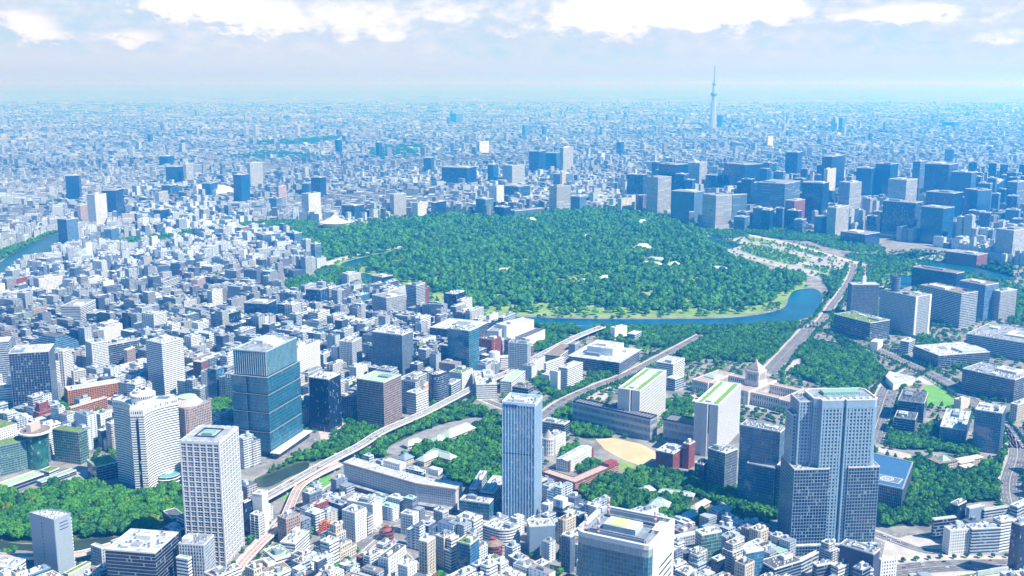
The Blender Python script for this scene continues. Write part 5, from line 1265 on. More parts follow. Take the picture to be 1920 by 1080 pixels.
def diet_slabs():
    """twin pale office slabs for members: slab with planted roof over a dark podium"""
    for who, pg, (xl, xn, xr, yt, yr) in (('left', (1074, 1220, 1232, 786, 827, 780), (1159, 1200, 1249, 734, 695)),
                                          ('right', (1244, 1340, 1353, 816, 847, 806), (1303, 1347, 1389, 761, 720))):
        N, a, w, d, h, c = frame(pg)
        if who == 'right': h = hpod
        hpod = h
        root = tag(empty('government_building', (c[0], c[1], 0), a), 'pale twin office slab with green roof strips, the %s one' % who, 'government office')
        P = rect(w, d); take(local(a, c, P), 1, 6)
        STY['pod_fin'] = (LGREY, GL, 12, 2.0, 8.5, (2.4, .7, .5))
        STY['slab_dots'] = (pmat('pale_precast_slab', (.76, .76, .77), .65, .05), GLD, 5.0, 1.0, 3.3, (4.8, 2.0, .6))
        facade(root, P, 0, h, 'pod_fin', 'podium_wall'); roof(root, P, h, ROOFD, NAVY, 2.2, level=0)
        s = MB(); 
        for k in range(24): s.box(0, -d/2+4+(d-8)*k/23, h+.36, w-3, .7, .5)
        s.build('roof_louvre', METAL, root)
        dt = ray(xn, yt)
        # slab stands on the podium behind its front edge
        Nb = None
        best = None
        for hs in np.arange(40, 90, .5):
            p = G(xn, yt, hs); q = proj(p[0], p[1], h)[1]
            target = 773 if who == 'left' else 815
            if best is None or abs(q-target) < best[0]: best = (abs(q-target), hs, p)
        hs, Np = best[1], best[2]
        Rr = G(xr, yr, hs); b = atan2(Rr[1]-Np[1], Rr[0]-Np[0]); W_ = hypot(Rr[0]-Np[0], Rr[1]-Np[1])
        k = (xl-960)/F; v = (-sin(b), cos(b)); D_ = (k*(Np[1]*CP+(H-hs)*SP)-Np[0])/(v[0]-k*v[1]*CP)
        def L(px_, py_): x, y = px_-c[0], py_-c[1]; return (x*cos(a)+y*sin(a), -x*sin(a)+y*cos(a))
        def pt(u, t): return L(Np[0]+cos(b)*u-sin(b)*t, Np[1]+sin(b)*u+cos(b)*t)
        S = [pt(0, 0), pt(W_, 0), pt(W_, D_), pt(0, D_)]
        take(local(a, c, S), 1, 6); note('the %s twin slab' % who, c[0], c[1], hs, root)
        facade(root, S, h-.5 if False else 0, hs, 'slab_dots', 'slab_wall')
        roof(root, S, hs, ROOFW, pmat('pale_precast_slab', ()), 1.2, level=0)
        # blank end wall with a taller lift core
        E_ = [pt(-.7, .3), pt(-.15, .3), pt(-.15, D_-.3), pt(-.7, D_-.3)]
        MB().prism(ccw(E_), 0, hs+.8).build('end_wall', pmat('grey_precast_end', (.52, .52, .55), .7, .05), root)
        C_ = [pt(-4.5, D_*.42), pt(-.8, D_*.42), pt(-.8, D_*.66), pt(-4.5, D_*.66)]
        MB().prism(ccw(C_), 0, hs+2.2).build('lift_core', pmat('grey_precast_end', ()), root)
        MB().prism(ccw([pt(-.75, D_*.36), pt(-.72, D_*.36), pt(-.72, D_*.42), pt(-.75, D_*.42)]), h, hs-.2).build('shadow_joint', NAVY, root)
        for t0, t1 in ((.07, .26), (.74, .88)):
            MB().prism(ccw([pt(W_*.05, D_*t0), pt(W_*.95, D_*t0), pt(W_*.95, D_*t1), pt(W_*.05, D_*t1)]), hs+.36, hs+.9).build('roof_garden', pmat('bright_roof_grass', (.16, .34, .05), .95, .25, .4), root)
        MB().prism(ccw([pt(W_*.08, D_*.38), pt(W_*.92, D_*.38), pt(W_*.92, D_*.62), pt(W_*.08, D_*.62)]), hs+.36, hs+2.6).build('plant_room', LGREY, root)
diet_slabs()

def parliament():
    """pale stone parliament: two courts either side of a stepped central tower"""
    # axis from the near left corner to the near right corner of the long front
    h = 21.0
    p0, p1 = G(1298, 712, h), G(1494, 757, h)
    L = hypot(p1[0]-p0[0], p1[1]-p0[1]); ang = atan2(p1[1]-p0[1], p1[0]-p0[0]); D_ = 88.0
    c = ((p0[0]+p1[0])/2 - sin(ang)*D_/2, (p0[1]+p1[1])/2 + cos(ang)*D_/2)
    root = tag(empty('parliament_building', (c[0], c[1], 0), ang), 'pale stone parliament building with a stepped pyramid tower', 'parliament')
    take(local(ang, c, rect(L+10, D_+14)), 1, 4); note('the parliament', c[0], c[1], h, root)
    st = pmat('rosy_pale_stone', (.66, .61, .58), .8, .07, stain=.1)
    STY['parl'] = (st, GL, 9.5, 2.2, 7.4, (4.4, 2.2, .7)); w = L; d = D_
    rb = pmat('rosy_roof', (.40, .31, .30), .85, .12, .2)
    def wing(x0, x1, y0, y1, z=h, par=True, nm='wing_wall'):
        P = [(x0, y0), (x1, y0), (x1, y1), (x0, y1)]
        facade(root, P, 0, z, 'parl', nm); MB().prism(offset(P, -1.0), z+.02, z+.4).build('roof', rb, root)
        MB().ring(offset(P, .35), offset(P, -.9), z-1.4, z+1.1).build('cornice', st, root)
    wing(-w/2, -w/2+34, -d/2, d/2); wing(w/2-34, w/2, -d/2, d/2)            # chambers at both ends
    wing(-w/2+34.3, -15, -d/2+4, -d/2+18); wing(15, w/2-34.3, -d/2+4, -d/2+18)   # near ranges
    wing(-w/2+34.3, -15, d/2-18, d/2-4); wing(15, w/2-34.3, d/2-18, d/2-4)       # far ranges
    wing(-14.7, 14.7, -d/2-5, d/2+5, h+3, nm='centre_wall')
    for s in (-1, 1):
        q = rect(22, 30, s*(w/2-17), 0)
        MB().prism(q, h+.4, h+2.2).build('skylight_base', st, root); MB().prism(q, h+2.22, h+5.2, poly1=offset(q, -6.5)).build('skylight', pmat('pale_green_skylight', (.32, .48, .47), .4, .06), root)
    for x in (-9, 9): 
        m = MB(); m.box(x, -d/2-5.6, 0, 3.4, 1.0, h+4.4); m.build('pilaster', st, root)
    # tower
    tw = 26; z = h+8
    MB().prism(rect(tw+4, tw+4), h+3.4, z+5).build('tower_base', st, root)
    STY['tower_col'] = (st, GLD, 15, 1.6, 12.6, (3.3, 1.5, .7))
    facade(root, rect(tw, tw), z+5.02, z+20, 'tower_col', 'tower_wall')
    MB().prism(rect(tw+1.6, tw+1.6), z+20.02, z+22.5, bottom=True).build('tower_cornice', st, root)
    for sx in (-1, 1):
        for sy in (-1, 1): MB().box(sx*tw*.44, sy*tw*.44, z+5, 3.8, 3.8, 18.5).build('corner_pier', st, root)
    MB().prism(rect(tw*.86, tw*.86), z+22.52, z+26).build('tower_attic', st, root)
    steps = MB(); n = 9
    for k in range(n):
        s = tw*.84*(1-k/(n+1.2)); steps.prism(rect(s, s), z+26.0+k*1.25, z+27.28+k*1.25)
    steps.build('pyramid_roof', pmat('pyramid_stone', (.58, .50, .44), .8, .06), root)
    zz = z+26+n*1.25
    MB().prism(ngon(2.0, 8), zz, zz+3.2).prism(ngon(1.6, 8), zz+3.2, zz+5.6, poly1=ngon(.2, 8)).build('lantern', st, root)
parliament()

def library():
    N, a, w, d, h, c = frame((1067, 1161, 1199, 680, 703, 656))
    root = tag(empty('library', (c[0], c[1], 0), a), 'wide square library with white flat roof and raised white stack block', 'library')
    P = rect(w, d); take(local(a, c, P), 1, 6); note('the wide library', c[0], c[1], h, root)
    facade(root, P, 0, h, 'ribbon_dark'); MB().prism(offset(P, 2.5), h-.4, h+.9, bottom=True).build('eave_roof', ROOFW, root)
    Q = rect(w*.52, d*.52, w*.08, d*.02); facade(root, Q, h+.92, h+15, 'blank_white', 'stack_wall'); roof(root, Q, h+15, ROOFW, WHITE, 1.0, 1, random.Random(3))
    MB().box(-w*.28, d*.12, h+.92, 8, d*.3, 6).build('plant_room', BLUEG, root)
    MB().box(w*.22, -d*.33, h+.92, 9, 8, 5).build('stair_house', OFFWH, root)
library()

def school():
    """long dark red brick school with gym"""
    N, a, w, d, h, c = frame((1017, 1078, 1160, 906, 921, 870))
    root = tag(empty('school_building', (c[0], c[1], 0), a), 'long low red brick school wing with white ledges around a yard', 'school')
    st = 'brick'
    wid = 15
    A_ = [(-w/2, -d/2), (w/2, -d/2), (w/2, -d/2+wid), (-w/2+wid, -d/2+wid), (-w/2+wid, d/2), (-w/2, d/2)]
    take(local(a, c, A_), 1, 4); note('the red brick school', c[0], c[1], h, root)
    STY['brick_band'] = (REDBR, GL, 3.8, 1.2, 2.8, None)
    facade(root, A_, 0, h, 'brick_band')
    lg = MB(); lg.ring(offset(A_, .35), offset(A_, -.2), 0, .45); lm = lg.mesh('ledge', CREAM)
    for k in range(1, 4): link('ledge', lm, root, (0, 0, h*k/4))
    roof(root, A_, h, pmat('warm_grey_roof', (.42, .36, .31), .9, .12), REDBR, 1.2, 1, random.Random(2), pent=False)
    MB().box(w*.38, -d/2+wid/2, h+.36, w*.2, wid*.8, 5).build('penthouse', REDBR, root)
    N, a, w, d, h, c = frame((1043, 1066, 1112, 866, 886, 840))
    g = tag(empty('gymnasium', (c[0], c[1], 0), a), 'school gym hall with plain white roof and red brick corners', 'gymnasium')
    P = rect(w, d); take(local(a, c, P), 1, 3); facade(g, P, 0, h, 'grid_white')
    MB().prism(offset(P, .6), h+.02, h+.5, bottom=True).prism(rect(w+1.2, d+1.2), h+.5, h+2.4, poly1=[(-w/2-.6, -.4), (w/2+.6, -.4), (w/2+.6, .4), (-w/2-.6, .4)]).build('roof', ROOFW, g)
    for s in (-1, 1): MB().box(s*(w/2-2), -d/2-.7, 0, 4.2, 1.2, h+2).build('brick_corner', REDBR, g)
    p = G(1047, 863, 8)
    pool = tag(MB().prism(rect(14, 6), 0, .5).build('swimming_pool', pmat('pool_water_blue', (.03, .25, .5), .1, .05), None, (p[0], p[1], 8.0), a), 'small bright blue rooftop pool beside the school gym', 'pool')
    pool.location.z = 0; pd = MB(); pd.ring(rect(18, 10), rect(14.04, 6.04), 0, .7); pd.build('pool_deck', LGREY, pool)
school()

def turret():
    c = G(1028, 852); root = tag(empty('office_building', (c[0], c[1], 0)), 'round turret with brownish cone roof on white building by pale tower', O)
    take(ngon(20, 12, *c), 1, 3); note('the cone roofed turret', c[0], c[1], 30, root)
    MB().cyl(0, 0, 0, 26, 9, n=28).build('turret_wall', LGREY, root)
    f = MB()
    for k in range(20): t = 2*pi*k/20; f.box(cos(t)*9.1, sin(t)*9.1, 1, .5, 1.3, 24.6, t)
    f.build('pilaster', WHITE, root)
    for k in range(4): MB().cyl(0, 0, 4+k*6, 7.4+k*6, 9.06, n=28).build('window_band', GL, root)
    MB().cyl(0, 0, 26.02, 28, 9.8, n=28).build('cornice', WHITE, root)
    MB().cyl(0, 0, 28.02, 38, 8.8, 2.0, n=28).cyl(0, 0, 38, 40, 2.0, .3, n=12).build('cone_roof', pmat('brown_cone', (.34, .30, .28), .7, .1), root)
    P = rect(26, 18, 12, 16, .9); facade(root, P, 0, 28, 'grid_white', 'wing_wall'); roof(root, P, 28, ROOFW, WHITE, 1, 2, random.Random(1))
turret()

def curved_offices():
    # rounded glass office by the expressway
    N, a, w, d, h, c = frame((801, 818, 841, 705, 757, 697))
    root = tag(empty('office_building', (c[0], c[1], 0), a), 'round cornered dark glass office beside the expressway', O)
    R = min(w, d)/2; P = [(w/2, d/2), (-w/2+R*.3, d/2)] + [(-w/2+R+R*cos(t), -d/2+R+R*sin(t)) for t in np.linspace(pi, 1.5*pi, 9)] + [(w/2, -d/2)]
    P = ccw(P); take(local(a, c, P), 1, 4); note('the curved glass corner', c[0], c[1], h, root)
    facade(root, P, 0, h, 'ribbon_dark'); roof(root, P, h, ROOFG, DGREY, 1.2, 2, random.Random(6))
    # white banded curved office near the pale tower
    N, a, w, d, h, c = frame((905, 950, 975, 1000, 1037, 986))
    root = tag(empty('office_building', (c[0], c[1], 0), a), 'white office with sweeping curved bands below the slender pale tower', O)
    R = min(w, d)*.75; P = ccw([(w/2, d/2), (-w/2, d/2)] + [(-w/2+R*(1-cos(t)), -d/2+R*(1-sin(t))) for t in np.linspace(0, pi/2, 9)] + [(w/2, -d/2)])
    take(local(a, c, P), 1, 4); note('the white curved band office', c[0], c[1], h, root)
    facade(root, P, 0, h, 'stripe_white'); roof(root, P, h, ROOFW, WHITE, 1.2, 4, random.Random(7))
    # tall curved grey tower beside the moat lawn
    N, a, w, d, h, c = frame((762, 780, 797, 536, 590, 532))
    root = tag(empty('office_tower', (c[0], c[1], 0), a), 'curved grey blue tower beside the moat lawn', T)
    P = ccw([(-w/2, d/2)] + [(-w*.5+w*(1-cos(t))*.0 + w*sin(t), d/2 - d*(1-cos(t))) for t in np.linspace(.1, pi/2, 8)] + [(-w/2, -d/2)])
    take(local(a, c, rect(w, d)), 1, 4); note('the curved grey tower', c[0], c[1], h, root)
    facade(root, P, 0, h, 'ribbon_grey'); roof(root, P, h, ROOFW, OFFWH, 1.5, 1, random.Random(2))
    # green glass corner block and quarter round prow at the bottom right of centre
    N, a, w, d, h, c = frame((1305, 1315, 1352, 1003, 1062, 996))
    root = tag(empty('office_building', (c[0], c[1], 0), a), 'green glass corner office with curved front right of the mast tower', O)
    P = rect(max(w, 20), max(d, 14)); take(local(a, c, P), 1, 4); note('the green glass corner building', c[0], c[1], h, root)
    facade(root, P, 0, h, 'glass_green'); roof(root, P, h, ROOFW, WMETAL, 1.5, 3, random.Random(3))
    N, a, w, d, h, c = frame((1386, 1392, 1425, 1032, 1095, 1026))
    w = max(w, 20); d = 22
    root = tag(empty('office_tower', (c[0], c[1], 0), a), 'narrow blue glass prow tower with ribbed quarter round roof, bottom right', T)
    P = ccw([(w/2, -d/2), (w/2, d/2)] + [(w/2-w*sin(t), -d/2+d*cos(t)) for t in np.linspace(.2, pi/2, 8)])
    take(local(a, c, P), 1, 4); note('the quarter round prow tower', c[0], c[1], h, root)
    facade(root, P, 0, h, 'glass_blue'); roof(root, P, h, ROOFW, WMETAL, 2.0, 0)
    rb = MB()
    for t in np.linspace(.1, pi/2-.1, 6): rb.bar((w/2-.6, -d/2+.6, h+1.6), (w/2-w*.92*sin(t), -d/2+d*.92*cos(t), h+1.6), .35)
    for q in (.35, .65): 
        for t0, t1 in zip(np.linspace(0, 1.4, 6), np.linspace(.28, 1.57, 6)): rb.bar((w/2-w*q*sin(t0), -d/2+d*q*cos(t0), h+1.6), (w/2-w*q*sin(t1), -d/2+d*q*cos(t1), h+1.6), .3)
    rb.build('roof_rib', WMETAL, root)
    # dark red round brick hall and dark red domed hall in the low district
    for lab, px, py, r, hh in (('round dark red brick hall with grey cap beside green roofed tower', 925, 1040, 11, 20), ('small dark red cone roofed hall among the white low buildings', 725, 1010, 9, 15)):
        c = G(px, py); root = tag(empty('hall', (c[0], c[1], 0)), lab, 'hall'); take(ngon(r+2, 12, *c), 1, 2); note(lab, c[0], c[1], hh, root)
        MB().cyl(0, 0, 0, hh-5, r, n=24).build('wall', REDBR, root); MB().cyl(0, 0, hh-4.98, hh, r+.6, r*.35, n=24).build('cone_roof', ROOFB if r > 10 else REDBR, root)
        MB().cyl(0, 0, hh+.02, hh+2.2, r*.34, n=16).build('roof_cap', REDBR, root)
        for k in range(3): MB().cyl(0, 0, 2+k*4.2, 3.8+k*4.2, r+.06, n=24).build('window_band', GLD, root)
    # white drum office below the court
    c = G(927, 688); root = tag(empty('office_building', (c[0], c[1], 0)), 'white round drum office with curved low wings near the court', O); take(ngon(34, 14, *c), 1, 2); note('the white drum', c[0], c[1], 30, root)
    MB().cyl(0, 0, 0, 31, 11, n=28).build('drum_wall', WHITE, root); MB().cyl(0, 0, 31.02, 32, 10, n=28).build('roof', ROOFW, root)
    for s in (.3, 2.3, 4.1):
        P = rect(30, 13, cos(s)*26, sin(s)*26, s); facade(root, P, 0, 20, 'ribbon_white', 'wing_wall'); roof(root, P, 20, ROOFW, WHITE, 1, 1, random.Random(int(s*10)), pent=False)
    m = MB()
    for k in range(6): m.bar((0, 0, 32+k*3), (0, 0, 35+k*3), .4, k % 2)
    m.build('radio_mast', [REDP, WMETAL], root)
curved_offices()

def logo_office():
    N, a, w, d, h, c = frame((1036, 1088, 1100, 970, 1000, 962))
    root = tag(empty('office_building', (c[0], c[1], 0), a), 'dark glass office with a white roof sign box bearing a blue emblem', O)
    P = rect(max(w, 16), d); take(local(a, c, P), 1, 4); note('the emblem sign office', c[0], c[1], h, root)
    facade(root, P, 0, h, 'glass_dark'); roof(root, P, h, ROOFW, MGREY, 1.2, 4, random.Random(5), pent=False)
    q = (-2, d*.30)
    MB().box(q[0], q[1], h+.4, 12, 14, 5).build('sign_base', DGREY, root)
    s = MB().box(q[0], q[1], h+5.42, 12.5, 14.5, 11).build('sign_box', WHITE, root)
    def disc(nm, r, off, mat):      # emblem: blue round badge with paler heart, on the two visible sides
        m = MB()
        for (ax, sgn) in (('x', -1),):
            cx, cy = (q[0]-6.25-off, q[1]) if ax == 'x' else (q[0], q[1]-7.25-off)
            pts = []
            for k in range(20):
                t = 2*pi*k/20; u, v = r*cos(t), r*1.05*sin(t)
                pts.append((cx, cy-u, h+11+v) if ax == 'x' else (cx+u, cy, h+11+v))
            m.face(pts)
        return m.build(nm, mat, s)
    disc('emblem', 3.4, .06, pmat('emblem_blue', (.03, .10, .42), .5, .02)); disc('emblem_ring', 2.2, .12, WHITE); disc('emblem_heart', 1.5, .18, pmat('emblem_blue', ()))
    MB().box(q[0]-6.33, q[1], h+6.1, .14, 7.0, .9).build('sign_lettering', pmat('emblem_blue', ()), s)
logo_office()

def helipad_block():
    h = 34.0
    q = [G(1636, 850, h), G(1711, 867, h), G(1692, 917, h), G(1640, 906, h)]
    c = (sum(p[0] for p in q)/4, sum(p[1] for p in q)/4); P = ccw([(x-c[0], y-c[1]) for x, y in q])
    root = tag(empty('government_building', (c[0], c[1], 0)), 'dark official residence block whose blue flat roof carries a white helipad circle', 'government office')
    take(q, 1, 5); note('the helipad block', c[0], c[1], h, root)
    facade(root, P, 0, h, 'grid_dark'); MB().ring(offset(P, 1.2), offset(P, -.8), h-.8, h+1.0).build('parapet', METAL, root)
    MB().prism(offset(P, -.8), h+.02, h+.4).build('roof', pmat('blue_solar_roof', (.045, .13, .28), .4, .08), root)
    a = atan2(q[2][1]-q[3][1], q[2][0]-q[3][0]); hp = G(1663, 898, h); o = (hp[0]-c[0], hp[1]-c[1])
    pad = MB().prism(rect(40, 24, o[0], o[1], a), h+.42, h+.6).build('helipad', pmat('grey_blue_pad', (.13, .18, .26), .7, .05), root)
    m = MB(); m.ring(ngon(9.0, 36, o[0], o[1], .85), ngon(7.9, 36, o[0], o[1], .85), h+.6, h+.68); m.ring(ngon(6.4, 36, o[0], o[1], .85), ngon(5.7, 36, o[0], o[1], .85), h+.6, h+.68)
    for sx in (-1.7, 1.7): m.prism(rect(.9, 5.0, o[0]+sx*cos(a), o[1]+sx*sin(a), a), h+.6, h+.68)
    m.prism(rect(3.4, .9, o[0], o[1], a), h+.6, h+.69)
    m.build('pad_marking', WHITE, pad)
    e = MB(); L = rect(36, 21, o[0], o[1], a); e.ring(L, offset(L, -.7), h+.6, h+.66); e.build('pad_border', WHITE, pad)
helipad_block()

def residence():
    c = G(1775, 880); a = radians(24)
    root = tag(empty('residence', (c[0], c[1], 0), a), 'low villa with flat stone roofs and a small glass pyramid in the woods', 'residence')
    note('the residence villa', c[0], c[1], 12, root)
    for i, (x, y, w, d, h) in enumerate(((0, 8, 34, 22, 12), (34, 2, 26, 16, 8), (58, 6, 30, 10, 7), (26, -14, 20, 9, 6))):
        P = rect(w, d, x, y); take(local(a, c, P), 1, 3); facade(root, P, 0, h, 'grid_cream', 'wing_wall'); MB().prism(offset(P, 1.6), h+.02, h+.9, bottom=True).build('roof', CREAM if i else ROOFB, root)
    q = rect(16, 14, 0, 8); MB().prism(q, 12.95, 19, poly1=offset(q, -6)).build('skylight', COPPER, root)
residence()

def shrine():
    """shrine halls with grey green copper roofs in the woods"""
    gr = pmat('verdigris_roof', (.40, .50, .47), .6, .1); sr = pmat('slate_shrine_roof', (.42, .44, .46), .7, .1)
    def hall(lab, px, py, w, d, h, a, mat, cat='shrine hall', nm='shrine_hall'):
        c = G(px, py); root = tag(empty(nm, (c[0], c[1], 0), radians(a)), lab, cat); P = rect(w, d); take(local(radians(a), c, P), 1, 20 if nm == 'palace_hall' else 8)
        facade(root, P, 0, h, 'grid_cream'); q = offset(P, 2.2); rg = min(w, d)*.46
        e = [(x*(max(w-d, 2)/2+1)/(w/2+2.2) if abs(x) > 0 else x, y*.06) for x, y in q] if w >= d else [(x*.06, y*(max(d-w, 2)/2+1)/(d/2+2.2)) for x, y in q]
        MB().prism(q, h+.02, h+rg, poly1=e, bottom=True).build('hip_roof', mat, root)
        MB().prism(offset(e, .35), h+rg+.02, h+rg+.6).build('roof_ridge', mat, root)
        note(lab, c[0], c[1], h+rg, root)
    hall('large shrine hall with slate grey hip roof in dark trees', 1352, 966, 24, 18, 8, 40, sr)
    hall('long shrine gallery with mint green roof around a court, rear range', 1268, 932, 46, 9, 6, -20, gr)
    hall('wide shrine hall with pale mint roof at the court front', 1236, 956, 24, 20, 8, -20, gr)
    hall('slate roofed shrine wing right of the mint roofed court', 1312, 954, 34, 9, 6, 48, sr)
    hall('small house roof in the trees above the shrine court', 1213, 925, 18, 11, 6, 20, sr)
    hall('white roofed shrine office behind the mast tower', 1288, 978, 30, 12, 8, 45, pmat('pale_tin_roof', (.55, .57, .58), .6, .08))
    # guest houses of the garden estate
    hall('long estate hall with mint green roof in the middle garden', 858, 818, 62, 20, 8, 52, pmat('mint_roof', (.44, .56, .46), .6, .08), 'hall', 'garden_hall')
    hall('small mint roofed lodge left of the long estate hall', 822, 830, 20, 16, 5, 52, pmat('mint_roof', ()), 'hall', 'garden_hall')
    hall('angled residence wing with grey green roof in the estate, right part', 828, 862, 46, 14, 8, -38, gr, 'residence', 'garden_hall')
    hall('angled residence wing with grey green roof in the estate, left part', 806, 866, 40, 14, 8, 52, gr, 'residence', 'garden_hall')
    hall('blue roofed lodge behind the long white hotel', 760, 866, 18, 15, 7, 52, BLUEG, 'residence', 'garden_hall')
    hall('grey tiled lodge near the estate gate', 775, 836, 30, 14, 5, 40, sr, 'residence', 'garden_hall')
    # palace pavilions in the forest
    for i, (px, py, w, d, a, lab) in enumerate(((1235, 492, 70, 18, -28, 'long palace hall with pale green copper roof, the rear one'), (1222, 500, 60, 18, -28, 'palace hall with pale green copper roof, the front one'),
                             (1262, 502, 20, 60, -28, 'palace hall range joining the two long halls'), (1205, 470, 60, 34, 10, 'white roofed palace office block above the long palace halls'),
                             (945, 512, 60, 14, 15, 'white roofed low palace villa in the middle of the forest'), (1100, 533, 46, 16, 15, 'pale roofed palace villa at the right of the forest'),
                             (1140, 526, 50, 16, 15, 'pale tiled palace villa near the lower forest edge'), (1098, 447, 40, 14, 5, 'white guard house in a forest clearing'),
                             (995, 418, 50, 30, 20, 'music hall roof at the top of the forest'), (1205, 421, 40, 26, 10, 'pale museum roof near the business towers'), (1348, 508, 44, 14, -25, 'small palace gate house above the round moat'))):
        hall(lab, px, py, w, d, 9, a, pmat('pale_copper_roof', (.52, .60, .58), .6, .08), 'palace hall', 'palace_hall')
shrine()

def martial_hall():
    c = G(627, 425); root = tag(empty('arena', (c[0], c[1], 0), radians(10)), 'eight sided white roofed arena with upswept eaves at the forest edge', 'arena')
    take(ngon(74, 14, c[0], c[1]-14, 1.5), 1, 6); note('the eight sided arena', c[0], c[1], 42, root); R = 56
    MB().prism(ngon(R*.8, 8), 0, 19).build('wall', CREAM, root); wr = pmat('white_arena_roof', (.68, .71, .72), .5, .04)
    prof = [(R*1.08, 19), (R*.82, 23.5), (R*.52, 30), (R*.25, 38.5), (R*.07, 47)]
    m = MB()
    for (r0, z0), (r1, z1) in zip(prof, prof[1:]): m.prism(ngon(r0, 8), z0, z1, poly1=ngon(r1, 8), top=False)
    m.prism(ngon(R*1.08, 8), 17.8, 19, top=False); m.build('roof', wr, root)
    MB().prism(ngon(R*.07, 8), 47.02, 49.5).prism(ngon(R*.06, 8), 49.5, 53, poly1=ngon(.2, 8)).build('finial', pmat('gold_finial', (.5, .36, .10), .4, .05), root)
martial_hall()

def stadium():
    c = G(402, 366); root = tag(empty('stadium', (c[0], c[1], 0)), 'white domed stadium roof among towers, upper left', 'stadium')
    take(ngon(95, 16, *c), 1, 6); note('the white domed stadium', c[0], c[1], 50, root); R = 95
    MB().cyl(0, 0, 0, 22, R, n=40).build('wall', OFFWH, root)
    m = MB(); pr = [(R*1.0*cos(t), 22+30*sin(t)) for t in np.linspace(0, 1.35, 8)]
    for (r0, z0), (r1, z1) in zip(pr, pr[1:]): m.cyl(0, 0, z0, z1, r0, r1, n=40, top=False)
    m.cyl(0, 0, pr[-1][1], pr[-1][1]+1, pr[-1][0], 1, n=40); m.build('dome', pmat('white_membrane', (.78, .79, .80), .6, .03), root)
stadium()

def sky_tower():
    """very tall lattice broadcasting tower on the far plain"""
    c = G(1336, 246); top = ray(1337, 121); hh = H + (c[1]/top[1])*top[2]
    root = tag(empty('broadcasting_tower', (c[0], c[1], 0)), 'very tall slim pale broadcasting tower with two round decks on the far plain', 'tower')
    note('the broadcasting tower', c[0], c[1], hh, root); k = hh/634.0; take(ngon(60, 8, *c), 1, 10)
    st = pmat('bluish_white_steel', (.62, .68, .74), .5, .03)
    m = MB()
    prof = [(36, 0), (27, 110), (21, 230), (17.5, 340), (16, 375), (11, 455)]
    def rad(z):
        for (r0, z0), (r1, z1) in zip(prof, prof[1:]):
            if z <= z1: return r0+(r1-r0)*(z-z0)/(z1-z0)
        return 11
    nz = 26
    for i in range(nz):
        z0, z1 = 455*i/nz, 455*(i+1)/nz
        for j in range(9):
            t0, t1 = 2*pi*j/9, 2*pi*(j+1)/9; a0, a1 = rad(z0), rad(z1)
            m.bar((a0*cos(t0)*k, a0*sin(t0)*k, z0*k), (a1*cos(t0)*k, a1*sin(t0)*k, z1*k), 1.5*k)
            m.bar((a0*cos(t0)*k, a0*sin(t0)*k, z0*k), (a1*cos(t1)*k, a1*sin(t1)*k, z1*k), 1.0*k)
            m.bar((a0*cos(t1)*k, a0*sin(t1)*k, z0*k), (a1*cos(t0)*k, a1*sin(t0)*k, z1*k), 1.0*k)
            m.bar((a1*cos(t0)*k, a1*sin(t0)*k, z1*k), (a1*cos(t1)*k, a1*sin(t1)*k, z1*k), .9*k)
    m.build('lattice_shaft', st, root)
    MB().cyl(0, 0, 0, 450*k, 10*k, 7*k, n=14).build('core', st, root)
    MB().cyl(0, 0, 338*k, 350*k, 19*k, 33*k, n=24).cyl(0, 0, 350*k, 362*k, 33*k, 33*k, n=24).cyl(0, 0, 362*k, 372*k, 30*k, 20*k, n=24).build('lower_deck', pmat('blue_grey_deck', (.20, .30, .42), .4, .05), root)
    MB().cyl(0, 0, 442*k, 450*k, 14*k, 23*k, n=20).cyl(0, 0, 450*k, 460*k, 23*k, 16*k, n=20).build('upper_deck', pmat('blue_grey_deck', ()), root)
    MB().cyl(0, 0, 460*k, 497*k, 7*k, 6*k, n=12).cyl(0, 0, 497*k, 560*k, 4.6*k, 4.2*k, n=10).cyl(0, 0, 560*k, 634*k, 4.4*k, 3.0*k, n=10).build('antenna_mast', pmat('grey_mast', (.26, .33, .42), .5, .05), root)
sky_tower()

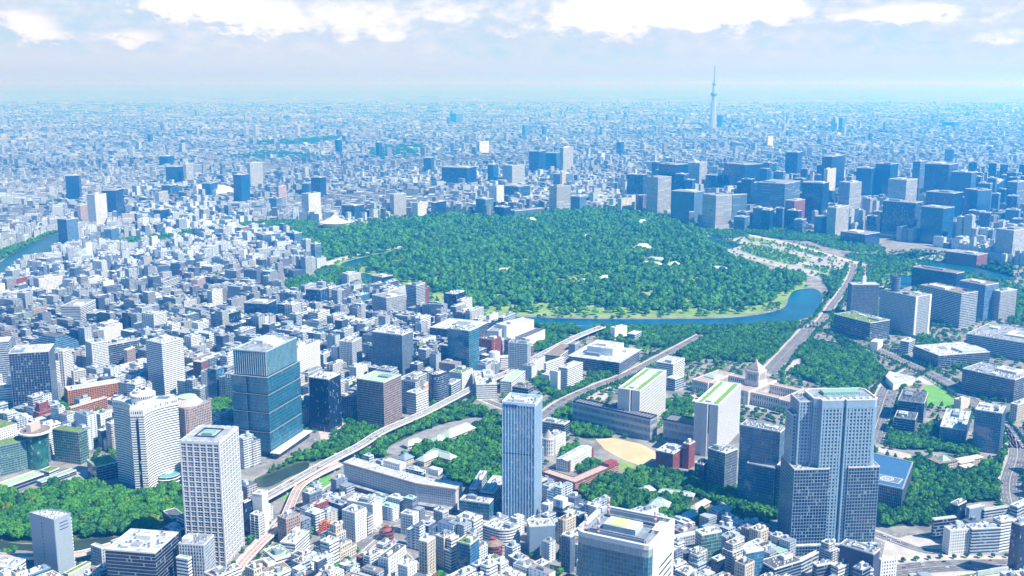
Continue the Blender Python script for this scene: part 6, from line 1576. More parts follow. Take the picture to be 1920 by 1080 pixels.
def police():
    N, a, w, d, h, c = frame((1651, 1717, 1747, 557, 632, 552))
    root = tag(empty('government_building', (c[0], c[1], 0), a), 'wedge shaped police headquarters with a dark cylindrical mast tower on top', 'government office')
    P = [(-w/2, -d/2), (w/2, -d/2), (w/2, -d/2+12), (-w*.05, d/2), (-w/2, d/2)]
    take(local(a, c, P), 1, 5); note('the police headquarters', c[0], c[1], h, root)
    facade(root, P, 0, h, 'grid_grey'); roof(root, P, h, ROOFG, OFFWH, 1.4, 2, random.Random(1), pent=False)
    for t in (-w/2+4, w/2-4): MB().box(t, -d/2-.5, 0, 7, .9, h+1.3).build('end_pier', OFFWH, root)
    o = (-w*.18, d*.22)
    MB().cyl(o[0], o[1], h+.4, h+34, 8.5, n=24).build('mast_tower', pmat('dark_blue_steel', (.04, .07, .14), .5, .1), root)
    for k in range(7): MB().cyl(o[0], o[1], h+4+k*4.4, h+5.2+k*4.4, 10, n=24, bottom=True).build('mast_gallery', MGREY, root)
    MB().bar((o[0], o[1], h+34), (o[0], o[1], h+46), .8).build('antenna', METAL, root)
    MB().cyl(w*.16, -d*.26, h+.4, h+3.2, 9, n=24).build('helipad', LGREY, root)
    # white ministry with red and white mast, left of the headquarters
    N, a, w, d, h, c = frame((1574, 1598, 1649, 534, 592, 534))
    d = 30
    c = (N[0] + cos(a)*w/2 - sin(a)*d/2, N[1] + sin(a)*w/2 + cos(a)*d/2)
    root = tag(empty('government_building', (c[0], c[1], 0), a), 'white ribbed ministry with red and white radio mast beside police headquarters', 'government office')
    P = rect(w, d); take(local(a, c, P), 1, 5); note('the white ministry with mast', c[0], c[1], h, root)
    facade(root, P, 0, h, 'fins_white'); roof(root, P, h, ROOFW, OFFWH, 1.2, 1, random.Random(2), pent=False)
    MB().box(0, 0, h+.4, 9, 9, 18).build('mast_base', WHITE, root)
    m = MB()
    for k in range(6): m.cyl(0, 0, h+18.4+k*4, h+22.4+k*4, 3.0-.28*k, n=10, mi=k % 2)
    m.build('radio_mast', [WMETAL, REDP], root)
police()

def pyramid_roof_block():
    N, a, w, d, h, c = frame((55, 102, 147, 652, 672, 640))
    root = tag(empty('office_building', (c[0], c[1], 0), a), 'low blue glass block with sloping terraced roof behind the navy grid tower', O)
    P = rect(w, d); take(local(a, c, P), 1, 5); note('the terraced blue block', c[0], c[1], h, root)
    facade(root, P, 0, h, 'fins_blue')
    for k in range(5):
        Q = offset(P, -1.5-4*k); MB().prism(Q, h+.02+k*3.4, h+3.4+k*3.4).build('terrace_step', GLB, root); MB().ring(offset(Q, .4), offset(Q, -.6), h+2.9+k*3.4, h+3.5+k*3.4).build('terrace_edge', METAL, root)
    Q = offset(P, -1.5-20) if min(w, d) > 48 else offset(P, -1.5-18)
    MB().prism(offset(P, -17.6), h+17, h+17.5).build('roof', ROOFD, root)
pyramid_roof_block()

def museum_white():
    q = [G(1661, 706, 12), G(1675, 720, 12), G(1716, 708, 12), G(1668, 697, 12)]
    c = (sum(p[0] for p in q)/4, sum(p[1] for p in q)/4); P = ccw([(x-c[0], y-c[1]) for x, y in q])
    root = tag(empty('museum', (c[0], c[1], 0)), 'low white triangular museum roof beside the ministry avenue', 'museum'); take(q, 1, 4); note('the white triangular museum', c[0], c[1], 12, root)
    facade(root, P, 0, 12, 'blank_white'); MB().prism(offset(P, .8), 12.02, 13, bottom=True).build('roof', ROOFW, root)
    MB().box(4, 0, 13.02, 8, 5, 1.5).build('roof_hatch', LGREY, root)
museum_white()

def steel_frame():
    c = G(602, 1004); root = tag(empty('scaffold_frame', (c[0], c[1], 0)), 'bright orange steel frame standing among the white low buildings', 'scaffold')
    om = pmat('orange_steel', (.62, .13, .04), .5, .05); take(ngon(9, 8, *c), 1)
    for i, (x, y, h) in enumerate(((0, 0, 16), (5, 1, 20), (9, 3, 17))):
        m = MB()
        for s, t in ((-2, -2), (2, -2), (2, 2), (-2, 2)): m.bar((x+s, y+t, 0), (x+s, y+t, h), .5)
        for z in np.arange(3, h+.1, 3.2): m.box(x, y, z, 4.6, 4.6, .7, bottom=True)
        m.build('frame_bay', om, root)
steel_frame()
# ---------------------------------------------------------------- trees
def leaf_material(name, a, b_, c):
    m = bpy.data.materials.new(name); m.use_nodes = True; T = NT(m.node_tree); b = T.n['Principled BSDF']; g = T.new('ShaderNodeNewGeometry')
    n1 = T.m('ADD', T.m('MULTIPLY', T.noise(g.outputs['Position'], .055, 2.0, .6), .6), T.m('MULTIPLY', T.noise(g.outputs['Position'], .009, 3.0, .6), .4)); n2 = T.noise(g.outputs['Position'], .5, 2.0, .6)
    col = T.mix(T.ramp(n1, .34, .66), a, b_); col = T.mix(T.m('MULTIPLY', T.ramp(n2, .45, .75), .6), col, c)
    T.l.new(col, b.inputs['Base Color']); b.inputs['Roughness'].default_value = .65; b.inputs['Specular IOR Level'].default_value = .25
    tr = T.new('ShaderNodeBsdfTranslucent'); T.l.new(col, tr.inputs[0]); mx = T.new('ShaderNodeMixShader'); mx.inputs[0].default_value = .22
    T.l.new(b.outputs[0], mx.inputs[1]); T.l.new(tr.outputs[0], mx.inputs[2]); T.l.new(mx.outputs[0], T.n['Material Output'].inputs[0])
    return m
LEAF = leaf_material('leaves', (.020, .155, .026), (.085, .33, .030), (.25, .50, .045))
LEAFD = leaf_material('dark_leaves', (.010, .095, .030), (.038, .21, .032), (.12, .35, .040))
BARK = pmat('bark', (.10, .075, .05), .9, .2)

def crown_quads(nb, nq, rng, conical=False, lump=.46, qs=(.10, .17), jit=.38):
    """leaf clump faces over several overlapping lumps; unit radius, foot at z = 0"""
    C = []; 
    if conical:
        for i in range(nb): t = i/(nb-1); C.append((rng.normal(0, .06), rng.normal(0, .06), .55+t*1.9, .62*(1-t*.78)+.05))
    else:
        C.append((0, 0, .78, .68))
        for i in range(nb):
            t = 2*pi*i/nb+rng.uniform(-.35, .35); r = rng.uniform(.42, .66); C.append((r*cos(t), r*sin(t), rng.uniform(.5, .95), lump*rng.uniform(.75, 1.15)))
        for i in range(max(2, nb//3)): C.append((rng.uniform(-.3, .3), rng.uniform(-.3, .3), rng.uniform(1.0, 1.22), lump*rng.uniform(.7, 1.0)))
    C = np.array(C); w = C[:, 3]**2; w /= w.sum(); V = []; 
    k = rng.choice(len(C), nq*3, p=w); d = rng.normal(size=(nq*3, 3)); d /= np.linalg.norm(d, axis=1)[:, None]
    P = C[k, :3] + d*C[k, 3:4]*np.array([1, 1, .82])*rng.uniform(.86, 1.1, (nq*3, 1))
    # keep the faces that are not buried inside another lump
    dist = np.linalg.norm((P[:, None, :]-C[None, :, :3])/np.array([1, 1, .82]), axis=2)/C[None, :, 3]
    dist[np.arange(len(k)), k] = 9; keep = (dist.min(1) > .93) & (P[:, 2] > .12) & (d[:, 2] > -.55); P, d = P[keep][:nq], d[keep][:nq]
    n = d + rng.normal(0, jit, d.shape); n /= np.linalg.norm(n, axis=1)[:, None]
    up = np.tile([0, 0, 1.], (len(n), 1)); up[np.abs(n[:, 2]) > .9] = [1, 0, 0]
    u = np.cross(n, up); u /= np.linalg.norm(u, axis=1)[:, None]; v = np.cross(n, u); s = rng.uniform(qs[0], qs[1], (len(n), 1)); a = rng.uniform(0, pi, (len(n), 1))
    uu, vv = u*np.cos(a)+v*np.sin(a), v*np.cos(a)-u*np.sin(a)
    Q = np.stack([P-uu*s-vv*s*.8, P+uu*s-vv*s*.6, P+uu*s*.8+vv*s, P-uu*s*.7+vv*s*.9], 1)     # (n,4,3)
    # dim inner bodies so that the crown is not hollow
    B = []
    for c in C:
        nn = 6; r = c[3]*.80
        top = [c[0], c[1], c[2]+r*.8]; bot = [c[0], c[1], max(.08, c[2]-r*.7)]
        rg = [[c[0]+r*cos(2*pi*i/nn), c[1]+r*sin(2*pi*i/nn), c[2]+(.1 if i % 2 else -.1)*r] for i in range(nn)]
        for i in range(nn): B.append([rg[i], rg[(i+1) % nn], top, top]); B.append([rg[(i+1) % nn], rg[i], bot, bot])
    return Q, np.array(B)
def tri_mesh(name, Q, B, mat):
    v = np.concatenate([Q.reshape(-1, 3), B[:, :3].reshape(-1, 3)]) if len(B) else Q.reshape(-1, 3)
    nq, nt = len(Q), len(B); me = bpy.data.meshes.new(name); me.vertices.add(len(v)); me.vertices.foreach_set('co', v.astype(np.float32).ravel())
    me.loops.add(nq*4+nt*3); me.loops.foreach_set('vertex_index', np.arange(nq*4+nt*3, dtype=np.int32)); me.polygons.add(nq+nt)
    me.polygons.foreach_set('loop_start', np.concatenate([np.arange(nq)*4, nq*4+np.arange(nt)*3]).astype(np.int32)); me.materials.append(mat); me.update(calc_edges=True); me.validate(); me.shade_flat(); return me
_tr = np.random.default_rng(5)
PROTO = [crown_quads(8, 420, _tr) for _ in range(4)]; CONE = [crown_quads(6, 300, _tr, True) for _ in range(2)]
LEAFY = leaf_material('yellow_leaves', (.10, .22, .012), (.20, .36, .02), (.34, .46, .03))
YELLOW_ME = tri_mesh('crown', *PROTO[1], LEAFY)
CROWN_ME = [tri_mesh('crown', q, b, m) for (q, b), m in zip(PROTO, (LEAF, LEAF, LEAF, LEAFD))]; CONE_ME = [tri_mesh('crown', q, b, LEAFD) for q, b in CONE]
def trunk_mesh():
    m = MB(); m.prism(ngon(.10, 7), 0, .55, poly1=ngon(.06, 7))
    for i in range(4):
        t = i*1.7; m.bar((0, 0, .4), (.35*cos(t), .35*sin(t), .85), .025)
    m.bar((0, 0, .5), (0, 0, 1.0), .035); return m.mesh('trunk', BARK)
TRUNK = trunk_mesh()

ZONE_POLY = []
TREES = []      # x, y, radius, height, kind, zone number
ZONES = []
def scatter(px, label, sp, r, hr=1.25, cone=0.0, allow=(0, 4), dark=.25, drop=0.0, soil=True, gaps=None, hv=(.85, 1.2)):
    P = smooth_poly(px, 3); ZONES.append(label); zi = len(ZONES)-1
    if label != 'w': ZONE_POLY.append(P)
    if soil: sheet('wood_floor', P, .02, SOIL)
    m = TAKEN; xs = [p[0] for p in P]; ys = [p[1] for p in P]
    gx, gy = np.meshgrid(np.arange(min(xs), max(xs), sp), np.arange(min(ys), max(ys), sp*.9)); gx = gx + (np.arange(gx.shape[0]) % 2)[:, None]*sp*.5
    gx = gx.ravel()+RNG.uniform(-.36, .36, gx.size)*sp; gy = gy.ravel()+RNG.uniform(-.36, .36, gy.size)*sp
    if gaps: ok0 = (np.sin(gx/61+1.7*np.sin(gy/83))+np.sin(gy/57+1.3*np.sin(gx/71))+.8*np.sin(gx/29-gy/37)) < gaps
    else: ok0 = np.ones(gx.shape, bool)
    ok = ok0 & inside(gx, gy, P) & np.isin(taken(gx, gy), allow) & (RNG.random(gx.size) >= drop)
    for x, y in zip(gx[ok], gy[ok]):
        rr = RNG.uniform(*r); k = 'c' if RNG.random() < cone else ('d' if RNG.random() < dark else 'b'); TREES.append((x, y, rr, rr*hr*RNG.uniform(*hv), k, zi))
def row(key, off, sp, r, label, cone=1.0, t0=0.0, t1=1.0):
    ZONES.append(label); zi = len(ZONES)-1; line, w, z = ROADLINES[key]; A_, B_ = sides(line, .1, off); acc = 0; tot = sum(hypot(A_[i+1][0]-A_[i][0], A_[i+1][1]-A_[i][1]) for i in range(len(A_)-1)); run_ = 0
    for i in range(len(A_)-1):
        a, b = A_[i], A_[i+1]; L = hypot(b[0]-a[0], b[1]-a[1])
        while acc < L:
            t = acc/L; x, y = a[0]+(b[0]-a[0])*t, a[1]+(b[1]-a[1])*t; f = (run_+acc)/tot
            if t0 <= f <= t1 and taken([x], [y])[0] != 1: rr = RNG.uniform(*r); TREES.append((x+RNG.uniform(-1, 1), y+RNG.uniform(-1, 1), rr, rr*1.3, 'c' if RNG.random() < cone else 'd', zi))
            acc += sp
        acc -= L; run_ += L
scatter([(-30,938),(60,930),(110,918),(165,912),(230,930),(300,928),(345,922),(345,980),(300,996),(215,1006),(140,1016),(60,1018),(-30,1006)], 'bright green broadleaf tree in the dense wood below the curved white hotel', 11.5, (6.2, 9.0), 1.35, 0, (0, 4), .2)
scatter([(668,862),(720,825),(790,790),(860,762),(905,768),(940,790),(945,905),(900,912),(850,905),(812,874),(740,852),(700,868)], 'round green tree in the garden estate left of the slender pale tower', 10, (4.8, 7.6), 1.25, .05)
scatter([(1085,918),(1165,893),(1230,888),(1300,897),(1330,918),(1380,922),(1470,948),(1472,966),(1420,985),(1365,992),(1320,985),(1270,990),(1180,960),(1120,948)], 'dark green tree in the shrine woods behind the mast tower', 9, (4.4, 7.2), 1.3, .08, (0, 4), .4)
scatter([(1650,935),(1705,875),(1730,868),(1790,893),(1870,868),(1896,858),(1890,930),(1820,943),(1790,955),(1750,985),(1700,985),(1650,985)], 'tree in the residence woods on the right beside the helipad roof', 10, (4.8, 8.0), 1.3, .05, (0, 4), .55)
scatter([(1275,655),(1310,640),(1380,634),(1480,626),(1484,640),(1455,668),(1400,680),(1330,672),(1285,680)], 'tree in the left parliament garden by the moat', 9.5, (4.5, 7.0), 1.2, .05)
scatter([(1478,694),(1500,658),(1530,642),(1600,664),(1655,692),(1640,718),(1600,735),(1540,722),(1500,708)], 'tree in the right parliament garden beside the boulevard', 9.5, (4.5, 7.0), 1.2, .08)
scatter([(1020,776),(1075,764),(1112,800),(1150,820),(1112,824),(1080,818),(1066,800)], 'tree on the slope above the tan sports ground', 8.5, (3.8, 6.2), 1.25, .1)
scatter([(1240,768),(1285,748),(1303,760),(1298,784),(1258,800)], 'tree in the court between the twin slabs', 8.5, (3.6, 5.5), 1.2, .1)
scatter([(1395,728),(1440,742),(1495,758),(1495,772),(1440,766),(1395,752)], 'tree in the back yard of the parliament', 9, (3.6, 5.5), 1.2, .1, (0, 4), .4, .3, False)
scatter([(985,650),(1020,622),(1078,616),(1066,636),(1010,662)], 'tree beside the white stone court by the expressway', 9, (4.0, 6.0), 1.2)
scatter([(478,898),(590,842),(640,806),(668,800),(700,815),(640,850),(590,866),(512,890)], 'tree along the dark canal below the broad tall blue glass tower', 9, (3.6, 6.0), 1.25, .1)
scatter([(650,800),(665,790),(720,808),(760,786),(768,794),(735,812),(690,822)], 'tree at the foot of the dark brown cube office', 8, (3.4, 5.0), 1.2, .1)
scatter([(905,606),(1000,611),(1110,615),(1250,615),(1380,614),(1490,607),(1480,620),(1380,632),(1290,640),(1250,652),(1200,648),(1110,634),(1000,628)], 'tree on the near bank of the palace moat', 9, (4.2, 6.5), 1.2, .05)
scatter([(183,812),(214,804),(218,824),(190,830)], 'tree between the disc topped hotel and the white box office', 8, (4.0, 6.0), 1.2)
scatter([(395,758),(430,752),(432,797),(398,803)], 'tree between pinkish tower and broad tall blue glass tower', 8, (4.0, 6.0), 1.2)
scatter([(298,748),(345,760),(345,800),(306,790)], 'tree behind the curved white hotel', 8, (4.0, 6.0), 1.2)
scatter([(1040,845),(1080,835),(1120,862),(1128,880),(1100,892),(1080,880)], 'tree around the red brick school yard', 8, (3.4, 5.4), 1.2)
scatter([(1000,716),(1040,712),(1120,728),(1095,745),(1040,748)], 'tree in front of the cored white office slab', 8, (3.8, 5.8), 1.2)
scatter([(1100,712),(1130,700),(1160,705),(1130,722),(1100,738)], 'tree along the foot of the wide library', 8, (3.6, 5.4), 1.2)
scatter([(1660,820),(1720,805),(1740,800),(1830,842),(1820,855),(1740,845),(1680,842)], 'tree between the residence garden and the small glass block', 8, (3.6, 5.4), 1.25, .1, (0, 4), .6)
scatter([(1885,790),(1900,860),(1890,870),(1872,858),(1875,800)], 'tree beside the slim navy tower on the right edge', 8, (3.8, 6.0), 1.2)
scatter([(1720,640),(1740,632),(1800,668),(1850,690),(1900,720),(1890,728),(1800,694)], 'tree between the ministries', 9, (3.6, 5.4), 1.2, .2)
scatter([(1560,600),(1580,595),(1600,650),(1640,668),(1620,676),(1570,640)], 'tree in front of the overgrown ministry block', 9, (3.6, 5.4), 1.2, .2)
scatter([(120,745),(135,740),(138,770),(130,800),(118,790)], 'tree left of the orange apartments', 8, (3.6, 5.4), 1.2)
for s in (-1, 1):
    row('library avenue', s*19, 9, (3.4, 4.6), 'cone shaped street tree along the library avenue', .8); row('ministry avenue', s*21, 9, (3.2, 4.4), 'cone shaped street tree along the ministry avenue', .9)
    row('hill road', s*23, 9, (3.4, 4.6), 'street tree along the road behind the big stepped tower', .6); row('parliament boulevard', s*24, 9, (3.6, 5.2), 'tree lining the wide parliament boulevard', .3)
    row('street under the expressway', s*13, 11, (2.6, 3.6), 'small street tree beside the tall white lattice tower', .2, 0, .4); row('moat road', s*20, 9, (3.4, 4.8), 'tree along the road beside the round moat', .1)
    row('right edge road', s*18, 9, (3.4, 4.8), 'street tree along the right edge road', .5)
row('long grey elevated expressway running diagonally past the garden estate', -24, 8, (4.4, 6.4), 'tree in the row along the elevated expressway and garden estate', 0, .30, .62)
row('long grey elevated expressway running diagonally past the garden estate', 17, 10, (2.8, 3.8), 'small street tree on the building side of the elevated expressway', .6, .36, .62)
row('wide plaza street', 19, 16, (2.4, 3.2), 'small round tree on the bottom right plaza', 0)

scatter([(1020,830),(1060,640),(1300,618),(1530,612),(1700,680),(1890,800),(1895,860),(1640,860),(1480,800),(1240,830),(1120,815)], 'leafy tree standing between the government offices around the parliament', 15, (3.4, 5.6), 1.2, .25, (0, 4), .4, .45, False)
scatter([(1540,560),(1600,490),(1720,470),(1925,500),(1990,600),(1990,800),(1890,800),(1700,690),(1540,620)], 'leafy tree standing between the ministry blocks on the right', 17, (3.8, 5.6), 1.2, .2, (0, 4), .5, .4, False)
scatter([(180,770),(230,790),(330,800),(420,860),(345,900),(180,880)], 'leafy tree in the hotel garden left of the tall white lattice tower', 12, (3.6, 5.6), 1.2, .1, (0, 4), .4, .35, False)
# wide woods that read as one mass
NEAR_TREES = list(TREES); TREES.clear()
for _P in ZONE_POLY[:-3]: reserve(_P, 6)
FOREST = [(566,442),(605,432),(700,420),(800,408),(840,404),(896,412),(960,408),(1100,398),(1228,408),(1296,430),(1335,452),(1362,482),(1420,508),(1490,524),(1494,532),(1462,552),(1445,567),(1370,580),(1300,579),(1250,584),(1180,578),(1110,585),(1060,576),(1000,579),(950,568),(905,580),(858,574),(850,555),(810,545),(770,524),(700,508),(690,496),(650,482),(615,492),(575,470)]
scatter(FOREST, 'w', 14.5, (5.5, 12.5), 1.15, .06, (4,), .30, .05, False, 1.45, (.7, 1.5))
scatter([(1340,470),(1395,440),(1470,450),(1640,498),(1745,480),(1690,515),(1640,545),(1500,512),(1420,490)], 'w', 13, (3.2, 5.0), 1.2, .2, (4,), .3, .80, False)
scatter(PALACE, 'w', 17, (5.0, 9.0), 1.2, .08, (4,), .4, .62, False)
for q in ([(1390,468),(1433,462),(1513,490),(1460,495)], [(1340,453),(1370,450),(1398,460),(1370,463)], [(1467,462),(1487,455),(1540,468),(1545,484)], [(1507,503),(1545,500),(1615,525),(1560,530)]): scatter(q, 'w', 13, (3.0, 4.8), 1.2, .2, (4,), .3, .3, False)
for q in ([(1585,482),(1640,478),(1715,492),(1690,512),(1640,508)], [(1515,448),(1570,445),(1655,466),(1640,474),(1560,466)], [(1320,432),(1400,436),(1420,440),(1380,446),(1340,446)], [(1400,428),(1520,438),(1560,448),(1500,452),(1420,442)], [(1440,512),(1500,512),(1512,528),(1470,540),(1440,530)],
          [(1340,476),(1395,491),(1440,505),(1405,503),(1352,486)], [(1545,520),(1600,505),(1650,512),(1640,540),(1590,560),(1560,548)], [(1690,505),(1790,510),(1880,530),(1920,545),(1920,560),(1860,545),(1780,525)], [(1880,560),(1920,555),(1930,600),(1890,606)],
          [(180,462),(240,448),(330,440),(420,425),(445,430),(400,440),(300,470),(215,470)], [(430,425),(520,415),(600,420),(560,440),(470,440)], [(600,505),(650,505),(720,528),(760,545),(720,556),(660,540),(600,530)], [(530,530),(590,520),(640,535),(600,560),(545,552)],
          [(-30,530),(20,500),(75,480),(110,452),(116,458),(80,490),(30,512),(-10,530)], [(-30,485),(30,462),(100,436),(104,440),(40,470),(-30,500)], [(800,575),(850,580),(905,590),(900,598),(840,590),(800,590)]):
    scatter(q, 'w', 12, (4.6, 7.0), 1.2, .05, (0, 4), .35, .05)
    take(smooth_poly(q, 3), 6)
FAR_WOODS = ([(690,292),(715,276),(790,272),(802,290),(760,300),(710,300)], [(400,304),(450,292),(520,285),(620,298),(600,312),(500,318),(430,316)], [(-30,320),(35,318),(42,332),(-30,336)], [(470,266),(560,262),(640,256),(600,270),(500,274)], [(240,345),(330,335),(400,338),(330,350)], [(640,300),(700,302),(660,312)], [(930,388),(900,395),(880,390),(905,384)], [(240,368),(300,362),(290,372),(235,376)])
for q in FAR_WOODS:
    scatter(q, 'w', 26, (8, 14), 1.0, 0, (0, 4), 1.0, .45, False)
WOOD = list(TREES)

def merged(name, lst, protos, cones):
    V, Fq = [], []; T3 = []
    Qs, Bs = {'L': [], 'D': []}, {'L': [], 'D': []}
    for x, y, r, h, k, z in lst:
        Q, B = cones[int(RNG.integers(len(cones)))] if k == 'c' else protos[int(RNG.integers(len(protos)))]
        a = RNG.uniform(0, 6.3); ca, sa = cos(a), sin(a); sc = np.array([r, r, h/1.25 if k != 'c' else h/1.7]); lift = h*.25
        key = 'L' if k == 'b' else 'D'
        for arr, out in ((Q, Qs), (B, Bs)):
            p = arr*sc; o = np.empty_like(p); o[..., 0] = p[..., 0]*ca-p[..., 1]*sa+x; o[..., 1] = p[..., 0]*sa+p[..., 1]*ca+y; o[..., 2] = p[..., 2]+lift; out[key].append(o)
    # one object with two leaf materials
    Q = np.concatenate(Qs['L']+Qs['D']); B = np.concatenate(Bs['L']+Bs['D']); nl = sum(len(q) for q in Qs['L']); bl = sum(len(q) for q in Bs['L'])
    me = tri_mesh(name, Q, B, LEAF); me.materials.append(LEAFD)
    mi = np.zeros(len(Q)+len(B), np.int32); mi[nl:len(Q)] = 1; mi[len(Q)+bl:] = 1
    if len(me.polygons) == len(mi): me.polygons.foreach_set('material_index', mi)
    return tag(link(name, me), kind='stuff')
def build_trees():
    # apparent size decides which trees stand as things of their own
    def app(t): return t[2]/proj(t[0], t[1], 5)[2]
    vis = [t for t in NEAR_TREES if -60 < proj(t[0], t[1], 6)[0] < 1980 and proj(t[0], t[1], 12)[1] < 1100]
    vis.sort(key=app, reverse=True); ind, rest = vis[:300], vis[300:]
    cnt = {}
    for t in ind: cnt[t[5]] = cnt.get(t[5], 0)+1
    for x, y, r, h, k, z in ind:
        me = random.choice(CONE_ME) if k == 'c' else (CROWN_ME[3] if k == 'd' else (YELLOW_ME if random.random() < .07 else random.choice(CROWN_ME[:3])))
        lab = ZONES[z]
        root = tag(empty('cone_tree' if k == 'c' else 'broadleaf_tree', (x, y, 0), random.uniform(0, 6)), lab, 'tree', 'trees: ' + lab)
        s = h/1.25*.95; q = (r, r, s if k != 'c' else h/1.35*.8); lift = h*.28
        c = link('crown', me, root, (0, 0, lift)); c.scale = q
        t = link('trunk', TRUNK, root); t.scale = (r*.8, r*.8, (lift+h*.5))
    r2 = np.random.default_rng(9)
    mid = [crown_quads(6, 150, r2, qs=(.15, .24)) for _ in range(4)]; midc = [crown_quads(5, 90, r2, True, qs=(.14, .22)) for _ in range(2)]
    merged('garden_trees', rest, mid, midc)
    global LOWTREE, LOWCONE
    lo = [crown_quads(5, 70, r2, qs=(.18, .30), jit=.22) for _ in range(5)]; loc_ = [crown_quads(4, 40, r2, True, qs=(.2, .32)) for _ in range(2)]
    merged('palace_forest', WOOD, lo, loc_); LOWTREE, LOWCONE = lo, loc_
build_trees()
# ---------------------------------------------------------------- the ordinary buildings in between
def seeds():
    r = np.random.default_rng(21); S = []
    for px, py, a in ((560,1000,52),(760,1020,58),(930,1030,50),(1400,1050,40),(1700,1040,12),(150,640,62),(300,650,58),(500,640,64),(700,600,62),(600,680,66),(830,660,60),(1000,690,62),(1250,690,58),(60,560,70),(250,560,50),(420,540,66),(560,520,40),(200,480,30),(400,460,64),(1700,640,38),(1850,600,35),(1600,440,38),(1400,400,40),(1000,380,52),(800,360,40),(500,380,60),(120,420,20)):
        x, y = G(px, py); S.append((x, y, radians(a)))
    for _ in range(60):
        y = r.uniform(3200, 9500); x = r.uniform(-.55, .55)*y; S.append((x, y, r.uniform(0, pi/2)))
    return np.array(S)
SEEDS = seeds()
QUARTER = surf('quarter_ground', (.16, .17, .17), (.30, .29, .28), .03, .95, .02)
# quarters of offices in open ground: nothing ordinary stands here
OPEN = [[(1010,770),(1060,640),(1100,622),(1300,618),(1490,612),(1530,612),(1700,680),(1800,735),(1890,800),(1895,1000),(1640,1000),(1480,1000),(1380,1000),(1320,985),(1100,960),(1030,920),(1018,830)],
        [(1540,560),(1600,490),(1720,470),(1925,500),(1990,600),(1990,800),(1890,800),(1700,690),(1540,620)], [(660,870),(720,806),(800,774),(905,722),(945,760),(950,900),(870,935),(700,890)],
        [(1300,440),(1340,425),(1420,428),(1560,432),(1800,470),(1900,500),(1900,520),(1770,510),(1640,560),(1545,560),(1500,530),(1400,498)], [(-40,905),(60,880),(120,868),(180,850),(330,860),(350,1000),(280,1006),(-40,1030)], [(430,890),(560,850),(640,800),(720,800),(640,870),(520,930),(450,930)]]
for q in OPEN: reserve(GP(q), 7); sheet('pavement', GP(q), .012, PAVE if 0 else QUARTER)
def lots():
    r = np.random.default_rng(33); out = []
    for si, (sx, sy, a) in enumerate(SEEDS):
        R = 1400 if sy > 3200 else 900; ca, sa = cos(a), sin(a)
        def axis(n, lo, hi, st):
            pos = []; p = -R
            while p < R:
                for _ in range(r.integers(2, 5)):
                    w = r.uniform(lo, hi)*(1.0 if r.random() < .74 else r.uniform(1.4, 2.4)); pos.append((p, w)); p += w + r.uniform(.8, 2.2)
                p += st*r.uniform(.7, 1.5)
            return pos
        far_ = sy > 4200
        if sy < 1500: U, V = axis(0, 9, 17, 4), axis(0, 9, 15, 3.5)
        else: pass
        U = U if sy < 1500 else axis(0, 13, 25, 6.5) if not far_ else axis(0, 13, 24, 8); V = V if sy < 1500 else axis(0, 12, 21, 5.5) if not far_ else axis(0, 13, 22, 7)
        u = np.array([p+w/2 for p, w in U]); uw = np.array([w for p, w in U]); v = np.array([p+w/2 for p, w in V]); vw = np.array([w for p, w in V])
        gu, gv = np.meshgrid(u, v); gw, gd = np.meshgrid(uw, vw); gu, gv, gw, gd = gu.ravel(), gv.ravel(), gw.ravel(), gd.ravel()
        x = sx+gu*ca-gv*sa; y = sy+gu*sa+gv*ca
        ok = (y > 880) & (y < 7600) & (np.abs(x) < .53*y+60); x, y, gw, gd = x[ok], y[ok], gw[ok], gd[ok]
        d2 = (x[:, None]-SEEDS[None, :, 0])**2+(y[:, None]-SEEDS[None, :, 1])**2; ok = d2.argmin(1) == si; x, y, gw, gd = x[ok], y[ok], gw[ok], gd[ok]
        t = taken(x, y)
        for fx, fy in ((-.5, -.5), (.5, -.5), (.5, .5), (-.5, .5), (0, .5), (.5, 0), (-.5, 0), (0, -.5)):
            t = np.maximum(t, taken(x+gw*fx*ca-gd*fy*sa, y+gw*fx*sa+gd*fy*ca))
        ok = (t == 0) & (r.random(len(x)) > .05)
        for X, Y, w, d in zip(x[ok], y[ok], gw[ok], gd[ok]): out.append((X, Y, a, w, d, si))
    return out
LOTS = lots()
def height(x, y, w, d, r):
    px, py, _ = proj(x, y, 0)
    h = r.gamma(5.0, 4.2)+7
    if y < 1300: h = r.gamma(6.0, 2.6)+8
    elif y < 2400: h = r.gamma(5, 4.6)+9
    elif y > 3800: h = r.gamma(3.0, 4.0)+6
    if r.random() < .03 and y > 1500: h += r.uniform(15, 45)
    if px > 1170 and 3500 < y < 5600 and r.random() < .30: return r.uniform(55, 125)
    if px < 1150 and 1700 < y < 4600 and r.random() < .20: h += r.uniform(10, 32)
    return min(h, 2.6*min(w, d)+10)
_r = np.random.default_rng(4)
LOT = []
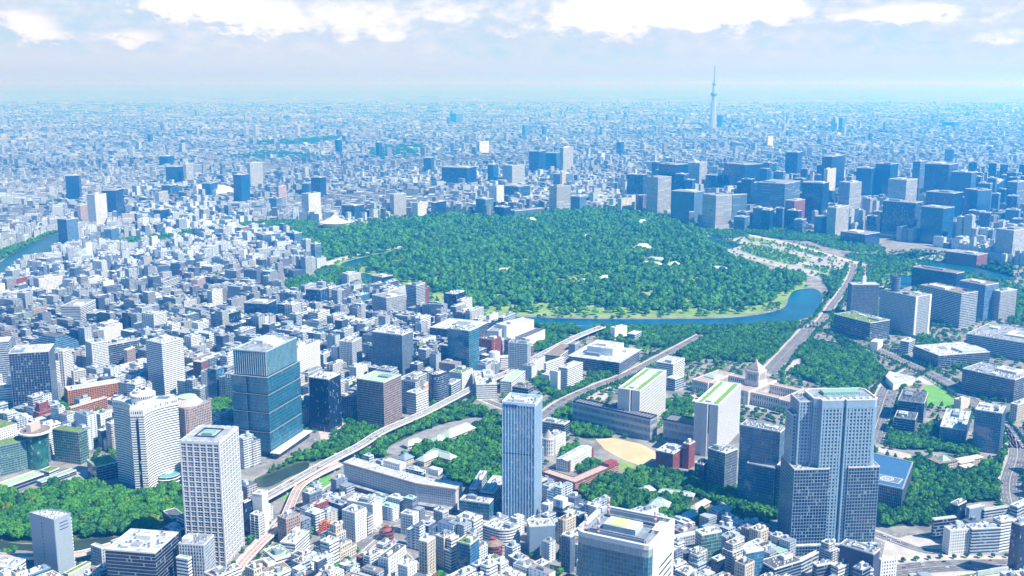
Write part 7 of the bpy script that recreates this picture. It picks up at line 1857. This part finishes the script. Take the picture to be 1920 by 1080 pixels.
# no ordinary building may hide more than the foot of a landmark
BOX = []
bpy.context.view_layer.update()
for _l, _x, _y, _h, _r0 in PLACED:
    pts = [proj(*(c.matrix_world @ Vector(b))) for c in _r0.children if c.type == 'MESH' for b in c.bound_box]
    if pts: xs = [p[0] for p in pts]; ys = [p[1] for p in pts]; BOX.append((min(xs), max(xs), min(ys), max(ys), _y))
BOX = np.array(BOX); BOX = BOX[BOX[:, 3]-BOX[:, 2] > 42]
for X, Y, a, w, d, si in LOTS:
    h = height(X, Y, w, d, _r); q = proj(X, Y, 0)
    hw = F*.62*w/q[2]; lim = BOX[(BOX[:, 0] < q[0]+hw) & (BOX[:, 1] > q[0]-hw) & (BOX[:, 4] > Y) & (BOX[:, 4] < Y+1500)]
    if len(lim):
        yl = (lim[:, 3]-np.where(lim[:, 4] < 1300, .62, .32)*(lim[:, 3]-lim[:, 2])); yl = yl[yl < q[1]+4]
        if len(yl): h = min(h, (q[1]-yl.max())*q[2]/F/CP*1.02)
    if h < 5.5: continue
    q = proj(X, Y, h/2)
    LOT.append((X, Y, a, w, d, h, (h+w*.5)*w/q[2]**2, q[0], q[1]))
vis = [l for l in LOT if -30 < l[7] < 1950 and l[8] < 1110]
vis.sort(key=lambda l: -l[6])
FILL_N = 300
INDIV, REST = vis[:FILL_N], vis[FILL_N:]
# palettes: (facade style, colour word, noun, kind)
PAL = [('ribbon_white', 'white', 'office building', 5), ('grid_white', 'white', 'office building', 4), ('stripe_white', 'bright white', 'office building', 2), ('balcony_white', 'white', 'apartment building', 5), ('balcony_cream', 'off white', 'apartment building', 4),
       ('ribbon_grey', 'pale grey', 'office building', 4), ('grid_grey', 'pale grey', 'office building', 3), ('grid_cream', 'cream', 'apartment building', 3), ('grid_pink', 'pinkish', 'apartment building', 2), ('brick', 'red brick', 'apartment building', 1), ('ribbon_dark', 'dark grey', 'office building', 2),
       ('glass_dark', 'dark glass', 'office building', 1), ('glass_blue', 'blue glass', 'office building', 1), ('blank_white', 'plain white', 'shop building', 1), ('grid_dark', 'dark grey', 'office building', 1)]
PW = np.array([p[3] for p in PAL], float); PW /= PW.sum()
RF = [('g', 'grey', 4), ('w', 'white', 6), ('t', 'pale green', 1.2), ('d', 'dark', 1), ('b', 'brownish', 1), ('p', 'planted', .35)]
RW = np.array([p[2] for p in RF], float); RW /= RW.sum()
MARKS = [p for p in PLACED if p[0].startswith('the ') and len(p[0].split()) < 9]
ORD = ['nearest', 'second nearest', 'third nearest', 'fourth nearest', 'fifth nearest', 'sixth nearest', 'seventh nearest', 'eighth nearest', 'ninth nearest', 'tenth nearest', 'eleventh nearest', 'twelfth nearest', 'thirteenth nearest', 'fourteenth nearest']
def ordinary():
    r = np.random.default_rng(12); items = []
    for X, Y, a, w, d, h, s, px, py in INDIV:
        st = PAL[r.choice(len(PAL), p=PW)]; rf = RF[r.choice(len(RF), p=RW)]
        size = 'low' if h < 15 else ('mid height' if h < 30 else 'tall')
        # the landmark that lies closest in the picture
        best = min(MARKS, key=lambda m: hypot(proj(m[1], m[2], 0)[0]-px, 1.6*(proj(m[1], m[2], 0)[1]-py)))
        mx, my, _ = proj(best[1], best[2], 0); dx, dy = px-mx, py-my
        side = ('left of' if dx < 0 else 'right of') if abs(dx) > abs(dy)*1.1 else ('behind' if dy < 0 else 'in front of')
        items.append(dict(X=X, Y=Y, a=a, w=w, d=d, h=h, st=st, rf=rf, key='%s %s %s with %s roof' % (size, st[1], st[2].replace('apartment building', 'apartments').replace(' building', ''), rf[1]), side=side, mark=best[0], dist=hypot(dx, dy)))
    cnt = {}
    for it in sorted(items, key=lambda i: i['dist']):
        k = (it['key'], it['side'], it['mark']); n = cnt[k] = cnt.get(k, -1)+1; it['n'] = n
    for it in items:
        k = (it['key'], it['side'], it['mark'])
        lab = '%s %s %s' % (it['key'], it['side'], it['mark'])
        if cnt[k]: lab = '%s, %s %s %s' % (it['key'], ORD[min(it['n'], 13)], it['side'], it['mark'])
        if len(lab.split()) > 16: lab = lab.replace(' with %s roof' % it['rf'][1], ', %s roof' % it['rf'][1]).replace('mid height ', 'middling ')
        X, Y, a, w, d, h, st = it['X'], it['Y'], it['a'], it['w'], it['d'], it['h'], it['st']
        root = tag(empty(st[2].replace(' ', '_'), (X, Y, 0), a), lab, st[2], 'smaller city buildings between the landmarks')
        rnd = random.Random(lab+str(X)); f = rnd.random(); ph = STY[st[0]][2]
        P = rect(w, d)
        if f < .22 and w > 14 and d > 12: P = [(-w/2, -d/2), (w/2, -d/2), (w/2, d*.1), (w*.1, d*.1), (w*.1, d/2), (-w/2, d/2)]
        elif f < .32: P = [(-w/2+2.5, -d/2), (w/2, -d/2), (w/2, d/2), (-w/2, d/2), (-w/2, -d/2+2.5)]
        lvl = 3 if Y < 1500 else 2
        if f > .78 and h > 16:      # set back upper storeys, the usual slope line of the street
            h1 = h*rnd.uniform(.6, .78); facade(root, P, 0, h1, st[0]); roof(root, P, h1, ROOFG, STY[st[0]][0], .9, 0)
            Q = [(x*rnd.uniform(.68, .7), y*.74+d*.10) for x, y in P]; facade(root, Q, h1+.36, h, st[0], 'upper_wall'); roof(root, Q, h, ROOFS[it['rf'][0]], STY[st[0]][0], 1.0, lvl, rnd)
        else:
            facade(root, P, 0, h, st[0]); roof(root, P, h, ROOFS[it['rf'][0]], STY[st[0]][0], 1.1, lvl, rnd)
        if rnd.random() < .35 and Y < 1600: 
            m = MB(); m.box(w*.3, -d*.2, h+.37, 4, 3.4, 3.2); m.build('stair_house', STY[st[0]][0], root)
ordinary()

# ---------------------------------------------------------------- everything smaller: one mass
def mass():
    r = np.random.default_rng(77); rows = []
    cols = np.array([(.74, .75, .76), (.68, .68, .67), (.60, .60, .60), (.50, .51, .53), (.58, .52, .45), (.45, .38, .36), (.30, .33, .38), (.20, .24, .32), (.30, .14, .11), (.10, .13, .18), (.66, .62, .58)]); cw = np.array([8, 6, 5, 4, 2, 1.4, 2.0, 2.4, .4, 2.0, 2]); cw /= cw.sum()
    rcols = np.array([(.58, .59, .61), (.42, .43, .45), (.27, .29, .32), (.12, .14, .19), (.34, .48, .36), (.30, .24, .22), (.14, .22, .07)]); rw = np.array([4, 5, 5, 3.5, .7, 1, .3]); rw /= rw.sum()
    X = np.array([l[:6] for l in REST]) if REST else np.zeros((0, 6))
    n = len(X); A = [X]; Z0 = [np.zeros(n)]; near = [np.ones(n)]
    # roof boxes on the nearer ones
    nb = X[(X[:, 1] < 4200)]
    for k, (p, fx) in enumerate(((.8, .3), (.5, -.25))):
        s = nb[r.random(len(nb)) < p].copy(); ox = s[:, 3]*fx*r.uniform(.4, 1, len(s)); oy = s[:, 4]*r.uniform(-.25, .25, len(s)); ca, sa = np.cos(s[:, 2]), np.sin(s[:, 2])
        s[:, 0] += ox*ca-oy*sa; s[:, 1] += ox*sa+oy*ca; z = s[:, 5].copy(); s[:, 3] *= r.uniform(.22, .42, len(s)); s[:, 4] *= r.uniform(.25, .45, len(s)); s[:, 5] = r.uniform(2.0, 4.5, len(s)); A.append(s); Z0.append(z+.02); near.append(np.zeros(len(s)))
    # the plain beyond, in rows that thin out with distance
    y = 7500.0; far_rows = []
    while y < 30000:
        st = max(34.0, y*y/1.5e6); wd = max(20.0, y*.0042); k = int(2*.52*y/wd); x = (np.arange(k)-k/2+r.uniform(-.45, .45, k))*wd
        keep = r.random(k) < .62; x = x[keep]; yy = y+r.uniform(-.5, .5, len(x))*st
        h = r.gamma(2.2, 4.5, len(x))+5; t = r.random(len(x)) < .010; h[t] += r.uniform(20, 75, t.sum())
        w = wd*r.uniform(.5, 1.5, len(x)); w[t] = np.minimum(w[t], 34); far_rows.append(np.stack([x, yy, r.uniform(0, pi/2, len(x)), w, np.maximum(14, np.minimum(w, 40)), h], 1)); y += st
    Fa = np.concatenate(far_rows); tk = taken(Fa[:, 0], Fa[:, 1]); Fa = Fa[tk == 0]
    wood = np.zeros(len(Fa), bool)
    for q in FAR_WOODS: wood |= inside(Fa[:, 0], Fa[:, 1], GP(q))
    Fa = Fa[~wood | (r.random(len(Fa)) < .35)]
    for ax, ay, c0, hw in ((.15, 1, 9800, 70), (-.35, 1, 12500, 90), (.6, 1, 15000, 110), (-.1, 1, 19000, 160), (1, .35, 2200, 60), (1, -.5, -7200, 70), (.8, 1, 6500, 55), (-.7, 1, 14500, 100)):
        Fa = Fa[np.abs(ax*Fa[:, 0]+ay*Fa[:, 1]-c0+250*np.sin(Fa[:, 0]/900.)) > hw]
    A.append(Fa); Z0.append(np.zeros(len(Fa))); near.append(np.ones(len(Fa)))
    D = np.concatenate(A); z0 = np.concatenate(Z0); N = len(D)
    ca, sa = np.cos(D[:, 2]), np.sin(D[:, 2]); w, d, h = D[:, 3]/2, D[:, 4]/2, D[:, 5]
    V = np.empty((N, 8, 3), np.float32)
    for i, (fx, fy) in enumerate(((-1, -1), (1, -1), (1, 1), (-1, 1))):
        V[:, i, 0] = D[:, 0]+w*fx*ca-d*fy*sa; V[:, i, 1] = D[:, 1]+w*fx*sa+d*fy*ca; V[:, i, 2] = z0; V[:, i+4, :2] = V[:, i, :2]; V[:, i+4, 2] = z0+h
    fidx = np.array([[0, 1, 5, 4], [1, 2, 6, 5], [2, 3, 7, 6], [3, 0, 4, 7], [4, 5, 6, 7]]); L = (fidx[None]+8*np.arange(N)[:, None, None]).astype(np.int32).ravel()
    me = bpy.data.meshes.new('distant_city'); me.vertices.add(N*8); me.vertices.foreach_set('co', V.ravel()); me.loops.add(len(L)); me.loops.foreach_set('vertex_index', L); me.polygons.add(N*5); me.polygons.foreach_set('loop_start', np.arange(N*5, dtype=np.int32)*4)
    uv = np.zeros((N, 5, 4, 2), np.float32); W2, D2 = D[:, 3], D[:, 4]
    for i, (u0, u1) in enumerate(((0*W2, W2), (W2, W2+D2), (W2+D2, 2*W2+D2), (2*W2+D2, 2*W2+2*D2))):
        uv[:, i, 0, 0] = u0; uv[:, i, 1, 0] = u1; uv[:, i, 2, 0] = u1; uv[:, i, 3, 0] = u0; uv[:, i, 2, 1] = h; uv[:, i, 3, 1] = h
    for i, (fx, fy) in enumerate(((0, 0), (1, 0), (1, 1), (0, 1))): uv[:, 4, i, 0] = fx*W2; uv[:, 4, i, 1] = fy*D2
    l = me.uv_layers.new(name='UVMap'); l.data.foreach_set('uv', uv.ravel())
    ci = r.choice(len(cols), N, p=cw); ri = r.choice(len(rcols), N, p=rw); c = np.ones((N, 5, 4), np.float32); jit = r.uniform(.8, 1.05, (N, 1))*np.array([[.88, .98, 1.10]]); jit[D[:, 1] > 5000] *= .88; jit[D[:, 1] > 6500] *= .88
    # colour drifts in smooth waves: whole districts darker, others paler
    fx, fy = D[:, 0:1]/520., D[:, 1:2]/700.; fld = np.sin(fx*1.3+2*np.sin(fy*.9))+np.sin(fy*1.7+1.4*np.sin(fx*.8))+.7*np.sin(fx*3.1-fy*2.3); jit *= np.clip(.90+.18*fld, .5, 1.1)
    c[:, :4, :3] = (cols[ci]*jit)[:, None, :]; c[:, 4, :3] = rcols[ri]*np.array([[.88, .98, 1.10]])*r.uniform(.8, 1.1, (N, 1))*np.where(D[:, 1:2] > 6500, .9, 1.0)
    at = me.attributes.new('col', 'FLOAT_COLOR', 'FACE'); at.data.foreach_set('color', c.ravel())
    cb = (D[:, 1] > 3300) & (D[:, 1] < 5600) & (D[:, 0] > .11*D[:, 1]) & (h <= 52); c[cb, :4, :3] *= np.array([.16, .28, .45]); c[cb, 4, :3] *= .7
    tw = (h > 52); c[tw, :4, :3] = np.array([.02, .08, .19])*r.uniform(.6, 1.8, (int(tw.sum()), 1, 1))
    mi = np.zeros((N, 5), np.int32); sty = r.integers(0, 4, N); big = D[:, 4] < 1; mi[:, :4] = sty[:, None]; mi[:, 4] = 4
    mi[np.concatenate(near) == 0, :4] = 5
    for nm, a in (('mass_grid', dict(bay=3.0, fh=3.3, ww=.62, wh=.5)), ('mass_band', dict(bay=9.0, fh=3.6, ww=.9, wh=.45)), ('mass_wide', dict(bay=4.4, fh=3.4, ww=.75, wh=.55)), ('mass_blank', dict(bay=6.0, fh=3.3, ww=.35, wh=.4))): me.materials.append(fmat(nm, None, (.03, .055, .09), attr=True, **a))
    rm = bpy.data.materials.new('mass_roof'); rm.use_nodes = True; T = NT(rm.node_tree); b = T.n['Principled BSDF']; at2 = T.new('ShaderNodeAttribute'); at2.attribute_name = 'col'; g = T.new('ShaderNodeNewGeometry')
    n_ = T.noise(g.outputs['Position'], .22, 3.0, .6); mm = T.new('ShaderNodeVectorMath', operation='SCALE'); T.l.new(at2.outputs[0], mm.inputs[0]); T.put(mm.inputs['Scale'], T.m('ADD', .62, T.m('MULTIPLY', n_, .7))); T.l.new(mm.outputs[0], b.inputs['Base Color']); b.inputs['Roughness'].default_value = .9
    me.materials.append(rm); me.materials.append(rm); me.polygons.foreach_set('material_index', mi.ravel()); me.update(calc_edges=True); me.shade_flat()
    tag(link('distant_city', me), kind='stuff')
mass()

def street_trees():
    r = np.random.default_rng(15)
    for l in LOT: take(local(l[2], (l[0], l[1]), rect(l[3], l[4])), 8)
    y = r.uniform(1000, 4600, 26000)**1.0; x = r.uniform(-.53, .53, 26000)*y; t = taken(x, y) == 0; clump = np.sin(x/90.)+np.sin(y/120.+x/200.) > -.3
    k = t & clump
    merged('street_trees', [(a, b, rr, rr*1.2, 'b' if q < .6 else 'd', 0) for a, b, rr, q in zip(x[k], y[k], r.uniform(2.8, 5.2, k.sum()), r.random(k.sum()))], LOWTREE, LOWCONE)
street_trees()

# ---------------------------------------------------------------- cars
def car_mesh(col):
    m = MB(); body = [(-2.2, -.9), (2.2, -.9), (2.2, .9), (-2.2, .9)]
    m.prism(body, .35, .95, 0, poly1=offset(body, -.05), bottom=True); m.prism([(-1.5, -.8), (1.0, -.8), (1.0, .8), (-1.5, .8)], .95, 1.5, 1, 0, poly1=[(-1.1, -.68), (.4, -.68), (.4, .68), (-1.1, .68)])
    for x in (-1.35, 1.35):
        for y in (-.78, .78): m.prism([(x-.34, y-.14), (x+.34, y-.14), (x+.34, y+.14), (x-.34, y+.14)], .02, .62, 1)
    return m.mesh('car', [pmat('car_paint_'+col[0], col[1], .3, .02), GLD])
CARS = [car_mesh(c) for c in (('white', (.75, .76, .78)), ('black', (.03, .03, .035)), ('silver', (.45, .46, .48)), ('red', (.5, .03, .03)))]
CW = ['white', 'black', 'silver', 'red']
def cars():
    r = random.Random(8)
    for key, n, name in (('long grey elevated expressway running diagonally past the garden estate', 60, 'on the long elevated expressway'), ('reddish elevated ramp curving out of the expressway beside low buildings', 6, 'on the reddish elevated ramp'), ('street under the expressway', 16, 'on the street beside the white lattice tower'),
                         ('library avenue', 30, 'on the tree lined library avenue'), ('parliament boulevard', 24, 'on the wide parliament boulevard'), ('moat road', 40, 'on the road beside the round moat'), ('ministry avenue', 55, 'on the ministry avenue'), ('hill road', 50, 'on the road behind the big stepped tower'),
                         ('wide plaza street', 22, 'on the bottom right plaza street'), ('plaza road', 5, 'on the curved road below the residence woods'), ('right edge road', 10, 'on the road at the right edge')):
        line, w, z = ROADLINES[key]; zz = z+.06 if z else .13; used = set()
        for _ in range(n):
            i = r.randrange(len(line)-1); t = r.random(); a, b = line[i], line[i+1]; L = hypot(b[0]-a[0], b[1]-a[1]); ang = atan2(b[1]-a[1], b[0]-a[0]); lane = r.choice([-.36, -.15, .15, .36])*w
            if (i, round(t*L/9), lane) in used: continue
            used.add((i, round(t*L/9), lane)); x = a[0]+(b[0]-a[0])*t-sin(ang)*lane; y = a[1]+(b[1]-a[1])*t+cos(ang)*lane
            if not (0 < proj(x, y, zz)[0] < 1920 and proj(x, y, zz)[1] < 1080) or (z == 0 and taken([x], [y])[0] == 1): continue
            k = r.choices(range(4), (5, 3, 3, .6))[0]; lab = '%s car %s' % (CW[k], name)
            tag(link('car', CARS[k], None, (x, y, zz), ang+(pi if lane > 0 else 0)), lab, 'car', 'cars: '+lab)
cars()

# ---------------------------------------------------------------- the air
def haze():
    m = MB(); y0, y1, X, z0, z1 = -2500.0, 239000.0, 159000.0, -1.0, 800.0
    m.prism([(-X, y0), (X, y0), (X, y1), (-X, y1)], z0, z1, bottom=True)
    mt = bpy.data.materials.new('haze_air'); mt.use_nodes = True; T = NT(mt.node_tree); T.n.clear()
    v = T.new('ShaderNodeVolumePrincipled'); v.inputs['Color'].default_value = (.03, .355, 1.0, 1); v.inputs['Density'].default_value = HAZE; v.inputs['Anisotropy'].default_value = 0.36
    v.inputs['Absorption Color'].default_value = (1, 1, 1, 1)
    o = T.new('ShaderNodeOutputMaterial'); T.l.new(v.outputs[0], o.inputs['Volume'])
    ob = tag(m.build('haze', mt), kind='stuff'); return ob
HAZE = 1.5e-4
haze()
